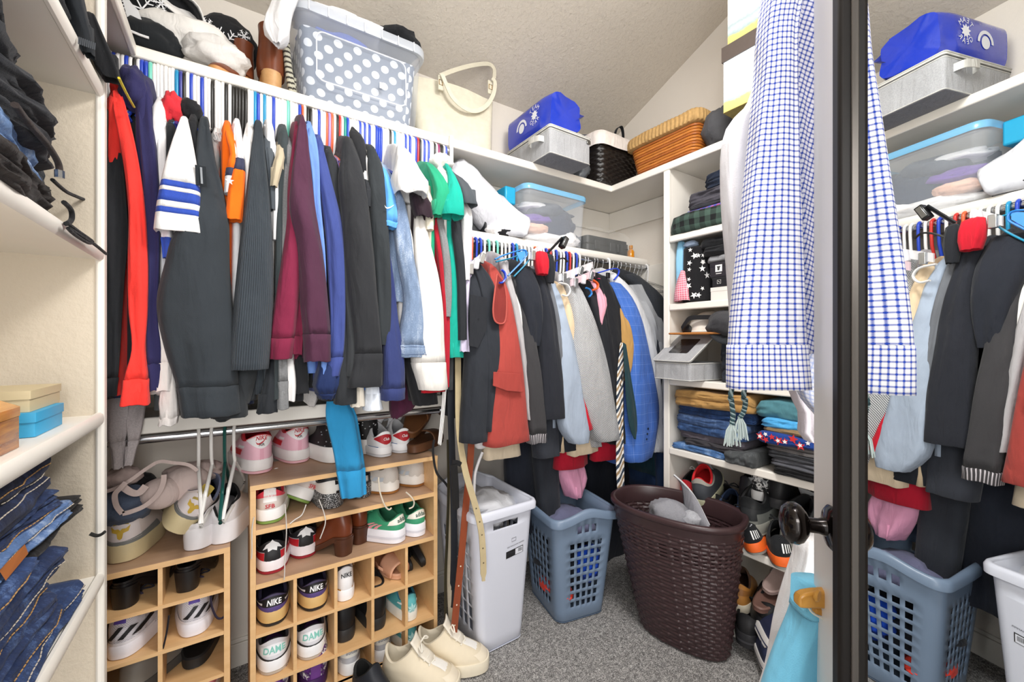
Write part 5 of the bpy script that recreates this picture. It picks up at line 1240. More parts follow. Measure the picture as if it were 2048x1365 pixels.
# ------------------------------------------------------------------ shoes
def lut(tab, t):
    for (a, x), (b, y) in zip(tab, tab[1:]):
        if t <= b: f = (t-a)/(b-a); f = f*f*(3-2*f)*.5+f*.5; return lerp(x, y, f)
    return tab[-1][1]
XT = [(0, 1.0), (.15, .985), (.3, .93), (.45, .81), (.65, .63), (.85, .50), (1, .44)]
WT = [(0, 1.0), (.2, 1.0), (.5, .95), (1, .84)]
def shoe_surface(L, W, H, zs, tab=.012, dip=.018, tong=.02, boot=False):
    def S(phi, t, off=0.0):
        tt = max(0.0, min(t, 1))
        x0 = .004-.007*math.sin(PI*min(1, tt*1.2))+.01*tt; x1 = L*(lut(XT, tt) if not boot else lerp(lut(XT, min(1, tt*2.2)), .44, tt)); u = (1-math.cos(phi))/2
        sf = max(0, min(1, (u-.25)/.45)); sf = sf*sf*(3-2*sf)
        hw = W/2*lut(WT, tt)*(.83+.17*sf*(1-tt)) + off
        sp = math.sin(phi); y = hw*math.copysign(abs(sp)**.72, sp) if abs(sp) > 1e-9 else 0
        x = lerp(x0-off, x1+off, u)
        z = zs+(H-zs)*t
        ap = abs(math.atan2(math.sin(phi), math.cos(phi)))
        z += tt**2.5*(tab*math.exp(-(ap/.45)**2)-dip*math.exp(-((ap-1.25)/.55)**2)+tong*math.exp(-((ap-PI)/.8)**2))
        return Vector((x, y, z))
    return S
def patch_mesh(S, p0, p1, t0, t1, off=.0015, n=12, k=6):
    n = int(12+(p1-p0)*14)
    mb = MB(); rows = []
    for j in range(k+1):
        r = []
        for i in range(n+1):
            ph = lerp(p0, p1, i/n); a = t0(ph) if callable(t0) else t0; b = t1(ph) if callable(t1) else t1
            r.append(S(ph, lerp(a, b, j/k), off))
        rows.append(r)
    mb.grid(rows); return mb
def shoe(label, name, at, heading=90, size=1.12, tilt=(0, 0), L=.30, W=.112, H=.105, zs=.032, upper='#dddddd', sole='#efeeec', outsole=None, lining='#3a3a3c', patches=(), texts=(), lace=None, tongue=None, group=None,
         cat='shoe', tab=.008, dip=.016, tong=.032, boot=False, umat=None, soleband=None, heelband=None, lift=0.0, stud=False):
    t = thing(name, label, cat, at, (tilt[0], tilt[1], math.radians(heading)), group, size); t.scale = (size*.9, size*1.07, size*1.05)
    M0 = lambda c, r=.55: c if isinstance(c, bpy.types.Material) else mat(c, r, 0, .4, .05, 40, .12, 0, 'shoe_leather')
    S = shoe_surface(L, W, H, zs, tab, dip, tong, boot)
    n = 44; ph = [2*PI*k/n for k in range(n)]
    out = lambda g, z, xs=1: [Vector((S(a, 0, g).x, S(a, 0, g).y, z)) for a in ph]
    mb = MB(); so = .009 if outsole else 0
    mb.loft([out(-.002, so), out(.004, so+.002), out(.0055, (so+zs)/2), out(.005, zs+.002), out(.003, zs+.007), out(-.003, zs+.008)]); s_ = mb.build('sole', M0(sole, .5), t, local=True, smooth=50)
    if outsole: mb = MB(); mb.loft([out(-.004, 0), out(.003, .0015), out(.004, .0095)]); mb.build('outsole', M0(outsole), s_, local=True, smooth=50)
    if soleband:
        mb = MB(); mb.grid([out(.0062, zs*.42), out(.0062, zs*.6)], True); mb.build('sole_line', M0(soleband), s_, local=True)
    um = umat or M0(upper)
    mb = MB(); mb.grid([[S(a, j/11) for a in ph] for j in range(12)], True); mb.build('upper', um, t, local=True, smooth=70)
    mb = MB(); mb.grid([[S(a, 1) for a in ph], [S(a, 1.03, -.004) for a in ph], [S(a, 1.0, -.009) for a in ph], [S(a, .75, -.011) for a in ph], [S(a, .3, -.012) for a in ph]], True); mb.cap([S(a, .3, -.012) for a in ph]); mb.build('lining', M0(lining, .8), t, local=True, smooth=70)
    for nm, p0, p1, t0, t1, col in patches:
        patch_mesh(S, p0, p1, t0, t1).build(nm, M0(col), t, local=True, smooth=70)
    if tongue:
        mb = MB(); rows = []
        for j in range(7):
            tt = lerp(.62, 1.22, j/6); w = lerp(.024, .03, j/6); c = S(PI, min(1, tt), .003); c = c+Vector((-.012*max(0, tt-1)/.2, 0, (H-zs)*max(0, tt-1)))
            rows.append([c+Vector((.004*math.cos(k/6*PI-PI/2), (k/6-.5)*2*w, 0)) for k in range(7)])
        mb.grid(rows); mb.build('tongue', M0(tongue, .8), t, local=True, smooth=70, solid=.005)
    if lace:
        mb = MB()
        for j in range(4):
            tt = .62+.11*j; a, c, b = S(PI-.42, tt, .004), S(PI, tt, .011), S(-PI+.42, tt, .004)
            mb.tube([a, a.lerp(c, .6)+Vector((.002, 0, .002)), c, b.lerp(c, .6)+Vector((.002, 0, .002)), b], .0035, 6, flat=.5)
        c = S(PI, .97, .014)
        for sg in (1, -1): mb.tube(spline([tuple(c), tuple(c+Vector((.012, sg*.02, .012))), tuple(c+Vector((.02, sg*.035, -.004))), tuple(c+Vector((.004, sg*.02, .002))), tuple(c)], 14), .003, 6)
        mb.build('laces', M0(lace, .9), t, local=True)
    for tx in texts:
        kind, txt, sz, tc, col = tx[:5]; p0 = tx[5] if len(tx) > 5 else 0.0; ital = tx[6] if len(tx) > 6 else 0
        if kind == 'txt': V, F = text_mesh(txt, sz, ital, sz*.018)
        elif kind == 'swoosh': V, F = swoosh2d(sz)
        elif kind == 'poly' and len(txt) == 4:
            A, B, C_, D = [Vector((*q_, 0)) for q_ in txt]
            V = [A.lerp(B, i/6).lerp(D.lerp(C_, i/6), j/6) for j in range(7) for i in range(7)]; F = [(j*7+i, j*7+i+1, j*7+i+8, j*7+i+7) for j in range(6) for i in range(6)]
        elif kind == 'poly': V, F = poly2d(txt)
        elif kind == 'star': V, F = star2d(sz, 7, .55)
        hw_ = W*.415
        def dec(a, b):
            a = a-p0*W*.42; q = min(1.0, abs(a)/hw_); f_ = math.asin(q**1.389)+max(0, abs(a)/hw_-1)*.6
            return S(-math.copysign(f_, a), tc+b/(H-zs), .0038)
        mb = MB(); put2d(mb, V, F, dec); mb.build('lettering' if kind == 'txt' else 'emblem', M0(col), t, local=True, smooth=0)
    if stud:
        mb = MB()
        for k in range(26):
            p = S(random.uniform(-1.3, 1.3), random.uniform(.05, .6), .001); mb.box(-.002, .002, -.002, .002, -.002, .002, M=Matrix.Translation(p))
        o = mb.build('studs', mat('#cfcfd2', .3, .9, name='stud'), t, local=True); o['kind'] = 'stuff'
    return t, S
def twin(t, at, heading, label, tilt=(0, 0)): return copy_tree(t, at, (tilt[0], tilt[1], math.radians(heading)), label)
def hp(px, py, z):
    p = Q(px, py, z=z+.0008)
    if p.y < 1.778: p = Q(px, py, y=1.778); p.z = z+.0008
    return p
Z = RZ2
# top of the wide rack
PK = dict(L=.31, W=.118, H=.122, zs=.04, upper='#efbccb', sole='#ece6e4', outsole='#eeb9c2', lining='#d9303c', lace='#e9e6e6', tab=.006, dip=.012,
          patches=[('heel_tab', -.95, .95, lambda p: .52+.43*(abs(p)/.95)**1.3, .99, '#f2efef'), ('collar', -2.2, 2.2, .93, 1.01, '#cf2b36'), ('swoosh', 1.1, 2.3, .22, .48, '#cf2733'), ('swoosh', 2.3, 2.6, .3, .42, '#cf2733'), ('heel_strip', -.05, .05, .02, .5, '#e6a9bb'), ('strap', 1.0, 1.5, .55, .68, '#f2efef'), ('strap', -1.5, -1.0, .55, .68, '#f2efef')],
          texts=[('txt', 'NIKE', .016, .885, '#c62834', 0, .25), ('swoosh', '', .034, .80, '#c62834'), ('txt', 'AIR', .011, .66, '#3a2a2c')])
t, S_ = shoe('pink sneaker with red collar at the left end on top of the wide rack', 'sneaker', hp(524, 948, Z[0]), 101, group='pink pair on the wide rack', **PK)
twin(t, hp(600, 927, Z[0]), 97, 'pink sneaker with red collar right beside its twin on the rack top')
t, _ = shoe('black studded boot on thick white sole behind the hanging blue sleeve', 'boot', hp(676, 926, Z[0]), 98, L=.30, W=.12, H=.20, zs=.05, upper='#1a1a1c', sole='#ece9e6', lining='#151516', boot=True, stud=True, cat='boot', dip=.0, tab=0, texts=[('poly', [(-.016, -.004), (.016, -.004), (.016, .004), (-.016, .004)], 0, -.16, '#1d1d1f')], group='black studded boots')
twin(t, hp(738, 909, Z[0]), 88, 'shiny black studded boot right of the hanging blue sleeve')
WR = dict(L=.27, W=.10, H=.088, zs=.03, upper='#eae9ea', sole='#f2f1f2', outsole='#d9d9dc', lining='#c6c6c9', lace='#b9babd', tongue='#d7d7d9',
          patches=[('heel_counter', -1.0, 1.0, lambda p: .30+.42*(abs(p)/1.0)**1.1, .86, '#b3242e'), ('heel_top', -.5, .5, .84, 1.0, '#f2f2f2'), ('blue_wedge', .5, 1.2, .0, .16, '#2c5a94')], texts=[('txt', 'Club', .012, .62, '#f0eded', 0, .3)])
t, _ = shoe('white trainer with red heel patch and grey laces on rack top', 'sneaker', hp(773, 915, Z[0]), 97, group='white and red pair', **WR)
twin(t, hp(810, 907, Z[0]), 94, 'white trainer with red heel patch, nearer the rack end')
def slide(label, name, at, heading, col, L=.28, W=.105, th=.03, strap=(.45, .8), sh=.055, tilt=(0, 0), scol=None, toe_post=False, size=1.0, cat='sandal'):
    t = thing(name, label, cat, at, (tilt[0], tilt[1], math.radians(heading)), None, size); S = shoe_surface(L, W, .1, th)
    m = mat(col, .5, 0, .4, .12, 30, .15, 0, 'sandal'); n = 40; ph = [2*PI*k/n for k in range(n)]
    out = lambda g, z: [Vector((S(a, 0, g).x, S(a, 0, g).y, z)) for a in ph]
    mb = MB(); mb.loft([out(-.004, 0), out(.001, .003), out(0, th*.5), out(.002, th), out(-.004, th+.005), out(-.012, th+.002)]); mb.build('footbed', m, t, local=True, smooth=50)
    sm = mat(scol or col, .5, 0, .4, .12, 30, .15, 0, 'strap')
    mb = MB()
    if toe_post:
        for sg in (1, -1):
            P = spline([(L*.74, 0, th+.003), (L*.68, sg*.01, th+.025), (L*.5, sg*W*.36, th+.035), (L*.38, sg*W*.44, th)], 16); mb.strip(P, (.012, sg*.010, 0), (0, 0, 1), .005)
    else:
        rows = []
        for j in range(9):
            x = lerp(strap[0], strap[1], j/8)*L; hw = W*.47
            rows.append([Vector((x+.01*math.sin(PI*k/14), hw*math.cos(PI*k/14)*1.03, th*.6+(sh+.012*j/8*(-1))*math.sin(PI*k/14)**.7)) for k in range(15)])
        mb.grid(rows)
    mb.build('strap', sm, t, local=True, smooth=70, solid=0 if toe_post else .006)
    return t
slide('brown moulded clog sandal lying at the right end of the rack top', 'slide_sandal', Vector((.665, 1.83, Z[0]+.006)), 40, '#5d3c26', W=.12, th=.035, sh=.06)
slide('brown clog sandal leaning on the other at the rack end', 'slide_sandal', Vector((.675, 1.90, Z[0]+.06)), 50, '#6b4529', W=.12, th=.035, sh=.06, tilt=(.35, -.45))
# second board
BR_ = dict(L=.29, W=.115, H=.098, zs=.038, upper='#d8cdc6', sole='#efedeb', outsole='#7d9a4c', lining='#d5404f', lace='#e7e3df',
           patches=[('collar', -1.3, 1.3, .72, 1.0, '#e14556'), ('pull_tab', -.28, .28, .5, 1.08, '#eeebe9'), ('mudguard', -1.1, 1.1, .0, .14, '#efedeb')], texts=[('txt', 'SFB', .017, .30, '#c3303c')])
t, _ = shoe('beige trainer with coral red collar upright at left of second board', 'sneaker', hp(540, 1049, Z[1]), 87, group='beige and coral pair', **BR_)
twin(t, hp(606, 1020, Z[1])+Vector((.005, .01, .022)), 112, 'beige trainer with coral red collar tipped over on its side', (.55, 0))
SPK = mat('#1d1d1f', .5, name='speck'); 
def speck():
    m = NT('speckled_rubber'); n_ = m.noise(m.obj(), 330, 2, .7); m.color(m.ramp(n_, [(.54, lin('#19191b')), (.60, lin('#dddddd'))])); m.set(Roughness=.5); return m.m
SPK = speck()
t, _ = shoe('white trainer with black speckled sole and black letter mark', 'sneaker', hp(664, 1019, Z[1]), 86, L=.30, W=.118, H=.105, zs=.045, upper='#e9e5df', sole=SPK, lining='#2a2a2e', group='speckled sole pair',
            patches=[('collar', -2.4, 2.4, .78, 1.0, '#232429')], texts=[('poly', [(-.012, .02), (.012, .016), (.008, -.02), (-.010, -.024), (-.010, -.012), (0, -.012), (0, .008), (-.012, .008)], 0, .45, '#16161a', -.45)])
twin(t, hp(724, 998, Z[1]), 88, 'speckled sole trainer behind the end of the blue sleeve')
KN = fab('#d9d4ce', 'fine', c2='#c3bdb6', per=.006)
KNP = dict(L=.30, W=.115, H=.105, zs=.035, umat=KN, sole='#ece8e2', outsole='#a06a35', lining='#cfc8be', lace='#d8cdbb', 
           patches=[('foxing', -2.7, 2.7, .0, lambda p: .06+.16*abs((p*5) % 2-1), '#ece8e2'), ('stripe', .75, .92, .18, .42, '#b9c0c8'), ('stripe', 1.02, 1.19, .2, .46, '#b9c0c8'), ('stripe', 1.29, 1.46, .22, .5, '#b9c0c8')])
t, _ = shoe('cream knit trainer with gum sole and three grey stripes', 'sneaker', hp(793, 986, Z[1]), 122, group='cream knit pair', **KNP)
twin(t, hp(843, 973, Z[1]), 112, 'cream knit trainer with gum sole at the end of the board')
for nm, pts, lab in (('lace', [(757, 955), (760, 985), (770, 1012), (778, 1020), (783, 1016)], 'l'), ('lace', [(812, 985), (822, 994), (828, 1004), (826, 1014), (818, 1018)], 'l')):
    mb = MB(); mb.tube([Q(a, b, y=1.748) for a, b in spline(pts, 22)], .0032, 6); tag(mb.build('shoelace', fab('#d8cdbb')), 'beige shoelace looped down from the cream knit shoe'+(' to its left' if pts[0][0] < 800 else ' to its right'), 'shoelace')
for pts, lab in (([(570, 1010), (573, 1060), (570, 1110), (569, 1150), (568, 1160)], 'long white shoelace hanging across the red and black sneaker'), ([(638, 1000), (649, 1030), (650, 1050), (640, 1078)], 'white shoelace hanging before the wing sneaker'),
                 ([(508, 1035), (504, 1060), (504, 1100), (503, 1118)], 'white shoelace hanging by the left edge of the wide rack'), ([(612, 1010), (604, 1030), (590, 1040), (580, 1048)], 'white shoelace lying under the tipped beige trainer')):
    mb = MB(); mb.tube([Q(a, b, y=1.75) for a, b in spline(pts, 22)], .0032, 6, flat=.6); tag(mb.build('shoelace', fab('#ddd8d2')), lab, 'shoelace')
# third board
WG = dict(L=.30, W=.118, H=.094, zs=.036, upper='#ece6e8', sole='#efe7ea', outsole='#9c2430', lining='#242427', lace='#e6e4e4',
          patches=[('red_panel', .35, 1.25, .02, .55, '#c31f2c'), ('red_panel', -1.25, -.35, .02, .55, '#c31f2c'), ('heel_strip', -.34, .34, .02, .6, '#222225'), ('collar', -1.9, 1.9, lambda p: .56+.06*abs(p), 1.0, '#232326')],
          texts=[('poly', [(-.027, -.002), (-.018, .010), (-.006, .014), (0, .020), (.006, .014), (.018, .010), (.027, -.002), (.014, .001), (.012, -.008), (0, -.004), (-.012, -.008), (-.014, .001)], 0, .74, '#e9e9ea')])
t, _ = shoe('red white and black sneaker with wing emblem, left on third board', 'sneaker', hp(545, 1149, Z[2]), 87, group='red and black pair', **WG)
twin(t, hp(613, 1117, Z[2]), 93, 'red white and black sneaker with wing emblem beside the brown heels')
def heeled(label, name, at, heading, col, heelcol, L=.25, W=.095, hh=.075, H=.15, tilt=(0, 0), group=None, open_back=False, size=1.0, cat='shoe', platform=.02):
    """shoe on a block heel (clog, pump)"""
    t = thing(name, label, cat, at, (tilt[0], tilt[1], math.radians(heading)), group, size); n = 40; ph = [2*PI*k/n for k in range(n)]
    S = shoe_surface(L, W, H-hh, .0, tab=.0 if not open_back else -.02, dip=.012)
    rise = lambda x: platform+(hh-platform)*(max(0, min(1, (.62*L-x)/(.42*L)))**1.2 if x < .62*L else 0)
    lift_ = lambda p: Vector((p.x, p.y, p.z+rise(p.x)))
    um = leather(col, .32, bump=.1); hm = mat(heelcol, .4, 0, .5, .3, 30, .1, 0, 'stacked_heel')
    out = lambda g, dz: [lift_(Vector((S(a, 0, g).x, S(a, 0, g).y, dz))) for a in ph]
    mb = MB(); mb.loft([out(0, -platform+.001), out(.003, -platform*.5), out(.003, .004), out(-.004, .006)]); mb.build('sole', hm, t, local=True, smooth=50)
    mb = MB(); rows = []
    for j in range(7):
        f = j/6; z = f*(hh-.004)+.0; s = lerp(.82, 1.0, f); P = []
        for k in range(24):
            a = 2*PI*k/24; x = .036+.036*math.cos(a)*s*(1.1 if math.cos(a) > 0 else 1); P.append(Vector((x, W*.37*s*math.copysign(abs(math.sin(a))**.7, math.sin(a)), z)))
        rows.append(P)
    mb.loft(rows); mb.build('heel', hm, t, local=True, smooth=50)
    mb = MB(); t0 = .25 if open_back else 1
    mb.grid([[lift_(S(a, (j/9)*(1 if not open_back or abs(a-PI) < 1.7 else lerp(.2, 1, max(0, 1-(abs(a-PI)-1.7)/.8))), 0)) for a in ph] for j in range(10)], True); mb.build('upper', um, t, local=True, smooth=70, solid=.004)
    mb = MB(); mb.cap([lift_(S(a, .06, -.006)) for a in ph]); mb.build('insole', mat('#2a2422', .7, name='insole'), t, local=True)
    return t
heeled('brown leather shoe on carved block heel, front of the pair', 'heeled_shoe', hp(702, 1113, Z[2])+Vector((0, .01, 0)), 124, '#6b3218', '#4a2818', L=.26, W=.105, H=.175, group='brown heeled pair')
heeled('brown leather shoe on carved block heel, behind its twin', 'heeled_shoe', hp(733, 1094, Z[2])+Vector((.0, .03, 0)), 112, '#6b3218', '#4a2818', L=.26, W=.105, H=.175, group='brown heeled pair')
GR = dict(L=.30, W=.108, H=.094, zs=.042, upper='#3f9a72', sole='#eceaf0', lining='#38805f', lace='#58a882', tongue='#3f9a72', soleband='#d4d2da',
          patches=[('heel_tab', -.95, .95, .52, .96, '#ece7db'), ('stripe', 1.22, 1.34, .05, .58, '#e79aa0'), ('stripe', 1.42, 1.54, .06, .6, '#e79aa0'), ('stripe', 1.62, 1.74, .07, .62, '#e79aa0')], texts=[('txt', 'adidas', .0165, .74, '#3c5a4e')])
t, _ = shoe('green sneaker with cream heel tab and pink stripes', 'sneaker', hp(806, 1086, Z[2]), 122, group='green pair', **GR)
twin(t, hp(843, 1073, Z[2]), 104, 'green sneaker with cream heel tab at the end of third board')
# cubbies of the wide rack
PU = dict(L=.30, W=.115, H=.088, zs=.04, upper='#232228', sole='#d2ae72', outsole='#222022', lining='#2c2740', lace='#242126', tongue='#2b2830',
          patches=[('heel_panel', -1.05, 1.05, .10, .42, '#57467f'), ('heel_tab', -.62, .62, .42, .86, '#18171a'), ('white_stripe', .62, 1.9, .5, .66, '#e9e6ea'), ('white_stripe', -1.9, -.62, .5, .66, '#e9e6ea'), ('collar', -2.2, 2.2, .9, 1.0, '#4a4262')], texts=[('txt', 'NIKE', .0185, .64, '#f2f1f2', 0, .15)])
t, _ = shoe('purple and black sneaker with tan sole in the first cubby', 'sneaker', hp(548, 1254, Z[3]), 89, group='purple and black pair', **PU)
twin(t, hp(633, 1222, Z[3]), 91, 'purple and black sneaker with tan sole in the second cubby')
WN = dict(L=.27, W=.09, H=.105, zs=.03, upper='#e9e8ea', sole='#efeef0', lining='#cfced2', tongue='#e4e3e6', lace='#dddce0',
          patches=[('gold_strip', -1.3, -.35, .07, .16, '#b98a3c'), ('gold_strip', .35, 1.3, .07, .16, '#b98a3c'), ('black_mark', .3, .9, -.14, -.06, '#222224'), ('black_mark', -.9, -.3, -.2, -.12, '#222224')], texts=[('txt', 'NIKE', .0165, .72, '#1d1d20')])
t, _ = shoe('white running shoe with small gold bars in the third cubby', 'sneaker', hp(694, 1203, Z[3]), 92, group='white running pair', **WN)
twin(t, hp(704, 1203, Z[3])+Vector((0.0, .06, .135)), 94, 'white running shoe lying flat on top of its twin', (0, -.1)).scale = (.8, .8, .3)
t = slide('tan mule sandal with wide band standing in the fourth cubby', 'mule', hp(764, 1172, Z[3])+Vector((.03, .235, .0)), -75, '#c9997c', L=.24, W=.10, th=.02, strap=(.5, .92), sh=.07, scol='#dba98c')
mb = MB(); mb.strip([(.16, -.05, .03), (.15, -.066, .045), (.12, -.06, .05)], (0, 0, .014), (1, 0, 0), .003); mb.build('buckle_strap', mat('#d9a98c', .5, name='tan_strap'), t, local=True)
slide('tan mule sandal tucked behind its twin in the fourth cubby', 'mule', hp(772, 1150, Z[3])+Vector((.0, .26, .05)), -88, '#c9997c', L=.24, W=.10, th=.02, strap=(.5, .92), sh=.07, scol='#dba98c', tilt=(0, -.3))
slide('black slide sandal leaning upright in the fifth cubby', 'slide_sandal', hp(842, 1143, Z[3])+Vector((.01, .02, .01)), 95, '#1d1d1f', L=.25, W=.10, th=.025, tilt=(1.25, -.25))
slide('black slide sandal on edge at left of the fifth cubby', 'slide_sandal', hp(818, 1150, Z[3])+Vector((0, .02, .01)), 92, '#222224', L=.25, W=.10, th=.025, tilt=(1.45, -.05))
DM_ = dict(L=.30, W=.122, H=.098, zs=.038, upper='#e4e4ea', sole='#eeeef0', outsole='#b9ada0', lining='#3a3a40', lace='#d0d0d6', tongue='#d9d9df',
           patches=[('black_panel', -1.5, 1.5, lambda p: -.10+.2*min(1, abs(p)/.9)**1.2, lambda p: .16+.16*min(1, abs(p)/.9), '#242427'), ('heel_patch', -.75, .75, .36, .82, '#eaeaee')], texts=[('txt', 'DAME', .023, .60, '#7fc0b4', 0, 0)])
t, _ = shoe('white basketball shoe with black wedge at far left of lower cubbies', 'sneaker', hp(549, 1353, Z[4]), 88, group='white basketball pair', **DM_)
twin(t, hp(627, 1323, Z[4]), 91, 'white basketball shoe with black wedge in second lower cubby')
t, _ = shoe('black suede ankle boot with dark rubber sole in third lower cubby', 'ankle_boot', hp(694, 1285, Z[4]), 92, L=.26, W=.098, H=.155, zs=.035, upper='#131316', sole='#2b2a2a', lining='#0e0e10', boot=True, cat='boot', dip=0, tab=0, group='black ankle boots')
twin(t, hp(757, 1262, Z[4]), 90, 'black suede ankle boot in the fourth lower cubby')
TE = dict(L=.26, W=.096, H=.088, zs=.032, upper='#5fb0b4', sole='#e9e6dc', lining='#2f6f86', tongue='#b9d4da', lace='#d7e4e6',
          patches=[('white_bar', .5, 1.2, .52, .7, '#e8eeee'), ('white_bar', -1.2, -.5, .52, .7, '#e8eeee'), ('heel_print', -.6, .6, .12, .34, '#86c6c8')], texts=[('star', '', .02, .26, '#a9d6d6')])
t, _ = shoe('teal sneaker with white bars in the fifth cubby, upper one', 'sneaker', hp(824, 1243, Z[4]), 94, group='teal pair', **TE)
twin(t, hp(824, 1318, Z[5]), 94, 'teal sneaker with white bars in the lowest fifth cubby')
AD = dict(L=.28, W=.10, H=.09, zs=.034, upper='#b9bac0', sole='#dddcdc', lining='#3c3c44', lace='#d6d6da', tongue='#c9c9ce', patches=[('heel_tab', -.85, .85, .5, .96, '#e3e1da'), ('side_panel', -1.6, -.6, .05, .3, '#d5d5da'), ('side_panel', .6, 1.6, .05, .3, '#d5d5da')], texts=[('txt', 'adidas', .015, .74, '#8d8f96')])
t, _ = shoe('grey sneaker with pale heel tab in third bottom cubby', 'sneaker', hp(704, 1395, Z[5]), 91, group='grey pair', **AD)
twin(t, hp(768, 1355, Z[5]), 91, 'grey sneaker with pale heel tab in fourth bottom cubby')
PP = fab('#5b2a74', 'print', c2='#3d1852')
t, _ = shoe('purple printed shoe with white script in second bottom cubby', 'sneaker', hp(632, 1425, Z[5]), 90, L=.28, W=.112, H=.145, zs=.03, umat=PP, sole='#3b1c4e', lining='#3b1c4e', boot=True, dip=0, group='purple printed pair', patches=[('stripe', -.2, .2, .1, .95, '#6b3a86')])
twin(t, hp(550, 1455, Z[5]), 89, 'purple printed shoe low in the first bottom cubby')
# cream sneakers and one dark toe on the carpet before the rack
CS = dict(L=.31, W=.115, H=.12, zs=.034, upper='#dccfb6', sole='#e6dcc6', lining='#c9bfab', lace='#efe9dc', tongue='#e9e1d2', tab=.02, patches=[('toe_cap', 2.5, 3.78, .02, .35, '#e6dac4'), ('tongue_strip', 2.9, 3.38, .4, .95, '#efece6')])
t, _ = shoe('cream sneaker on the carpet, left one before the wide rack', 'sneaker', Vector((.50, 1.695, .006)), -38, group='cream pair on the carpet', **CS)
twin(t, Vector((.645, 1.715, .006)), -34, 'cream sneaker on the carpet, right one before the wide rack')
shoe('dark navy shoe toe poking up before the grey sneaker', 'sneaker', Vector((.40, 1.71, .006)), -70, L=.27, W=.10, H=.11, zs=.03, upper='#191c24', sole='#20222a', lining='#111')
# top and cubbies of the narrow rack
Zn = RZ1
GO = dict(L=.32, W=.125, H=.125, zs=.045, upper='#d6c9c4', sole='#cdbc93', lining='#6a7088', tab=.02,
          patches=[('grey_band', -1.6, 1.6, .0, lambda p: .22+.12*abs(p), '#7b7d7c'), ('heel_patch', -.75, .75, .22, .9, '#ddd3d2'), ('pull_tab', -.24, .24, .72, 1.25, '#a8913f')],
          texts=[('poly', [(-.022, .016), (-.012, .008), (-.004, .008), (0, .004), (.004, .008), (.012, .008), (.022, .016), (.018, .002), (.007, -.002), (.005, -.014), (0, -.018), (-.005, -.014), (-.007, -.002), (-.018, .002)], 0, .52, '#c9a53a')])
t, _ = shoe('big pale trainer with gold bull emblem at left of the narrow rack', 'sneaker', hp(240, 1128, Zn[0]), 84, size=1.05, group='gold emblem pair', **GO)
twin(t, Vector((Q(345, 1058, y=1.79).x, 1.79, Zn[0]+.075)), 82, 'pale trainer with gold bull emblem lying tilted on the narrow rack', (.62, -.12))
WM_ = dict(L=.31, W=.108, H=.115, zs=.055, upper='#dcd8da', sole='#e3dfe1', lining='#1b1a1c', tab=-.05, dip=.0, tong=.035, patches=[('metal_band', -1.7, 1.7, .02, .10, mat('#b9b4aa', .2, .9, name='foil_band'))])
t, _ = shoe('white slip on trainer with silver band, left of the pair', 'sneaker', hp(386, 1103, Zn[0]), 72, group='white slip on pair', **WM_)
twin(t, hp(442, 1090, Zn[0]), 80, 'white slip on trainer with silver band behind the hangers')
heeled('black clog on high block heel in upper left cubby', 'clog', hp(232, 1235, Zn[1])+Vector((0, .015, 0)), 66, '#1f1d1e', '#171415', L=.25, W=.10, H=.14, hh=.075, group='black clogs', open_back=True)
heeled('black clog on high block heel in upper right cubby', 'clog', hp(366, 1196, Zn[1])+Vector((0, .015, 0)), 76, '#232223', '#171415', L=.25, W=.10, H=.14, hh=.075, group='black clogs', open_back=True)
ST = dict(L=.28, W=.115, H=.118, zs=.034, size=1.0, umat=fab('#ddd9de', 'fine', c2='#b9b4bb', per=.007), sole='#e6e1e6', lining='#4a4258', tong=.03, lace='#2a2630',
          patches=[('pull_tab', -.22, .22, .78, 1.0, '#5b45a0'), ('cuff_wall', -1.4, 1.4, -.02, .2, '#e9e5ea')], texts=[])
for nm, p in (('stripe', [(-.045, -.014), (-.032, -.014), (-.005, .018), (-.018, .018)]), ('stripe', [(-.018, -.014), (-.005, -.014), (.022, .018), (.009, .018)]), ('stripe', [(.010, -.012), (.022, -.012), (.043, .018), (.032, .018)])):
    ST['texts'].append(('poly', p, 0, .48, '#1c1b1e', -.35))
t, _ = shoe('white mesh trainer with three black bars in middle left cubby', 'sneaker', hp(236, 1322, Zn[2]), 76, group='white mesh pair', **ST)
twin(t, hp(388, 1279, Zn[2]), 90, 'white mesh trainer with three black bars in middle right cubby')
mb = MB(); mb.tube([Q(a, b, y=1.765) for a, b in spline([(421, 1190), (424, 1215), (434, 1236), (446, 1236), (455, 1222)], 20)], .0035, 6); tag(mb.build('shoelace', fab('#2a2233')), 'dark braided shoelace dangling beside the white mesh trainer', 'shoelace')
mb = MB(); mb.tube([Q(a, b, y=1.765) for a, b in spline([(338, 1232), (334, 1262), (328, 1290), (325, 1300)], 14)], .003, 6); tag(mb.build('shoelace', fab('#1c1a20')), 'black shoelace with pale tip at the divider of the narrow rack', 'shoelace')
slide('black moulded slide sandal in the lower right cubby, under one', 'slide_sandal', hp(386, 1345, Zn[3])+Vector((0, .01, 0)), 84, '#1f2022', L=.26, W=.12, th=.035, strap=(.5, .85), sh=.05)
slide('black moulded slide sandal stacked upside on the lower one', 'slide_sandal', hp(392, 1318, Zn[3])+Vector((0, .04, .06)), 88, '#232426', L=.26, W=.12, th=.035, strap=(.5, .85), sh=.05, tilt=(.2, -.2))
shoe('grey slip on shoe with tan strap in the lower left cubby', 'loafer', hp(250, 1400, Zn[3]), 60, L=.28, W=.11, H=.10, zs=.02, upper='#7b756d', sole='#4e4a46', lining='#a0683a', tong=.03)
shoe('pink toe of a shoe peeking out of the lowest right cubby', 'sneaker', hp(405, 1410, Zn[4]), 92, L=.25, W=.10, H=.11, zs=.025, upper='#d98c98', sole='#dcd6d4', lining='#444')

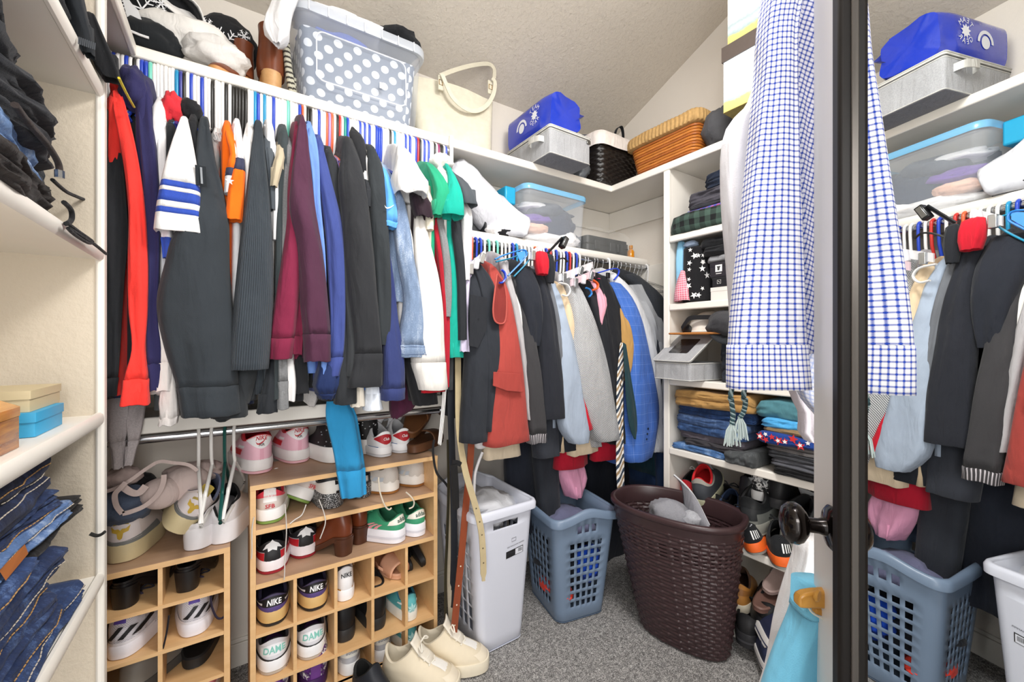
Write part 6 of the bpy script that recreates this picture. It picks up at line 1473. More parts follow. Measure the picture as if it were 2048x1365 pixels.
# shoes in and below the right cubbies (they face the room, heels outward)
ZR = CZ
H4 = ZR[4]
shoe('pale and grey trail shoe with bright red lining behind the hamper', 'trail_shoe', Vector((1.93, 1.20, H4+.10)), 18, L=.29, W=.115, H=.125, zs=.04, upper='#4c4f55', sole='#b9b79a', lining='#c41c22', tab=.02, patches=[('yellow_line', -2, 2, .0, .06, '#c8cc4a'), ('pale_collar', -2.2, 2.2, .82, 1.0, '#b9b4ab')], tilt=(0, -.3), tongue='#9a9aa0')
shoe('red and white trainer half hidden behind the brown hamper', 'sneaker', Vector((1.96, 1.31, H4+.06)), 10, L=.28, W=.105, H=.12, zs=.035, upper='#b9202b', sole='#e2d6d8', lining='#1b1b1d', lace='#e8e6e6')
shoe('grey trainer with yellow line beside the trail shoe', 'sneaker', Vector((1.945, 1.085, H4+.03)), 12, L=.29, W=.11, H=.11, zs=.035, upper='#60656c', sole='#c3bf9a', lining='#2c3c5a', patches=[('yellow_line', -2, 2, .0, .06, '#c8cc4a')], tilt=(0, -.1))
HB = dict(L=.30, W=.12, H=.135, zs=.04, upper='#2c2e30', sole='#8d8c84', outsole='#b4b2a4', lining='#151618', tab=.01, patches=[('grey_side', -2.0, -.5, .02, .5, '#6d706c'), ('grey_side', .7, 2.0, .02, .5, '#6d706c'), ('black_collar', -2.4, 2.4, .68, 1.02, '#1c1e20'), ('toe_band', -.5, .7, .0, .22, '#7c7e79')], tongue='#8f9294', lace='#222')
t, _ = shoe('black and grey hiking shoe in the shoe cubby above orange runners', 'hiking_shoe', Vector((1.90, .955, H4+.075)), 5, tilt=(0, -.12), group='hiking pair', **HB)
twin(t, Vector((1.90, .80, H4+.085)), -5, 'black and grey hiking shoe next to the door knob', (.15, -.12))
OG = dict(L=.29, W=.105, H=.105, zs=.036, umat=fab('#26282c', 'fine', c2='#17181a', per=.006), sole='#ef6a28', outsole='#8b8a84', lining='#1b1c1e', tab=.008, patches=[('white_tick', -.55, -.48, .3, .7, '#eeeeee'), ('white_tick', -.40, -.33, .3, .7, '#eeeeee'), ('white_tick', -.25, -.18, .3, .7, '#eeeeee'), ('white_tick', -.1, -.03, .3, .7, '#eeeeee')], lace='#17181a')
t, _ = shoe('black running shoe with orange sole tilted at cubby edge', 'running_shoe', Vector((1.885, .905, H4+.012)), 30, tilt=(-.35, .0), group='orange runners', **OG)
twin(t, Vector((1.86, .79, H4+.008)), 25, 'black running shoe with orange heel nearest the door', (-.15, .03))
shoe('coral red shoe squeezed between hamper and orange runner', 'sneaker', Vector((1.945, .99, H4+.004)), 10, L=.27, W=.10, H=.10, zs=.03, upper='#d8503c', sole='#c9c4c0', lining='#8a2430')
mb = MB(); mb.tube([Q(a, b, x=1.885) for a, b in spline([(1503, 1050), (1494, 1064), (1488, 1080), (1482, 1098)], 14)], .005, 6, flat=.4); tag(mb.build('shoelace', fab('#cfd0d8')), 'pale grey shoelace hanging at the cubby edge by the hamper', 'shoelace')
for i, (y, z, h, c, lab) in enumerate([(1.16, .03, 2, '#17181b', 'black shoe at the back behind the trail shoe'), (1.02, .16, -4, '#1c1d22', 'black shoe stacked high behind the hiking shoe'), (.88, .2, 8, '#141518', 'black shoe on top at the back of the shoe cubby'), (.70, .02, 0, '#1b1c1e', 'black shoe at the door end of the shoe cubby'), (.72, .18, 5, '#15161a', 'black shoe stacked at the door end of the shoe cubby')]):
    shoe(lab, 'shoe', Vector((1.985, y, H4+z)), h, L=.27, W=.105, H=.115, zs=.03, upper=c, sole='#2b2b2d', lining='#0f0f10', lace='#3a3a3e')
shoe('black and white patterned shoe at the back of the shoe cubby', 'shoe', Vector((1.99, .96, H4+.21)), 5, L=.27, W=.105, H=.115, zs=.03, umat=fab('#1d1d1f', 'print', c2='#3a3a3e'), sole='#dcdcdc', lining='#111')
# bottom cubby
H5 = ZR[5]
shoe('tan leather loafer with cream sole under the lower shelf', 'loafer', Vector((1.90, 1.00, H5+.10)), 20, L=.29, W=.105, H=.105, zs=.028, upper='#b07838', sole='#d9cfba', lining='#4a3222', patches=[('strap', -1.4, 1.4, .55, .8, '#8c5c2c')])
slide('brown flip flop sandal with black strap on the tan loafer', 'flip_flop', Vector((1.86, .90, H5+.175)), 0, '#6e5148', L=.27, W=.105, th=.022, tilt=(.1, -.12), scol='#1d1b1c', toe_post=True)
slide('mauve flip flop leaning above the brown one', 'flip_flop', Vector((1.93, .90, H5+.235)), -10, '#a08a84', L=.26, W=.10, th=.02, tilt=(.3, -.25), scol='#b9aca6', toe_post=True)
shoe('black clog with ridged rubber sole on the bottom shelf', 'clog', Vector((1.84, .94, H5+.006)), 12, L=.28, W=.115, H=.11, zs=.045, upper='#1b1b1d', sole='#252528', lining='#0d0d0e', soleband='#3a3a3e')
shoe('black clog stacked above with ridged rubber sole', 'clog', Vector((1.88, .885, H5+.09)), 20, L=.28, W=.115, H=.10, zs=.04, upper='#18181a', sole='#222225', lining='#0d0d0e', soleband='#39393d', tilt=(.25, 0))
NVY = dict(L=.26, W=.095, H=.09, zs=.026, upper='#2c3350', sole='#d8d5d2', lining='#1c2236', patches=[('badge', -.3, .3, .4, .8, '#c9c9d0')], soleband='#2c3350')
t, _ = shoe('navy canvas shoe with white sole, upper of two by the white garment', 'canvas_shoe', Vector((1.79, .795, H5+.075)), 35, tilt=(.4, 0), group='navy canvas pair', **NVY)
twin(t, Vector((1.77, .79, H5-.0)), 30, 'navy canvas shoe with white sole, lower of two')
shoe('black rubber boot on the carpet below the turquoise shorts', 'boot', Vector((1.42, .735, .006)), 170, L=.30, W=.12, H=.17, zs=.03, upper='#151517', sole='#1d1d1f', lining='#2a2a2c', boot=True, cat='boot', dip=0, tab=0)
shoe('bright blue shoe sliver beside the white hanging garment', 'sneaker', Vector((1.88, .74, H5+.10)), 20, L=.27, W=.10, H=.10, zs=.03, upper='#2a5fae', sole='#dcdcdf', lining='#1c2236')
loose('white cloth hanging out of the cubby behind the hamper', 'cloth', 'white_cloth', '#c9cad0', [(1160, 1478, 1500), (1200, 1470, 1496), (1225, 1474, 1490)], 1.12, dep=.03, fold=2)
# ------------------------------------------------------------------ folded clothes
def folded(label, name, m, O, w, d, W, D, H, layers=2, seed=0, amp=.012, cat='folded clothes', group=None, jut=.012, n=20, tilt=0.0, extra=None):
    """folded garment: O = front corner, w = along the front, d = into the shelf"""
    O, w, d = Vector(O), Vector(w).normalized(), Vector(d).normalized(); up_ = Vector((0, 0, 1))
    mb = MB(); rows = []
    for j in range(n+1):
        f = j/n; e = min(1, min(f, 1-f)/.06); e = math.sqrt(max(0, 1-(1-e)**2)); P = []
        hh = H*(.72+.28*e)*(1+.18*nz((f*3, seed, 0), 1, seed)); sh = amp*1.2*nz((f*2.2, 1, seed), 1, seed+2)
        K = 14*layers
        pts = []
        for k in range(K+1):                       # front face, layered bulges
            q = k/K; l = q*layers; b = math.sqrt(max(0, 1-(2*(l-int(min(l, layers-.001)))-1)**2)); off = jut*(b-.6)+amp*.9*(.3-abs(nz((f*7, q*layers*2.2, seed*1.7), 1, seed+9)))+amp*.5*nz((f*3, q*layers*.9+int(min(l, layers-.001))*3.1, seed), 1, seed)
            pts.append((-off, q*hh))
        for k in range(1, 9): pts.append((D*k/8*.98, hh*(1+.16*nz((f*2.5, k*.4, seed), 1, seed+4))))
        pts.append((D, hh*.5)); pts.append((D, 0))
        for k in range(7, 0, -1): pts.append((D*k/8, 0))
        for a, z in pts: P.append(O+w*(W*f)+d*(a+sh+(1-e)*.02)+up_*(z+tilt*f+.006*abs(nz((f*4, a*8, seed), 1, seed+6))*(z > .001)))
        rows.append(P)
    mb.grid(rows, True); mb.cap(rows[0], flip=True); mb.cap(rows[-1])
    o = mb.build(name, m, smooth=180); tag(o, label, cat, group)
    return o, rows
# left unit: shelves face +x, clothes run along y
fw, fd = (0, 1, 0), (-1, 0, 0)
def lf(label, name, col, y0, y1, z, H, seed, kind='plain', D=.30, x=-.31, **k):
    m = col if isinstance(col, bpy.types.Material) else fab(col, kind, **({'c2': k.pop('c2')} if 'c2' in k else {}))
    return folded(label, name, m, (x, y0, z), fw, fd, y1-y0, D, H, seed=seed, **k)
z2 = LZ[2]+.012
lf('dark brown trousers crumpled at the bottom of the second shelf stack', 'brown_trousers', '#2b2523', .62, 1.17, z2, .055, 101, x=-.295, amp=.03)
lf('light blue jeans folded in the middle of the black clothes stack', 'light_jeans', fab('#6f8fbe', 'denim', c2='#c6d6ea'), .60, 1.20, z2+.055, .065, 102, x=-.300, amp=.025)
lf('black jogging trousers with drawcord above the light blue jeans', 'black_joggers', '#232428', .62, 1.27, z2+.115, .10, 103, x=-.315, amp=.035, layers=3)
lf('dark slate leggings folded at the back of the second shelf stack', 'slate_leggings', '#2b333b', .75, 1.38, z2+.02, .155, 104, x=-.36, amp=.03, layers=3)
lf('black sweatshirt crumpled on the top of the second shelf stack', 'black_sweatshirt', '#1e2024', .50, 1.12, z2+.21, .075, 105, x=-.32, amp=.035)
lf('black leggings folded by the panel on the second shelf', 'black_leggings', '#1f1f21', 1.0, 1.435, z2, .10, 106, x=-.43, D=.24, amp=.02, layers=3)
def cord(label, pts, r=.004, col='#1b1b1d', Y=None, X=-.29, tip=None, cat='drawcord'):
    mb = MB(); P = [Q(a, b, x=X) for a, b in spline(pts, 26)]; mb.tube(P, r, 7); o = mb.build('drawcord', fab(col), smooth=70); tag(o, label, cat)
    if tip:
        mb = MB(); mb.tube([P[-4], P[-1]+(P[-1]-P[-4])*.4], r*1.35, 8); mb.build('metal_tip', mat('#c9cacc', .2, 1, name='tip'), o)
cord('brown drawcord with silver tip hanging over the black joggers', [(30, 210), (60, 250), (95, 290), (116, 325), (119, 352)], .0055, '#3a322f', X=-.285, tip=True)
cord('black drawcord end lying out from the dark stack', [(105, 360), (130, 382), (150, 392), (170, 400)], .004, X=-.32)
cord('black cord loop hanging at the front of the second shelf', [(128, 405), (142, 420), (143, 440), (132, 448)], .0045, X=-.275)
cord('long black cord trailing along the second shelf edge to the panel', [(134, 446), (155, 462), (178, 478), (185, 484), (176, 486), (150, 470), (136, 456), (165, 474), (190, 490), (212, 508)], .0035, X=-.268)
# first shelf: black clothes hanging over its edge
z1 = LZ[3]+.014
lf('black sweater folded at the panel end of the top shelf', 'black_sweater', '#1f2125', .9, 1.44, z1, .13, 110, x=-.31, amp=.03, layers=3)
loose('black fringed scarf hanging from the top shelf over its edge', 'scarf', 'black_scarf', '#222529', [(-40, 112, 160), (20, 118, 174), (80, 150, 188), (110, 166, 190)], 1.28, dep=.03, fold=2)
loose('black sweater sleeve drooping over the panel edge by the rod', 'sweater', 'black_sweater', '#1b1c1f', [(30, 172, 190), (80, 178, 212), (125, 186, 232), (152, 196, 240), (160, 204, 240)], 1.455, dep=.03, fold=1.2)
mb = MB()
for i in range(9): mb.tube([Q(158+i*4, 74+i*1.5, y=1.245), Q(157+i*4, 88+i*1.5, y=1.245)], .0012, 5)
tag(mb.build('scarf_fringe', fab('#4a4d52')), 'grey fringe on the black scarf over the top shelf', 'fringe', kind='stuff')
cord('thin yellow ribbon dropping from the black sleeve by the navy hood', [(238, 156), (252, 185), (268, 214)], .003, '#d8c63a', X=-.235, cat='ribbon')
# third shelf: small boxes
z3 = LZ[1]+.011
def gift(label, cols, x0, x1, y0, y1, z, h, lidh=.4, name='gift_box', ch=.0):
    t = thing(name, label, 'box', ((x0+x1)/2, (y0+y1)/2, z)); cx, cy = (x0+x1)/2, (y0+y1)/2; M = TR(cx, cy, z)
    mb = MB(); mb.loft([rrect(x1-x0-.004, y1-y0-.004, .003, zz, 3, (1, 1), M) for zz in (0, h*(1-lidh))]); mb.build('base', cols[0], t, smooth=30)
    mb = MB(); mb.loft([rrect(x1-x0, y1-y0, .003, zz, 3, (1, 1), M) for zz in (h*(1-lidh), h-ch)]+([rrect((x1-x0)*.8, (y1-y0)*.8, .003, h, 3, (1, 1), M)] if ch else [])); mb.build('lid', cols[1], t, smooth=30)
    return t
BL2 = mat('#3aa6d6', .5, name='blue_card'); gift('turquoise gift box under the beige box on third shelf', (BL2, BL2), -.435, -.325, 1.20, 1.36, z3, .048)
BE = mat('#cdbd97', .5, name='beige_card'); gift('beige gift box stacked on the turquoise box', (BE, BE), -.455, -.335, 1.21, 1.385, z3+.0485, .042)
WB = wood('#7a3c10', '#d08a34', 3.0, .25, 1)
t = thing('wooden_box', 'glossy striped wooden box with angled lid at the left frame edge', 'box', (-.40, .98, z3)); M = TR(-.395, .985, z3)
mb = MB(); mb.loft([rrect(.15, .26, .012, zz, 4, (1, 1), M) for zz in (0, .055)]); mb.build('base', WB, t, smooth=30)
mb = MB(); mb.loft([rrect(.152, .262, .012, .056, 4, (1, 1), M), rrect(.152, .262, .012, .072, 4, (1, 1), M), rrect(.11, .22, .012, .088, 4, (1, 1), M)]); mb.build('lid', wood('#b8741f', '#e0a448', 2.0, .22, 1), t, smooth=30)
WC = mat('#ece7e2', .5, name='white_card'); gift('small white box with faceted lid on the wooden box', (WC, WC), -.45, -.345, .91, 1.03, z3+.0885, .045, .6, ch=.02)
# fourth shelf: pile of jeans
z4 = LZ[0]+.012
J1, J2, J3, J4 = fab('#27375e', 'denim', c2='#5b76a6'), fab('#1b2440', 'denim', c2='#3b4d78'), fab('#5f7fb2', 'denim', c2='#c3d4ea'), fab('#2c4270', 'denim', c2='#6d8abd')
TH = mat('#b98f58', .8, name='thread_gold'); TW = mat('#cfc3b2', .8, name='thread_pale')
def stitch(o, rows, k, j0, j1, m, off=.002, cnt=None):
    """dashed seam along a row of points of the folded piece"""
    mb = MB(); d = Vector((1, 0, 0))*off
    for j in range(j0, j1):
        a, b = rows[j][k]+d, rows[j+1][k]+d
        for s in range(3): mb.tube([a.lerp(b, s/3+.04), a.lerp(b, s/3+.24)], .0011, 5)
    q = mb.build('stitching', m, o); return q
specs = [('dark blue jeans at the very bottom of the left stack', J4, .62, 1.40, 0, .045, 2), ('mid blue jeans second from the bottom of the left stack', J1, .60, 1.26, .043, .045, 2), ('dark jeans with gold cross stitched pocket low in the left stack', J1, .55, 1.22, .086, .05, 2),
         ('dark jeans with frayed waistband in the left stack', J1, .55, 1.30, .134, .045, 2), ('indigo jeans with white inner label in the left stack', J4, .45, 1.12, .177, .05, 2), ('black jeans with a belt loop sticking out toward the panel', fab('#1f1d1d'), .80, 1.43, .205, .045, 2),
         ('pale frayed jeans folded with a leather patch', J3, .60, 1.32, .235, .04, 2), ('blue jeans with open waistband near the stack top', J1, .55, 1.28, .272, .04, 2), ('dark indigo jeans rolled on top of the left stack', J2, .55, 1.24, .306, .085, 2)]
for i, (lab, m, a, b, dz, H, ly) in enumerate(specs):
    o, rows = folded(lab, 'jeans', m, (-.300-.006*(i % 3), a, z4+dz*.93), fw, fd, b-a, .31, H, ly, 120+i, .022, 'jeans', 'jeans stacked on the left shelf', jut=.014)
    if i not in (5,): stitch(o, rows, 5 if i % 2 else 20, 8, 19, TH if i % 3 else TW)
    if i == 8: stitch(o, rows, 12, 6, 19, TW); stitch(o, rows, 15, 6, 19, TW)
    if i in (4, 6):
        mb = MB(); c = [rows[10][8], rows[13][8], rows[13][20], rows[10][20]]; mb.poly([p+Vector((.004, 0, 0)) for p in c]); mb.build('label', mat('#e9e4e0' if i == 4 else '#a8622c', .6, name='jeans_label'), o, smooth=0)
mb = MB(); mb.strip(spline([(-.28, .98, z4+.01), (-.26, 1.0, z4-.02), (-.262, 1.03, z4-.03)], 8), (0, .07, 0), (1, 0, 0), .002); tag(mb.build('care_label', mat('#d9d2d0', .35, .2, name='satin')), 'white satin care label hanging from the jeans stack', 'label')
mb = MB(); P = spline([(180, 1068), (192, 1072), (202, 1070), (210, 1064)], 10); mb.tube([Q(a, b, y=1.42) for a, b in P], .007, 8, flat=.5); tag(mb.build('belt_loop', fab('#232220')), 'black strap end poking from the jeans stack past the panel', 'strap')

# right cubbies: shelves face -x, clothes run along y (toward the door)
rw, rd = (0, -1, 0), (1, 0, 0)
def rf(label, name, m, y0, y1, z, H, seed, D=.30, x=1.945, **k):
    if not isinstance(m, bpy.types.Material): m = fab(m)
    return folded(label, name, m, (x, y0, z+.002), rw, rd, y0-y1, D, H, seed=seed, **k)
c1, c2_, c3, c4 = CZ[0], CZ[1], CZ[2], CZ[3]
rf('green and black buffalo check flannel at the bottom of the top cubby', 'flannel_shirt', fab('#41554c', 'buffalo', c2='#17191a', per=.055), 1.372, .80, c1, .085, 201, x=1.915, layers=1, amp=.02)
rf('pink and blue plaid shirt thinly folded in the top cubby', 'plaid_shirt', fab('#c9566c', 'lines', c2='#4a56a8', per=.03, w=.3), 1.30, .82, c1+.083, .022, 202, layers=1)
rf('grey and white striped shirt edge in the top cubby', 'striped_shirt', fab('#2e2f35', 'stripe', c2='#b9babd', per=.06, w=.35), 1.28, .82, c1+.105, .02, 203, layers=1)
rf('charcoal grey sweatshirt crumpled in the top cubby', 'grey_sweatshirt', '#4a4850', 1.30, .80, c1+.124, .075, 204, layers=2, amp=.03)
rf('dark navy sweater on top of the top cubby pile', 'navy_sweater', '#1f2738', 1.20, .75, c1+.195, .07, 205, amp=.03)
# second cubby
t = thing('star_shirt', 'black cloth printed with white stars standing in the second cubby', 'shirt', (2.0, 1.30, c2_))
mb = MB(); rows = []
for j in range(18):
    f = j/17; z = c2_+.003+.285*f; P = []
    for k in range(24):
        a = 2*PI*k/24; P.append(Vector((2.03+.10*math.cos(a)*(1-.1*f)+.012*nz((math.cos(a)*2, z*9, k*.2), 1, 3), 1.265+.072*math.copysign(abs(math.sin(a))**.8, math.sin(a))+.01*nz((z*6, math.sin(a)*2, 1), 1, 5), z)))
    rows.append(P)
mb.loft(rows); o = mb.build('cloth', fab('#17171a'), t, smooth=180)
mb = MB()
for i in range(26):
    r0, k0 = random.randint(1, 16), random.randint(8, 17); p = rows[r0][k0]; p2 = rows[r0][(k0+1) % 24]; tn = (p2-p).normalized(); nn = tn.cross(Vector((0, 0, 1))).normalized(); cc = sum(rows[r0], Vector())/24
    if (p-cc).dot(nn) < 0: nn = -nn
    V, F = star2d(random.choice((.012, .015, .018)), 5, .4, random.random()*6); put2d(mb, V, F, lambda a, b: p+nn*.004+tn*a+Vector((0, 0, b)))
s_ = mb.build('star_print', mat('#f0efee', .7, name='star_print'), t, smooth=0); s_['kind'] = 'stuff'
loose('light blue cloth strip left of the star printed cloth', 'cloth', 'blue_cloth', '#86bcdc', [(486, 1360, 1370), (540, 1358, 1368), (575, 1357, 1366)], 1.34, dep=.05)
loose('pink striped cloth strip left of the star printed cloth', 'cloth', 'pink_cloth', fab('#d9667c', 'lines', c2='#f0c3cb', per=.012), [(545, 1362, 1372), (575, 1360, 1376), (602, 1360, 1380)], 1.30, dep=.05)
blob_t('pale blue cloth bundle on top of the star printed cloth', 'blue_cloth', 'cloth', (1.99, 1.29, c2_+.31), (.035, .035, .018), fab('#a9bdd8'), 211, .2)
rf('black sweater folded at the top of the second cubby', 'black_sweater', '#17181b', 1.22, .75, c2_+.265, .05, 212, layers=1, amp=.02)
rf('black tee folded under the black sweater in the second cubby', 'black_tee', '#1f2023', 1.20, .75, c2_+.225, .04, 213, layers=1, amp=.02)
rf('grey tee folded on the black box in the second cubby', 'grey_tee', '#8e8f92', 1.19, .76, c2_+.192, .034, 214, layers=1, amp=.02)
def carton(label, col, x0, x1, y0, y1, z, h, name='carton'):
    t = thing(name, label, 'box', ((x0+x1)/2, (y0+y1)/2, z)); m = mat(col, .4, 0, .4, name='card')
    mb = MB(); mb.box(x0, x1, y0, y1, z, z+h*.7); mb.build('base', m, t, smooth=0, bevel=.002)
    mb = MB(); mb.box(x0-.001, x1+.001, y0-.001, y1+.001, z+h*.7+.0005, z+h); mb.build('lid', m, t, smooth=0, bevel=.002); return t
INK = mat('#eceae8', .6, name='white_ink'); INKD = mat('#3a3a3c', .6, name='dark_ink')
t = carton('white carton with dark lettering at the bottom of the second cubby', '#dcd6d0', 1.96, 2.2, .75, 1.165, c2_+.002, .066)
mb = MB(); V, F = text_mesh('RM27', .022); put2d(mb, V, F, lambda a, b: Vector((1.9585, 1.0-a, c2_+.034+b))); mb.build('lettering', INKD, t, smooth=0)
t = carton('matte black carton with small icons on the white carton', '#1f1f22', 1.965, 2.2, .75, 1.16, c2_+.069, .05)
mb = MB()
for i in range(5):
    yy = 1.125-.055*i; P = [Vector((1.9630, yy+a, c2_+.094+b)) for a, b in ((-.009, -.009), (.009, -.009), (.009, .009), (-.009, .009))]; mb.tube(P, .0008, 4, closed=True); mb.tube([P[0].lerp(P[2], .3), P[0].lerp(P[2], .7)], .001, 4)
mb.build('icon_print', INK, t, smooth=0)
t = carton('glossy black carton with white square icons in the second cubby', '#27242a', 1.962, 2.2, .75, 1.17, c2_+.1195, .072)
mb = MB()
for i in range(5):
    yy = 1.125-.066*i
    V, F = poly2d([(-.017, -.017), (.017, -.017), (.017, .017), (-.017, .017)]); put2d(mb, V, F, lambda a, b: Vector((1.9600, yy-a, c2_+.16+b))); V, F = poly2d([(-.014, -.003), (.014, -.003), (.014, 0), (-.014, 0)]); put2d(mb, V, F, lambda a, b: Vector((1.9600, yy-a, c2_+.136+b)))
ic = mb.build('icon_print', INK, t, smooth=0)
mb = MB()
for i in range(5):
    yy = 1.125-.066*i; V, F = poly2d([(-.006, -.010), (.004, -.010), (.006, .002), (.010, .010), (-.010, .010), (-.006, .002)] if i % 2 == 0 else [(-.008, -.004), (-.002, -.012), (.002, -.002), (.010, .010), (-.008, .010)]); put2d(mb, V, F, lambda a, b: Vector((1.9592, yy-a, c2_+.16+b)))
mb.build('icon_mark', INKD, ic, smooth=0)
# third cubby: helmet, board, cap, felt box
t = thing('helmet', 'white helmet with black strap bracket in the third cubby', 'helmet', (2.06, 1.22, c3+.13))
mb = MB(); rows = []
for j in range(15):
    ph = PI/2*j/14; P = []
    for k in range(36):
        a = 2*PI*k/36; P.append(Vector((2.08+.125*math.cos(ph)*math.cos(a)*1.0, 1.235+.105*math.cos(ph)**.8*math.sin(a), c3+.245+.112*math.sin(ph))))
    rows.append(P)
rows = [[p+Vector((0, 0, .002)) for p in rows[0]]]+rows
mb.grid(rows, True); mb.build('shell', mat('#e5dfd6', .25, 0, .5, name='helmet_shell'), t, smooth=180)
BKP = mat('#17171a', .35, name='bracket_black')
mb = MB(); P = [(1.925, 1.30, c3+.262), (1.925, 1.28, c3+.29), (1.93, 1.255, c3+.316), (1.945, 1.20, c3+.319), (1.955, 1.15, c3+.317)]; mb.strip(spline(P, 16), (0, .006, .022), (1, 0, 0), .012); br = mb.build('bracket', BKP, t)
mb = MB(); mb.lathe([(0, .0), (.026, 0), (.026, .010), (.02, .014), (0, .014)], 24, Matrix.Translation((1.962, 1.295, c3+.262)) @ Matrix.Rotation(-PI/2, 4, 'Y')); mb.build('pivot_disc', BKP, br)
t = thing('cutting_board', 'flat tan board sticking out under the white helmet', 'board', (2.0, 1.20, c3+.12)); mb = MB(); mb.loft([rrect(.26, .26, .02, zz, 4, (1, 1), TR(2.02, 1.235, c3+.233, .12)) for zz in (0, .010)]); mb.build('board', wood('#b9793c', '#c98a4a', .6), t, smooth=30)
mb = MB(); mb.tube(rrect(.26, .26, .02, .005, 4, (1, 1), TR(2.02, 1.235, c3+.233, .12)), .0052, 6, closed=True); mb.build('edge', wood('#a5682f', '#b5783c', .6), t)
t = thing('newsboy_cap', 'dark grey wool cap with black brim in the third cubby', 'cap', (1.96, 1.02, c3+.13)); WO = fab('#3d3d40', 'heather')
blob(t, 'crown', (1.985, 1.03, c3+.28), (.12, .145, .075), WO, 221, .16)
mb = MB(); rows = []
for j in range(8):
    f = j/7; rows.append([Vector((1.93-.085*f*math.sin(PI*(.08+.84*k/18))+.01, 1.155-.25*k/18, c3+.25-.055*f*math.sin(PI*(.05+.9*k/18))-.012*k/18)) for k in range(19)])
mb.grid(rows); mb.build('brim', fab('#24272b'), t, smooth=180, solid=.006)
M3 = Matrix.Translation((1.955, 1.285, c3+.003)) @ Matrix.Rotation(-PI/2-.10, 4, 'Z')
t, l = zip_box('grey felt zip box with open window lid in the third cubby', M3, .225, .25, .10, .6, True)
rf('dark blue grey cloth folded beside the open felt box', 'dark_cloth', '#2b3038', 1.11, .75, c3, .20, 225, x=1.93, layers=3, amp=.03)
# fourth cubby: two stacks
L_ = [('pale blue faded jeans at the bottom of the cubby stack', fab('#4d76ac', 'denim', c2='#a9c3e2'), 1.365, 1.03, .03), ('dark grey trousers low in the cubby stack', fab('#3d3b3f'), 1.30, 1.0, .032), ('taupe grey trousers in the middle of the cubby stack', fab('#57525a'), 1.335, 1.0, .04), ('mid blue jeans with belt loops in the cubby stack', fab('#33507e', 'denim', c2='#6f90bf'), 1.34, .99, .042),
      ('slate blue jeans in the upper cubby stack', fab('#3c557f', 'denim', c2='#7f9cc4'), 1.345, .98, .042), ('deep blue jeans under the khaki trousers', fab('#203a66', 'denim', c2='#446aa3'), 1.345, .96, .055), ('khaki tan trousers crumpled on top of the cubby stack', fab('#a8824e'), 1.335, .95, .075)]
z = c4+.002
for i, (lab, m, a, b, H) in enumerate(L_):
    rf(lab, 'folded_trousers', m, a, b, z, H, 240+i, x=1.925+.008*(i % 3)-.01*(i == 6), layers=1 if H < .05 else 2, amp=.022, cat='trousers', group='trousers stacked in the fourth cubby', D=.28); z += H*.97
rf('grey washed jeans with seam bulging right of the cubby stack', 'folded_trousers', fab('#4a4d4f', 'denim', c2='#7f8486'), 1.06, .93, c4+.002, .055, 255, x=1.90, layers=1, cat='trousers', amp=.02)
R_ = [('black trousers at the bottom of the right cubby stack', '#1c1c1e', .035), ('grey trousers with pale hem in the right cubby stack', '#55565c', .035), ('charcoal trousers in the right cubby stack', '#3a3b3f', .03), ('warm grey trousers under the star swimwear', '#605d5d', .032)]
z = c4+.002
for i, (lab, c, H) in enumerate(R_):
    rf(lab, 'folded_trousers', fab(c), .86+.01*i, .42, z, H, 260+i, x=1.90+.004*i, layers=2, cat='trousers', group='trousers in the right cubby stack', D=.3); z += H*.97
o, rows = rf('navy shorts printed with red and white stars in the right cubby stack', 'star_shorts', fab('#1f3f86'), .92, .42, z, .045, 266, x=1.90, layers=1, cat='shorts', amp=.02)
mb = MB()
for i in range(16):
    j, k = 1+int(i*1.15), random.randint(2, 11); p = rows[j][k]; V, F = star2d(random.choice((.014, .02)), 5, .45, random.random()*6); put2d(mb, V, F, lambda a, b: p+Vector((-.004-.001*(i % 3), a, b)))
q = mb.build('star_print', [mat('#c62b30', .7, name='red_print')], o, smooth=0); q['kind'] = 'stuff'
mb = MB()
for i in range(12):
    j, k = 1+int(i*1.5), random.randint(2, 11); p = rows[j][k]; V, F = star2d(.010, 5, .5, random.random()*6); put2d(mb, V, F, lambda a, b: p+Vector((-.009, a, b)))
q = mb.build('star_print', [mat('#eceaea', .7, name='white_print2')], o, smooth=0); q['kind'] = 'stuff'
z += .045
rf('tan cloth edge folded between star shorts and blue shirt', 'tan_cloth', '#8d7656', .90, .42, z, .022, 267, x=1.905, layers=1, cat='cloth'); z += .022
rf('sky blue shirt crumpled in the right cubby stack', 'sky_blue_shirt', '#4fa3d8', .91, .45, z, .035, 268, x=1.91, layers=1, cat='shirt', amp=.03); z += .035
rf('teal cloth folded on top of the right cubby stack', 'teal_cloth', '#4c7c86', .94, .48, z, .07, 269, x=1.92, layers=1, cat='cloth', amp=.03)

# ------------------------------------------------------------------ upper shelf extras
blob_t('dark grey trousers crumpled behind the rattan basket', 'grey_trousers', 'trousers', (2.03, 1.14, ZU+.10), (.10, .085, .105), fab('#4b4b4e'), 301, .25, flatb=.1)
blob_t('grey shorts folded below the picture boxes', 'grey_shorts', 'shorts', (2.04, .93, ZU+.022), (.10, .14, .024), fab('#5a5d5c'), 302, .12, flatb=.1)
def photo_mat():
    m = NT('mountain_print'); o = m.obj(); sp = m.n('ShaderNodeSeparateXYZ'); m.link(o, sp.inputs[0])
    n1 = m.noise(o, 34, 5, .7); z_ = m.math('ADD', sp.outputs[2], m.math('MULTIPLY', n1, .05))
    col = m.ramp(m.math('DIVIDE', z_, .30), [(.0, lin('#c9be6a')), (.2, lin('#cfc67c')), (.23, lin('#9fb4b4')), (.3, lin('#c3cfd0')), (.36, lin('#a9b9be')), (.43, lin('#d9dfe0')), (.5, lin('#e6e8e7')), (.85, lin('#e2e8ec')), (1, lin('#a9cbe2'))])
    m.color(col); m.set(Roughness=.35); return m.m
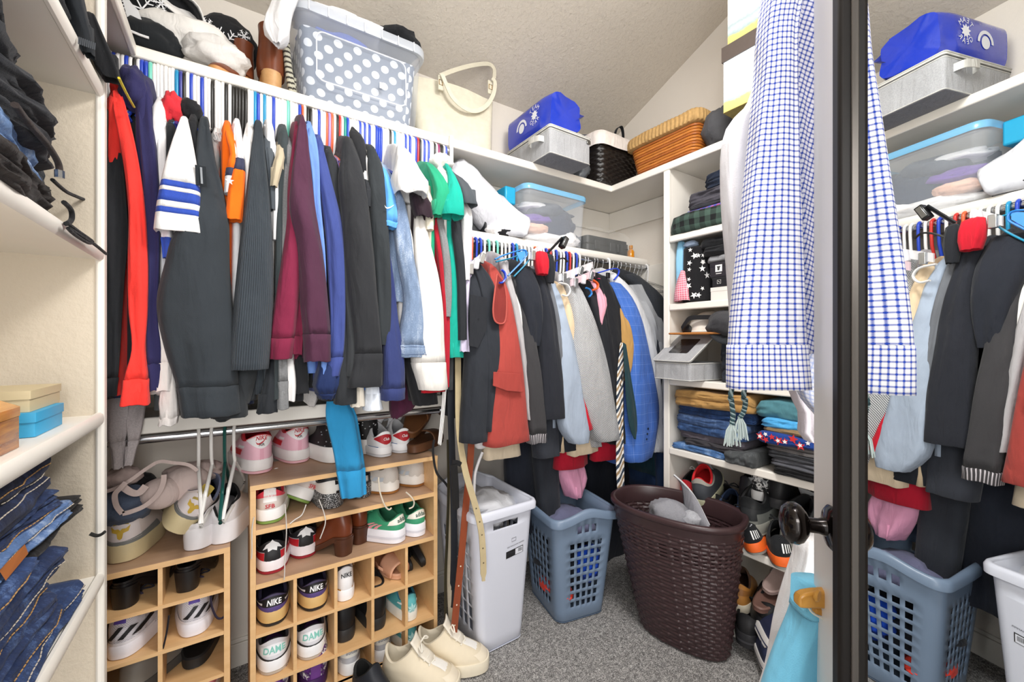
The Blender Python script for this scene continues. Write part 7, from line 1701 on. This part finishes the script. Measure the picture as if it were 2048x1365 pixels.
def photo_box(label, x0, y0, z, w, d, h):
    t = thing('photo_box', label, 'box', (x0, y0, z), group='picture boxes'); pm = photo_mat(); lm = mat('#5b514c', .35, .2, .5, .1, 60, .03, 0, 'lid_brown')
    M = TR(x0+d/2, y0-w/2, z)
    mb = MB(); mb.box(-d/2, d/2, -w/2, w/2, 0, h-.02, M=M); b = mb.build('body', pm, t, smooth=0, bevel=.001)
    mb = MB(); mb.box(-d/2-.001, d/2+.001, -w/2-.001, w/2+.001, -.002, 0, M=M); mb.build('bottom', mat('#8a7a3e', .5, 0, .4, .6, 40, 0, 0, 'bottom_print'), t, smooth=0)
    mb = MB(); mb.box(-d/2-.006, d/2+.006, -w/2-.006, w/2+.006, h-.065, h, M=M); mb.build('lid', lm, t, smooth=0, bevel=.002)
photo_box('lower photo box with mountain print and brown lid on upper shelf', 1.786, 1.003, ZU+.05, .34, .30, .285)
photo_box('upper photo box with mountain print stacked near the ceiling', 1.796, .99, ZU+.336, .33, .29, .30)
# left end of the upper shelf: winter things and boots
WHF = fab('#e4e1dc'); BKC = fab('#1b1c1f')
blob_t('cream fleece jacket with grey zip heaped on the upper shelf', 'fleece_jacket', 'jacket', Q(380, 95, y=1.93), (.16, .10, .085), WHF, 311, .35, flatb=.1)
blob_t('cream fleece hood rolled beside the brown boots', 'fleece_hood', 'hood', Q(436, 112, y=1.86), (.09, .06, .055), fab('#dcd9d5'), 312, .3, flatb=.1)
def snow_hat(label, c, r, sd, rot):
    t = thing('knit_hat', label, 'hat', c); blob(t, 'hat', c, r, BKC, sd, .12, rot=rot)
    mb = MB()
    cam_p = Vector((0, 0, HC)); d = (cam_p-Vector(c)).normalized(); s = d.cross(Vector((0, 0, 1))).normalized(); u = s.cross(d)
    for k, (a, b, sz) in enumerate(((0, 0, .05), (.06, .045, .022), (-.06, .05, .02), (.065, -.04, .018), (-.055, -.04, .016))):
        for m_ in range(6):
            th = PI/3*m_; R_ = lambda q, w_: Vector(c)+d*(r[1]*1.06)+s*(a*r[0]*9+q*math.cos(th)*sz-w_*math.sin(th))+u*(b*r[2]*9+q*math.sin(th)*sz+w_*math.cos(th))
            mb.poly([R_(0, -.0022), R_(1, -.0016), R_(1, .0016), R_(0, .0022)])
            for e in (.45, .75):
                for sg in (1, -1): mb.poly([R_(e, 0), R_(e+.22, sg*.28*sz), R_(e+.28, sg*.26*sz), R_(e+.08, 0)])
    mb.build('snowflake_print', mat('#e8e8ea', .8, name='snow_print'), t, smooth=0)
snow_hat('black hat with white snowflakes at the left end of the upper shelf', Q(284, 18, y=1.93), (.09, .085, .085), 313, (0, .3, 0))
snow_hat('black snowflake hat just left of the brown boots', Q(452, 88, y=1.98), (.105, .07, .10), 314, (0, .1, 0))
t = thing('baseball_cap', 'black cap with white brim edge leaning on the fleece', 'cap', (.02, 1.90, ZU+.2)); mb = MB(); rows = []
for j in range(9):
    f = j/8; rows.append([Vector(Q(lerp(318, 428, f)+6*math.sin(PI*f)*0+lerp(-10, 30, k/10)*math.sin(PI*min(.9, f+.15)), lerp(-12, 72, f)-lerp(-8, 18, k/10)*math.sin(PI*min(.9, f+.15))-math.sin(PI*k/10)*6, y=1.86+.05*math.sin(PI*k/10))) for k in range(11)])
mb.grid(rows); b_ = mb.build('brim', fab('#ebe8e4'), t, smooth=180, solid=.004); mb = MB(); mb.grid([[p+Vector((-.006, -.006, -.012)) for p in r] for r in rows]); mb.build('brim_underside', BKC, b_, smooth=180, solid=.003)
blob(t, 'crown', Q(345, 20, y=1.95), (.07, .07, .06), BKC, 316, .15)
blob_t('black jacket folded at the left end of the upper shelf', 'black_jacket', 'jacket', Q(290, 78, y=1.86), (.085, .06, .055), fab('#1d2023'), 317, .3, flatb=.1)
t = thing('plastic_bag', 'clear zip bag with white papers at the left shelf end', 'bag', (-.16, 1.85, ZU+.15)); mb = MB(); mb.poly([Q(a, b, y=1.81) for a, b in ((244, -5), (262, 65), (298, 78), (276, 20), (252, -5))]); mb.build('bag', clear('#e9eaec', .75, .2), t, smooth=0, solid=.012)
mb = MB(); mb.tube([Q(a, b, y=1.80) for a, b in ((261, 62), (280, 70), (298, 76))], .004, 6); mb.build('zip_slider', clear('#f5f5f6', .9), t)
# brown heeled boots
def boot_pair():
    LB_ = leather('#6f3a22', .3, bump=.08); WD = wood('#b98a58', '#cfa36e', .8, .5, 0)
    for lab, px, py, hd, lean in (('brown leather boot with stacked wooden heel by the tote', 546, 172, 93, 0), ('brown leather boot with toe turned outward left of its twin', 500, 160, -128, 0)):
        P = Q(px, py, y=1.84 if hd > 0 else 1.95); P.z = ZU+.002
        t = thing('heeled_boot', lab, 'boot', P, (0, 0, math.radians(hd)), 'brown heeled boots', 1.0 if hd > 0 else .74)
        if lean: t.location.z = ZU+.05
        n = 32
        mb = MB(); rows = []
        for j in range(12):
            f = j/11; z = f*.09; s = lerp(.86, 1, f); rows.append([Vector((.036+.038*math.cos(2*PI*k/n)*s+.0015*math.cos(j*PI), .036*s*math.sin(2*PI*k/n)+.0006*(j % 2), z)) for k in range(n)])
        mb.loft(rows); mb.build('heel', WD, t, local=True, smooth=50)
        mb = MB(); prof = [(.0, .088, .118, .047), (.0, .11, .12, .05), (.0, .14, .115, .05), (-.002, .17, .105, .047), (0, .20, .098, .044), (0, .25, .095, .044), (-.004, .27, .1, .046)]
        mb.loft([[Vector((x0+ln/2+ln/2*math.cos(2*PI*k/n), w_*math.sin(2*PI*k/n)*1, z_)) for k in range(n)] for x0, z_, ln, w_ in prof], cap0=True, cap1=False); mb.build('shaft', LB_, t, local=True, smooth=70)
        S = shoe_surface(.26, .09, .09, 0); ph = [2*PI*k/40 for k in range(40)]
        mb = MB(); mb.grid([[S(a, j/8)+Vector((0, 0, .02+.07*max(0, min(1, (.16-S(a, j/8).x)/.1)))) for a in ph] for j in range(9)], True); mb.build('vamp', LB_, t, local=True, smooth=70)
        mb = MB(); mb.loft([[Vector((S(a, 0, .003).x, S(a, 0, .003).y, dz+.02+.07*max(0, min(1, (.16-S(a, 0).x)/.1)))) for a in ph] for dz in (-.018, .002)]); mb.build('sole', mat('#c08a52', .5, name='boot_sole'), t, local=True, smooth=50)
boot_pair()
loose('striped grey and white cloth squeezed between boot and tote', 'cloth', 'striped_cloth', fab('#b9b6a4', 'hstripe', c2='#3f3b36', per=.02, w=.4), [(75, 564, 578), (120, 568, 582), (170, 574, 590), (188, 578, 594)], 1.86, dep=.04)

# ------------------------------------------------------------------ foreground shirts by the door
GING = fab('#eeeef2', 'lines', c2='#2143ac', per=.0092, w=.2, bump=.4)
def fgY(px, F_): return ray(px, 682)*F_
def cloth_fg(st, F_, dep, seed, fold=1.0, n=40, flat=.6, curve=0.0):
    """ring for a hanging piece about F_ metres ahead of the doorway, facing the room"""
    nr = Vector((-.555, -.832, 0)); sd = Vector((.832, -.555, 0)); y0, y1 = st[0][0], st[-1][0]
    def ring(py, grow=0.0, dz=0.0):
        xl, xr = interp(st, py); P = []
        cx = (xl+xr)/2; a = (xr-xl)/2*F_/FPX+grow; c = ray(cx, 682)*F_; z = HC+(682.5-py)/FPX*F_
        for k in range(n):
            th = 2*PI*k/n; co, si = math.cos(th), math.sin(th); ex = math.copysign(abs(co)**flat, co); ey = math.copysign(abs(si)**flat, si)
            w = fold*(.006*nz((co*1.7, si, z*2.2), 1, seed)+.0035*nz((co*4, si*2, z*5), 1, seed+3))
            P.append(c+sd*(ex*a+w*.3)-nr*(ey*(dep+grow)+w)+Vector((0, 0, z+dz-HC+HC)))
        return P
    return ring
def fg_piece(parent, name, st, F_, m, dep=.03, seed=0, fold=1.0, cuff=None, flat=.6, step=20):
    r = cloth_fg(st, F_, dep, seed, fold, flat=flat); y0, y1 = st[0][0], st[-1][0]
    cut = cuff or y1; mb = MB(); k = int((cut-y0)/step)+2; rows = [r(lerp(y0, cut, j/(k-1))) for j in range(k)]
    for R_ in rows:
        for p in R_: p.z = p.z
    if cuff: mb.grid(rows, True); mb.cap(rows[0])
    def ending(rows):
        e = rows[-1]; c = sum(e, Vector())/len(e)
        return rows+[[c+(p-c)*.95 for p in e], [c+(p-c)*.9+Vector((0, 0, .05)) for p in e]]
    if not cuff: rows = ending(rows); mb.grid(rows, True); mb.cap(rows[0]); mb.cap(rows[-1])
    o = mb.build(name, m, parent, smooth=180)
    if cuff:
        mb = MB(); rows = [r(cut, -.002), r(cut+1, .0015)]+[r(lerp(cut, y1, j/6), .0015) for j in range(1, 7)]; rows = ending(rows); mb.grid(rows, True, v0=(cut-y0)*F_/FPX); mb.cap(rows[-1]); mb.build('cuff', m, parent, smooth=180)
    return o, r
P = fgY(1560, .68)
t = thing('gingham_shirt', 'white and blue grid check shirt hanging beside the mirror door', 'shirt', (P.x, P.y, 2.1))
fg_piece(t, 'sleeve', [(-140, 1560, 1600), (-40, 1536, 1606), (60, 1522, 1585), (150, 1516, 1583), (300, 1500, 1588), (450, 1484, 1594), (600, 1468, 1600), (690, 1461, 1604), (778, 1460, 1612)], .70, GING, .028, 1, cuff=690, fold=.8)
GING2 = fab('#e6e6ee', 'lines', c2='#2143a4', per=.0088, w=.22, bump=.4, sk=.33)
fg_piece(t, 'body', [(-140, 1575, 1660), (0, 1572, 1655), (200, 1576, 1650), (400, 1586, 1648), (600, 1594, 1648), (708, 1600, 1650)], .745, GING2, .02, 2, fold=1.2)
fg_piece(t, 'shirt_tail', [(690, 1596, 1650), (740, 1592, 1650), (790, 1600, 1650), (836, 1640, 1650)], .775, fab('#d9dae4', 'lines', c2='#a3b0d6', per=.0088, w=.25, sk=.33), .015, 3)
P = fgY(1480, .78)
t = thing('white_shirt', 'plain white shirt hanging left of the grid check shirt', 'shirt', (P.x, P.y, 1.9))
fg_piece(t, 'sleeve', [(-140, 1570, 1600), (60, 1545, 1580), (160, 1518, 1550), (205, 1500, 1530), (240, 1466, 1520), (280, 1452, 1515), (360, 1448, 1510), (430, 1452, 1506), (520, 1462, 1500), (600, 1470, 1494), (640, 1474, 1490)], .83, fab('#e7e6ea'), .035, 5, fold=1.6)
P = fgY(1620, .86)
t = thing('white_shirt', 'off white shirt with black button behind the grid check hem', 'shirt', (P.x, P.y, 1.2))
fg_piece(t, 'tail', [(-140, 1600, 1640), (400, 1600, 1645), (740, 1580, 1650), (790, 1585, 1650), (830, 1604, 1650), (870, 1604, 1650), (884, 1616, 1650)], .86, fab('#d3ccd2'), .02, 6)
mb = MB(); c_ = fgY(1638, .835); c_.z = HC+(682.5-866)/FPX*.835; mb.lathe([(0, 0), (.006, 0), (.006, .003), (0, .003)], 14, Matrix.Translation(c_) @ Matrix.Rotation(PI/2, 4, 'X')); mb.build('button', mat('#1d1c20', .3), t)
# earflap hat cords with tassels
def braid(lab, pts, F_, tpx, tpy):
    P0 = fgY(pts[0][0], F_); t = thing('hat_cord', lab, 'cord', (P0.x, P0.y, HC+(682.5-pts[0][1])/FPX*F_), group='braided cords')
    def at_(a, b): p = fgY(a, F_); p.z = HC+(682.5-b)/FPX*F_; return p
    C_ = [at_(a, b) for a, b in spline(pts, 150)]
    for s, col in ((0, '#3f5a60'), (1, '#9fb2b2'), (2, '#2f464c')):
        mb = MB(); mb.tube([p+Vector((.832, -.555, 0))*.0028*math.sin(i*.7+s*2.1)+Vector((-.555, -.832, 0))*.0022*math.cos(i*.7+s*2.1) for i, p in enumerate(C_)], .0024, 6); mb.build('strand', fab(col), t)
    mb = MB(); e = C_[-1]
    for i in range(30):
        a = random.uniform(0, 6.28); r_ = random.random()**.5; d = Vector((.832, -.555, 0))*math.cos(a)*r_+Vector((.555, .832, 0))*math.sin(a)*r_
        mb.tube([e+d*.003, e+d*.010+Vector((0, 0, -.012)), e+d*.015+Vector((0, 0, -.035-.008*random.random()))], .0011, 4)
    q = mb.build('tassel', fab('#b9c6c4'), t); q['kind'] = 'stuff'
braid('braided teal and white cord ending in a large tassel, left one', [(1575, -90), (1545, 200), (1500, 520), (1464, 772), (1463, 800), (1466, 830), (1464, 850)], .80, 0, 0)
braid('braided teal and white cord with small tassel, right one', [(1585, -90), (1560, 200), (1518, 520), (1489, 772), (1491, 800), (1488, 822), (1480, 836)], .80, 0, 0)
# white garment and turquoise shorts low at the door
P = fgY(1600, .80)
t = thing('white_garment', 'white blouse hanging low behind the turquoise shorts', 'blouse', (P.x, P.y, 1.0))
fg_piece(t, 'body', [(1080, 1600, 1655), (1110, 1596, 1655), (1160, 1580, 1655), (1240, 1558, 1655), (1340, 1540, 1655), (1450, 1510, 1660), (1600, 1490, 1660)], .82, fab('#dedcdc'), .03, 11, fold=2)
TQ = fab('#74bddb'); P = fgY(1610, .70)
t = thing('turquoise_shorts', 'turquoise shorts clipped on a wooden hanger at the bottom right', 'shorts', (P.x, P.y, .95))
fg_piece(t, 'leg', [(1205, 1600, 1655), (1240, 1588, 1655), (1300, 1560, 1655), (1365, 1535, 1655), (1480, 1500, 1660), (1600, 1490, 1660)], .72, TQ, .03, 12, fold=1.5)
fg_piece(t, 'waistband', [(1195, 1597, 1655), (1222, 1592, 1655)], .712, TQ, .032, 13, fold=.6, step=6)
def at_(a, b, F_): p = fgY(a, F_); p.z = HC+(682.5-b)/FPX*F_; return p
HW = wood('#b9812f', '#cf9a4a', .8, .35, 0)
t = thing('wooden_hanger', 'golden wooden hanger holding the turquoise shorts', 'hanger', at_(1620, 1195, .66))
mb = MB(); rows = []
for i, (a, zt_, zb) in enumerate(((1592, 1196, 1208), (1596, 1188, 1212), (1606, 1183, 1213), (1625, 1180, 1213), (1660, 1178, 1214), (1700, 1178, 1214))):
    A, B = at_(a, zt_, .665), at_(a, zb, .665); th = Vector((.555, .832, 0))*.008; rows.append([A-th, A+th, B+th, B-th])
mb.loft(rows); mb.build('bar', HW, t, smooth=30, bevel=.004)
mb = MB(); rows = []
for a, zt_, zb in ((1626, 1214, 1226), (1645, 1216, 1232), (1700, 1226, 1244)):
    A, B = at_(a, zt_, .675), at_(a, zb, .675); th = Vector((.555, .832, 0))*.006; rows.append([A-th, A+th, B+th, B-th])
mb.loft(rows); mb.build('lower_bar', HW, t, smooth=30, bevel=.003)
mb = MB(); mb.lathe([(0, 0), (.008, 0), (.010, .003), (.008, .006), (0, .006)], 16, Matrix.Translation(at_(1630, 1190, .655)) @ Matrix.Rotation(PI/2, 4, 'X')); mb.build('peg', HW, t)
mb = MB(); mb.tube([at_(a, b, .665) for a, b in spline([(1616, 1214), (1624, 1226), (1640, 1236), (1660, 1246)], 14)], .0014, 6); mb.build('hang_loop', fab('#e0dccf'), t)

# ------------------------------------------------------------------ belts at the rack end, bra, hangers on the low rod
def belt(label, col, pts, Y, w=.026, name='belt', group=None, holes=0, lean=0.0):
    t = thing(name, label, 'belt', Q(*pts[0], y=Y), group=group); sp = spline(pts, 40); P = [Q(a, b, y=Y+lean*i/39) for i, (a, b) in enumerate(sp)]
    mb = MB(); rings = []; n_ = len(P)
    for i, p in enumerate(P):
        d = (P[min(i+1, n_-1)]-P[max(i-1, 0)]).normalized(); s = d.cross(Vector((0, 1, 0))).normalized()*w/2*(1 if i < n_-2 else .55); th = Vector((0, .0016, 0)); rings.append([p-s-th, p+s-th, p+s+th, p-s+th])
    mb.loft(rings); mb.build('strap', leather(col, .45) if isinstance(col, str) else col, t, smooth=60)
    if holes:
        mb = MB()
        for h in range(holes):
            p = P[-5-h*3]; mb.lathe([(0, .0), (.0032, 0), (.0032, .0012), (0, .0012)], 10, Matrix.Translation(p+Vector((0, -.0018, 0))) @ Matrix.Rotation(PI/2, 4, 'X'))
        q = mb.build('holes', mat('#e3d9c4' if col != '#b5a582' else '#5d5340', .6, name='eyelet'), t)
    return t
belt('black and white striped belt, leftmost at the rack end', fab('#e6e4e2', 'stripe', c2='#1c1c1e', per=.0065, w=.3), [(893, 690), (890, 760), (886, 820), (880, 880), (878, 890)], 1.60, .016)
belt('long black fabric belt hanging left of the beige belt', '#1d2026', [(902, 700), (901, 800), (904, 900), (907, 1000), (908, 1100), (906, 1180)], 1.66, .03)
belt('narrow black cord belt curling at the shoe rack end', '#1e1e20', [(868, 880), (866, 905), (873, 945), (890, 966), (896, 975)], 1.72, .010)
belt('beige leather belt with punched tip over the white hamper', '#b5a582', [(916, 640), (916, 760), (918, 860), (930, 940), (950, 1010), (962, 1060), (966, 1110), (967, 1163)], 1.66, .028, holes=5, lean=-.16)
belt('reddish brown leather belt reaching the carpet', '#8b4327', [(944, 850), (940, 930), (932, 1010), (924, 1100), (914, 1200), (905, 1292)], 1.62, .032, holes=4)
belt('dark olive belt hanging beside the shoe rack', '#35301f', [(896, 880), (897, 980), (894, 1080), (891, 1160), (892, 1268)], 1.70, .012)
belt('cream fabric belt hanging behind the dark belts', '#c9bda6', [(900, 930), (898, 1050), (898, 1160), (904, 1290)], 1.74, .022)
belt('black patent belt with rounded end beside the brown belt', '#151517', [(908, 930), (911, 980), (912, 1020)], 1.585, .030)
belt('glossy black belt end doubled over at the hanging belts', '#17171a', [(905, 925), (914, 926), (922, 930)], 1.59, .02)
belt('thin dark belt between brown belt and hamper', '#242327', [(912, 1040), (909, 1120), (906, 1200), (904, 1216)], 1.67, .014)
t = thing('back_brush', 'white long handled shower brush standing in the white hamper', 'brush', Q(950, 980, y=1.66))
mb = MB(); mb.tube([Q(a, b, y=1.66) for a, b in spline([(965, 905), (957, 925), (950, 950), (948, 985), (948, 1015)], 20)], .007, 10); mb.build('handle', mat('#e4e2e3', .35, name='white_brush'), t)
blob(t, 'head', Q(962, 885, y=1.66), (.035, .02, .032), mat('#e9e7e8', .4, name='white_brush'), 401, .05)
# bra on the narrow rack
t = thing('bra', 'beige bra with moulded cups and straps lying over the shoes', 'bra', Q(360, 985, y=1.88)); BRA = fab('#c9b6b0', bump=.4); BR2 = fab('#b8a49e', bump=.4)
for nm, px, py, r_, y_ in (('cup', 372, 968, (.072, .05, .062), 1.87), ('cup', 322, 985, (.058, .045, .05), 1.84)):
    c = Q(px, py, y=y_); mb = MB(); rows = []
    for j in range(11):
        ph = PI/2*j/10; rows.append([c+Vector((r_[0]*math.cos(ph)*math.cos(a), -r_[1]*math.sin(ph)*1.1, r_[2]*math.cos(ph)*math.sin(a)*(1.12 if math.sin(a) < 0 else 1))) for a in [2*PI*k/28 for k in range(28)]])
    mb.grid(rows, True); mb.build(nm, BRA, t, smooth=180)
def bstrap(pts, y, w=.011):
    sp = spline(pts, 34); P = [Q(a, b, y=y) for a, b in sp]; mb = MB(); rings = []
    for i, p in enumerate(P):
        d = (P[min(i+1, 33)]-P[max(i-1, 0)]).normalized(); s = d.cross(Vector((0, 1, 0))).normalized()*w/2; th = Vector((0, .001, 0)); rings.append([p-s-th, p+s-th, p+s+th, p-s+th])
    mb.loft(rings); mb.build('strap', BRA, t, smooth=60)
bstrap([(204, 986), (235, 976), (265, 958), (290, 940), (318, 924), (345, 926), (376, 930), (395, 942)], 1.80)
bstrap([(245, 1028), (262, 1024), (290, 1012), (315, 990), (326, 968), (328, 950)], 1.775, .014)
bstrap([(245, 1028), (233, 1012), (230, 990), (242, 976), (252, 965)], 1.775, .014)
bstrap([(240, 970), (262, 985), (278, 986), (292, 972)], 1.79, .02)
blob(t, 'band', Q(388, 945, y=1.92), (.09, .05, .035), BR2, 411, .25)
blob(t, 'band', Q(243, 955, y=1.86), (.05, .04, .03), BR2, 412, .3)
for lab, c, r_, col, sd in (('slate blue cloth heap under the bra straps on the rack', Q(240, 1010, y=1.87), (.09, .08, .06), '#4b5568', 421), ('grey cloth heap by the panel on the narrow rack', Q(215, 985, y=1.90), (.07, .06, .05), '#6c7480', 422), ('black cloth showing between the bra straps', Q(272, 975, y=1.90), (.05, .05, .05), '#161618', 423)):
    blob_t(lab, 'cloth', 'cloth', c, r_, fab(col), sd, .25)
def low_hanger(label, col, x, rz, tilt=0.0, sag=0):
    t = thing('clothes_hanger', label, 'hanger', (x, 1.85, 1.07), (tilt, 0, rz), group='empty hangers on the low rod')
    m = mat(col, .3, name='plastic'); mb = MB(); rr = .021
    hook = [(0, rr*math.cos(a), rr*math.sin(a)) for a in [-.5+(PI+.5)*k/12 for k in range(13)]]
    mb.tube(hook+[(0, -rr, -.05), (0, -.016, -.09), (0, 0, -.115)], .0055, 8); mb.build('hook', m, t, local=True)
    mb = MB(); w, z_ = .205, -.115
    mb.tube([(0, 0, z_), (0, -w*.5, z_-.06), (0, -w+.02, z_-.118), (0, -w, z_-.135), (0, -w+.012, z_-.15), (0, 0, z_-.152), (0, w-.012, z_-.15), (0, w, z_-.135), (0, w-.02, z_-.118), (0, w*.5, z_-.06)], .0058, 8, closed=True); mb.build('frame', m, t, local=True)
    mb = MB()
    for sg in (1, -1): mb.tube([(0, sg*w*.62, z_-.076), (0, sg*w*.6, z_-.068), (0, sg*w*.55, z_-.062)], .0058, 8)
    mb.build('notch', m, t, local=True)
low_hanger('white hanger hooked on the low rod, leftmost of four', '#e9e6e2', -.108, .10)
low_hanger('white hanger hooked on the low rod, second from left', '#ebe8e4', -.068, -.12)
low_hanger('dark green hanger hooked on the low rod between white ones', '#16504a', -.03, -.05)
low_hanger('white hanger hooked on the low rod, right of the green one', '#ebe8e4', .0, -.16)
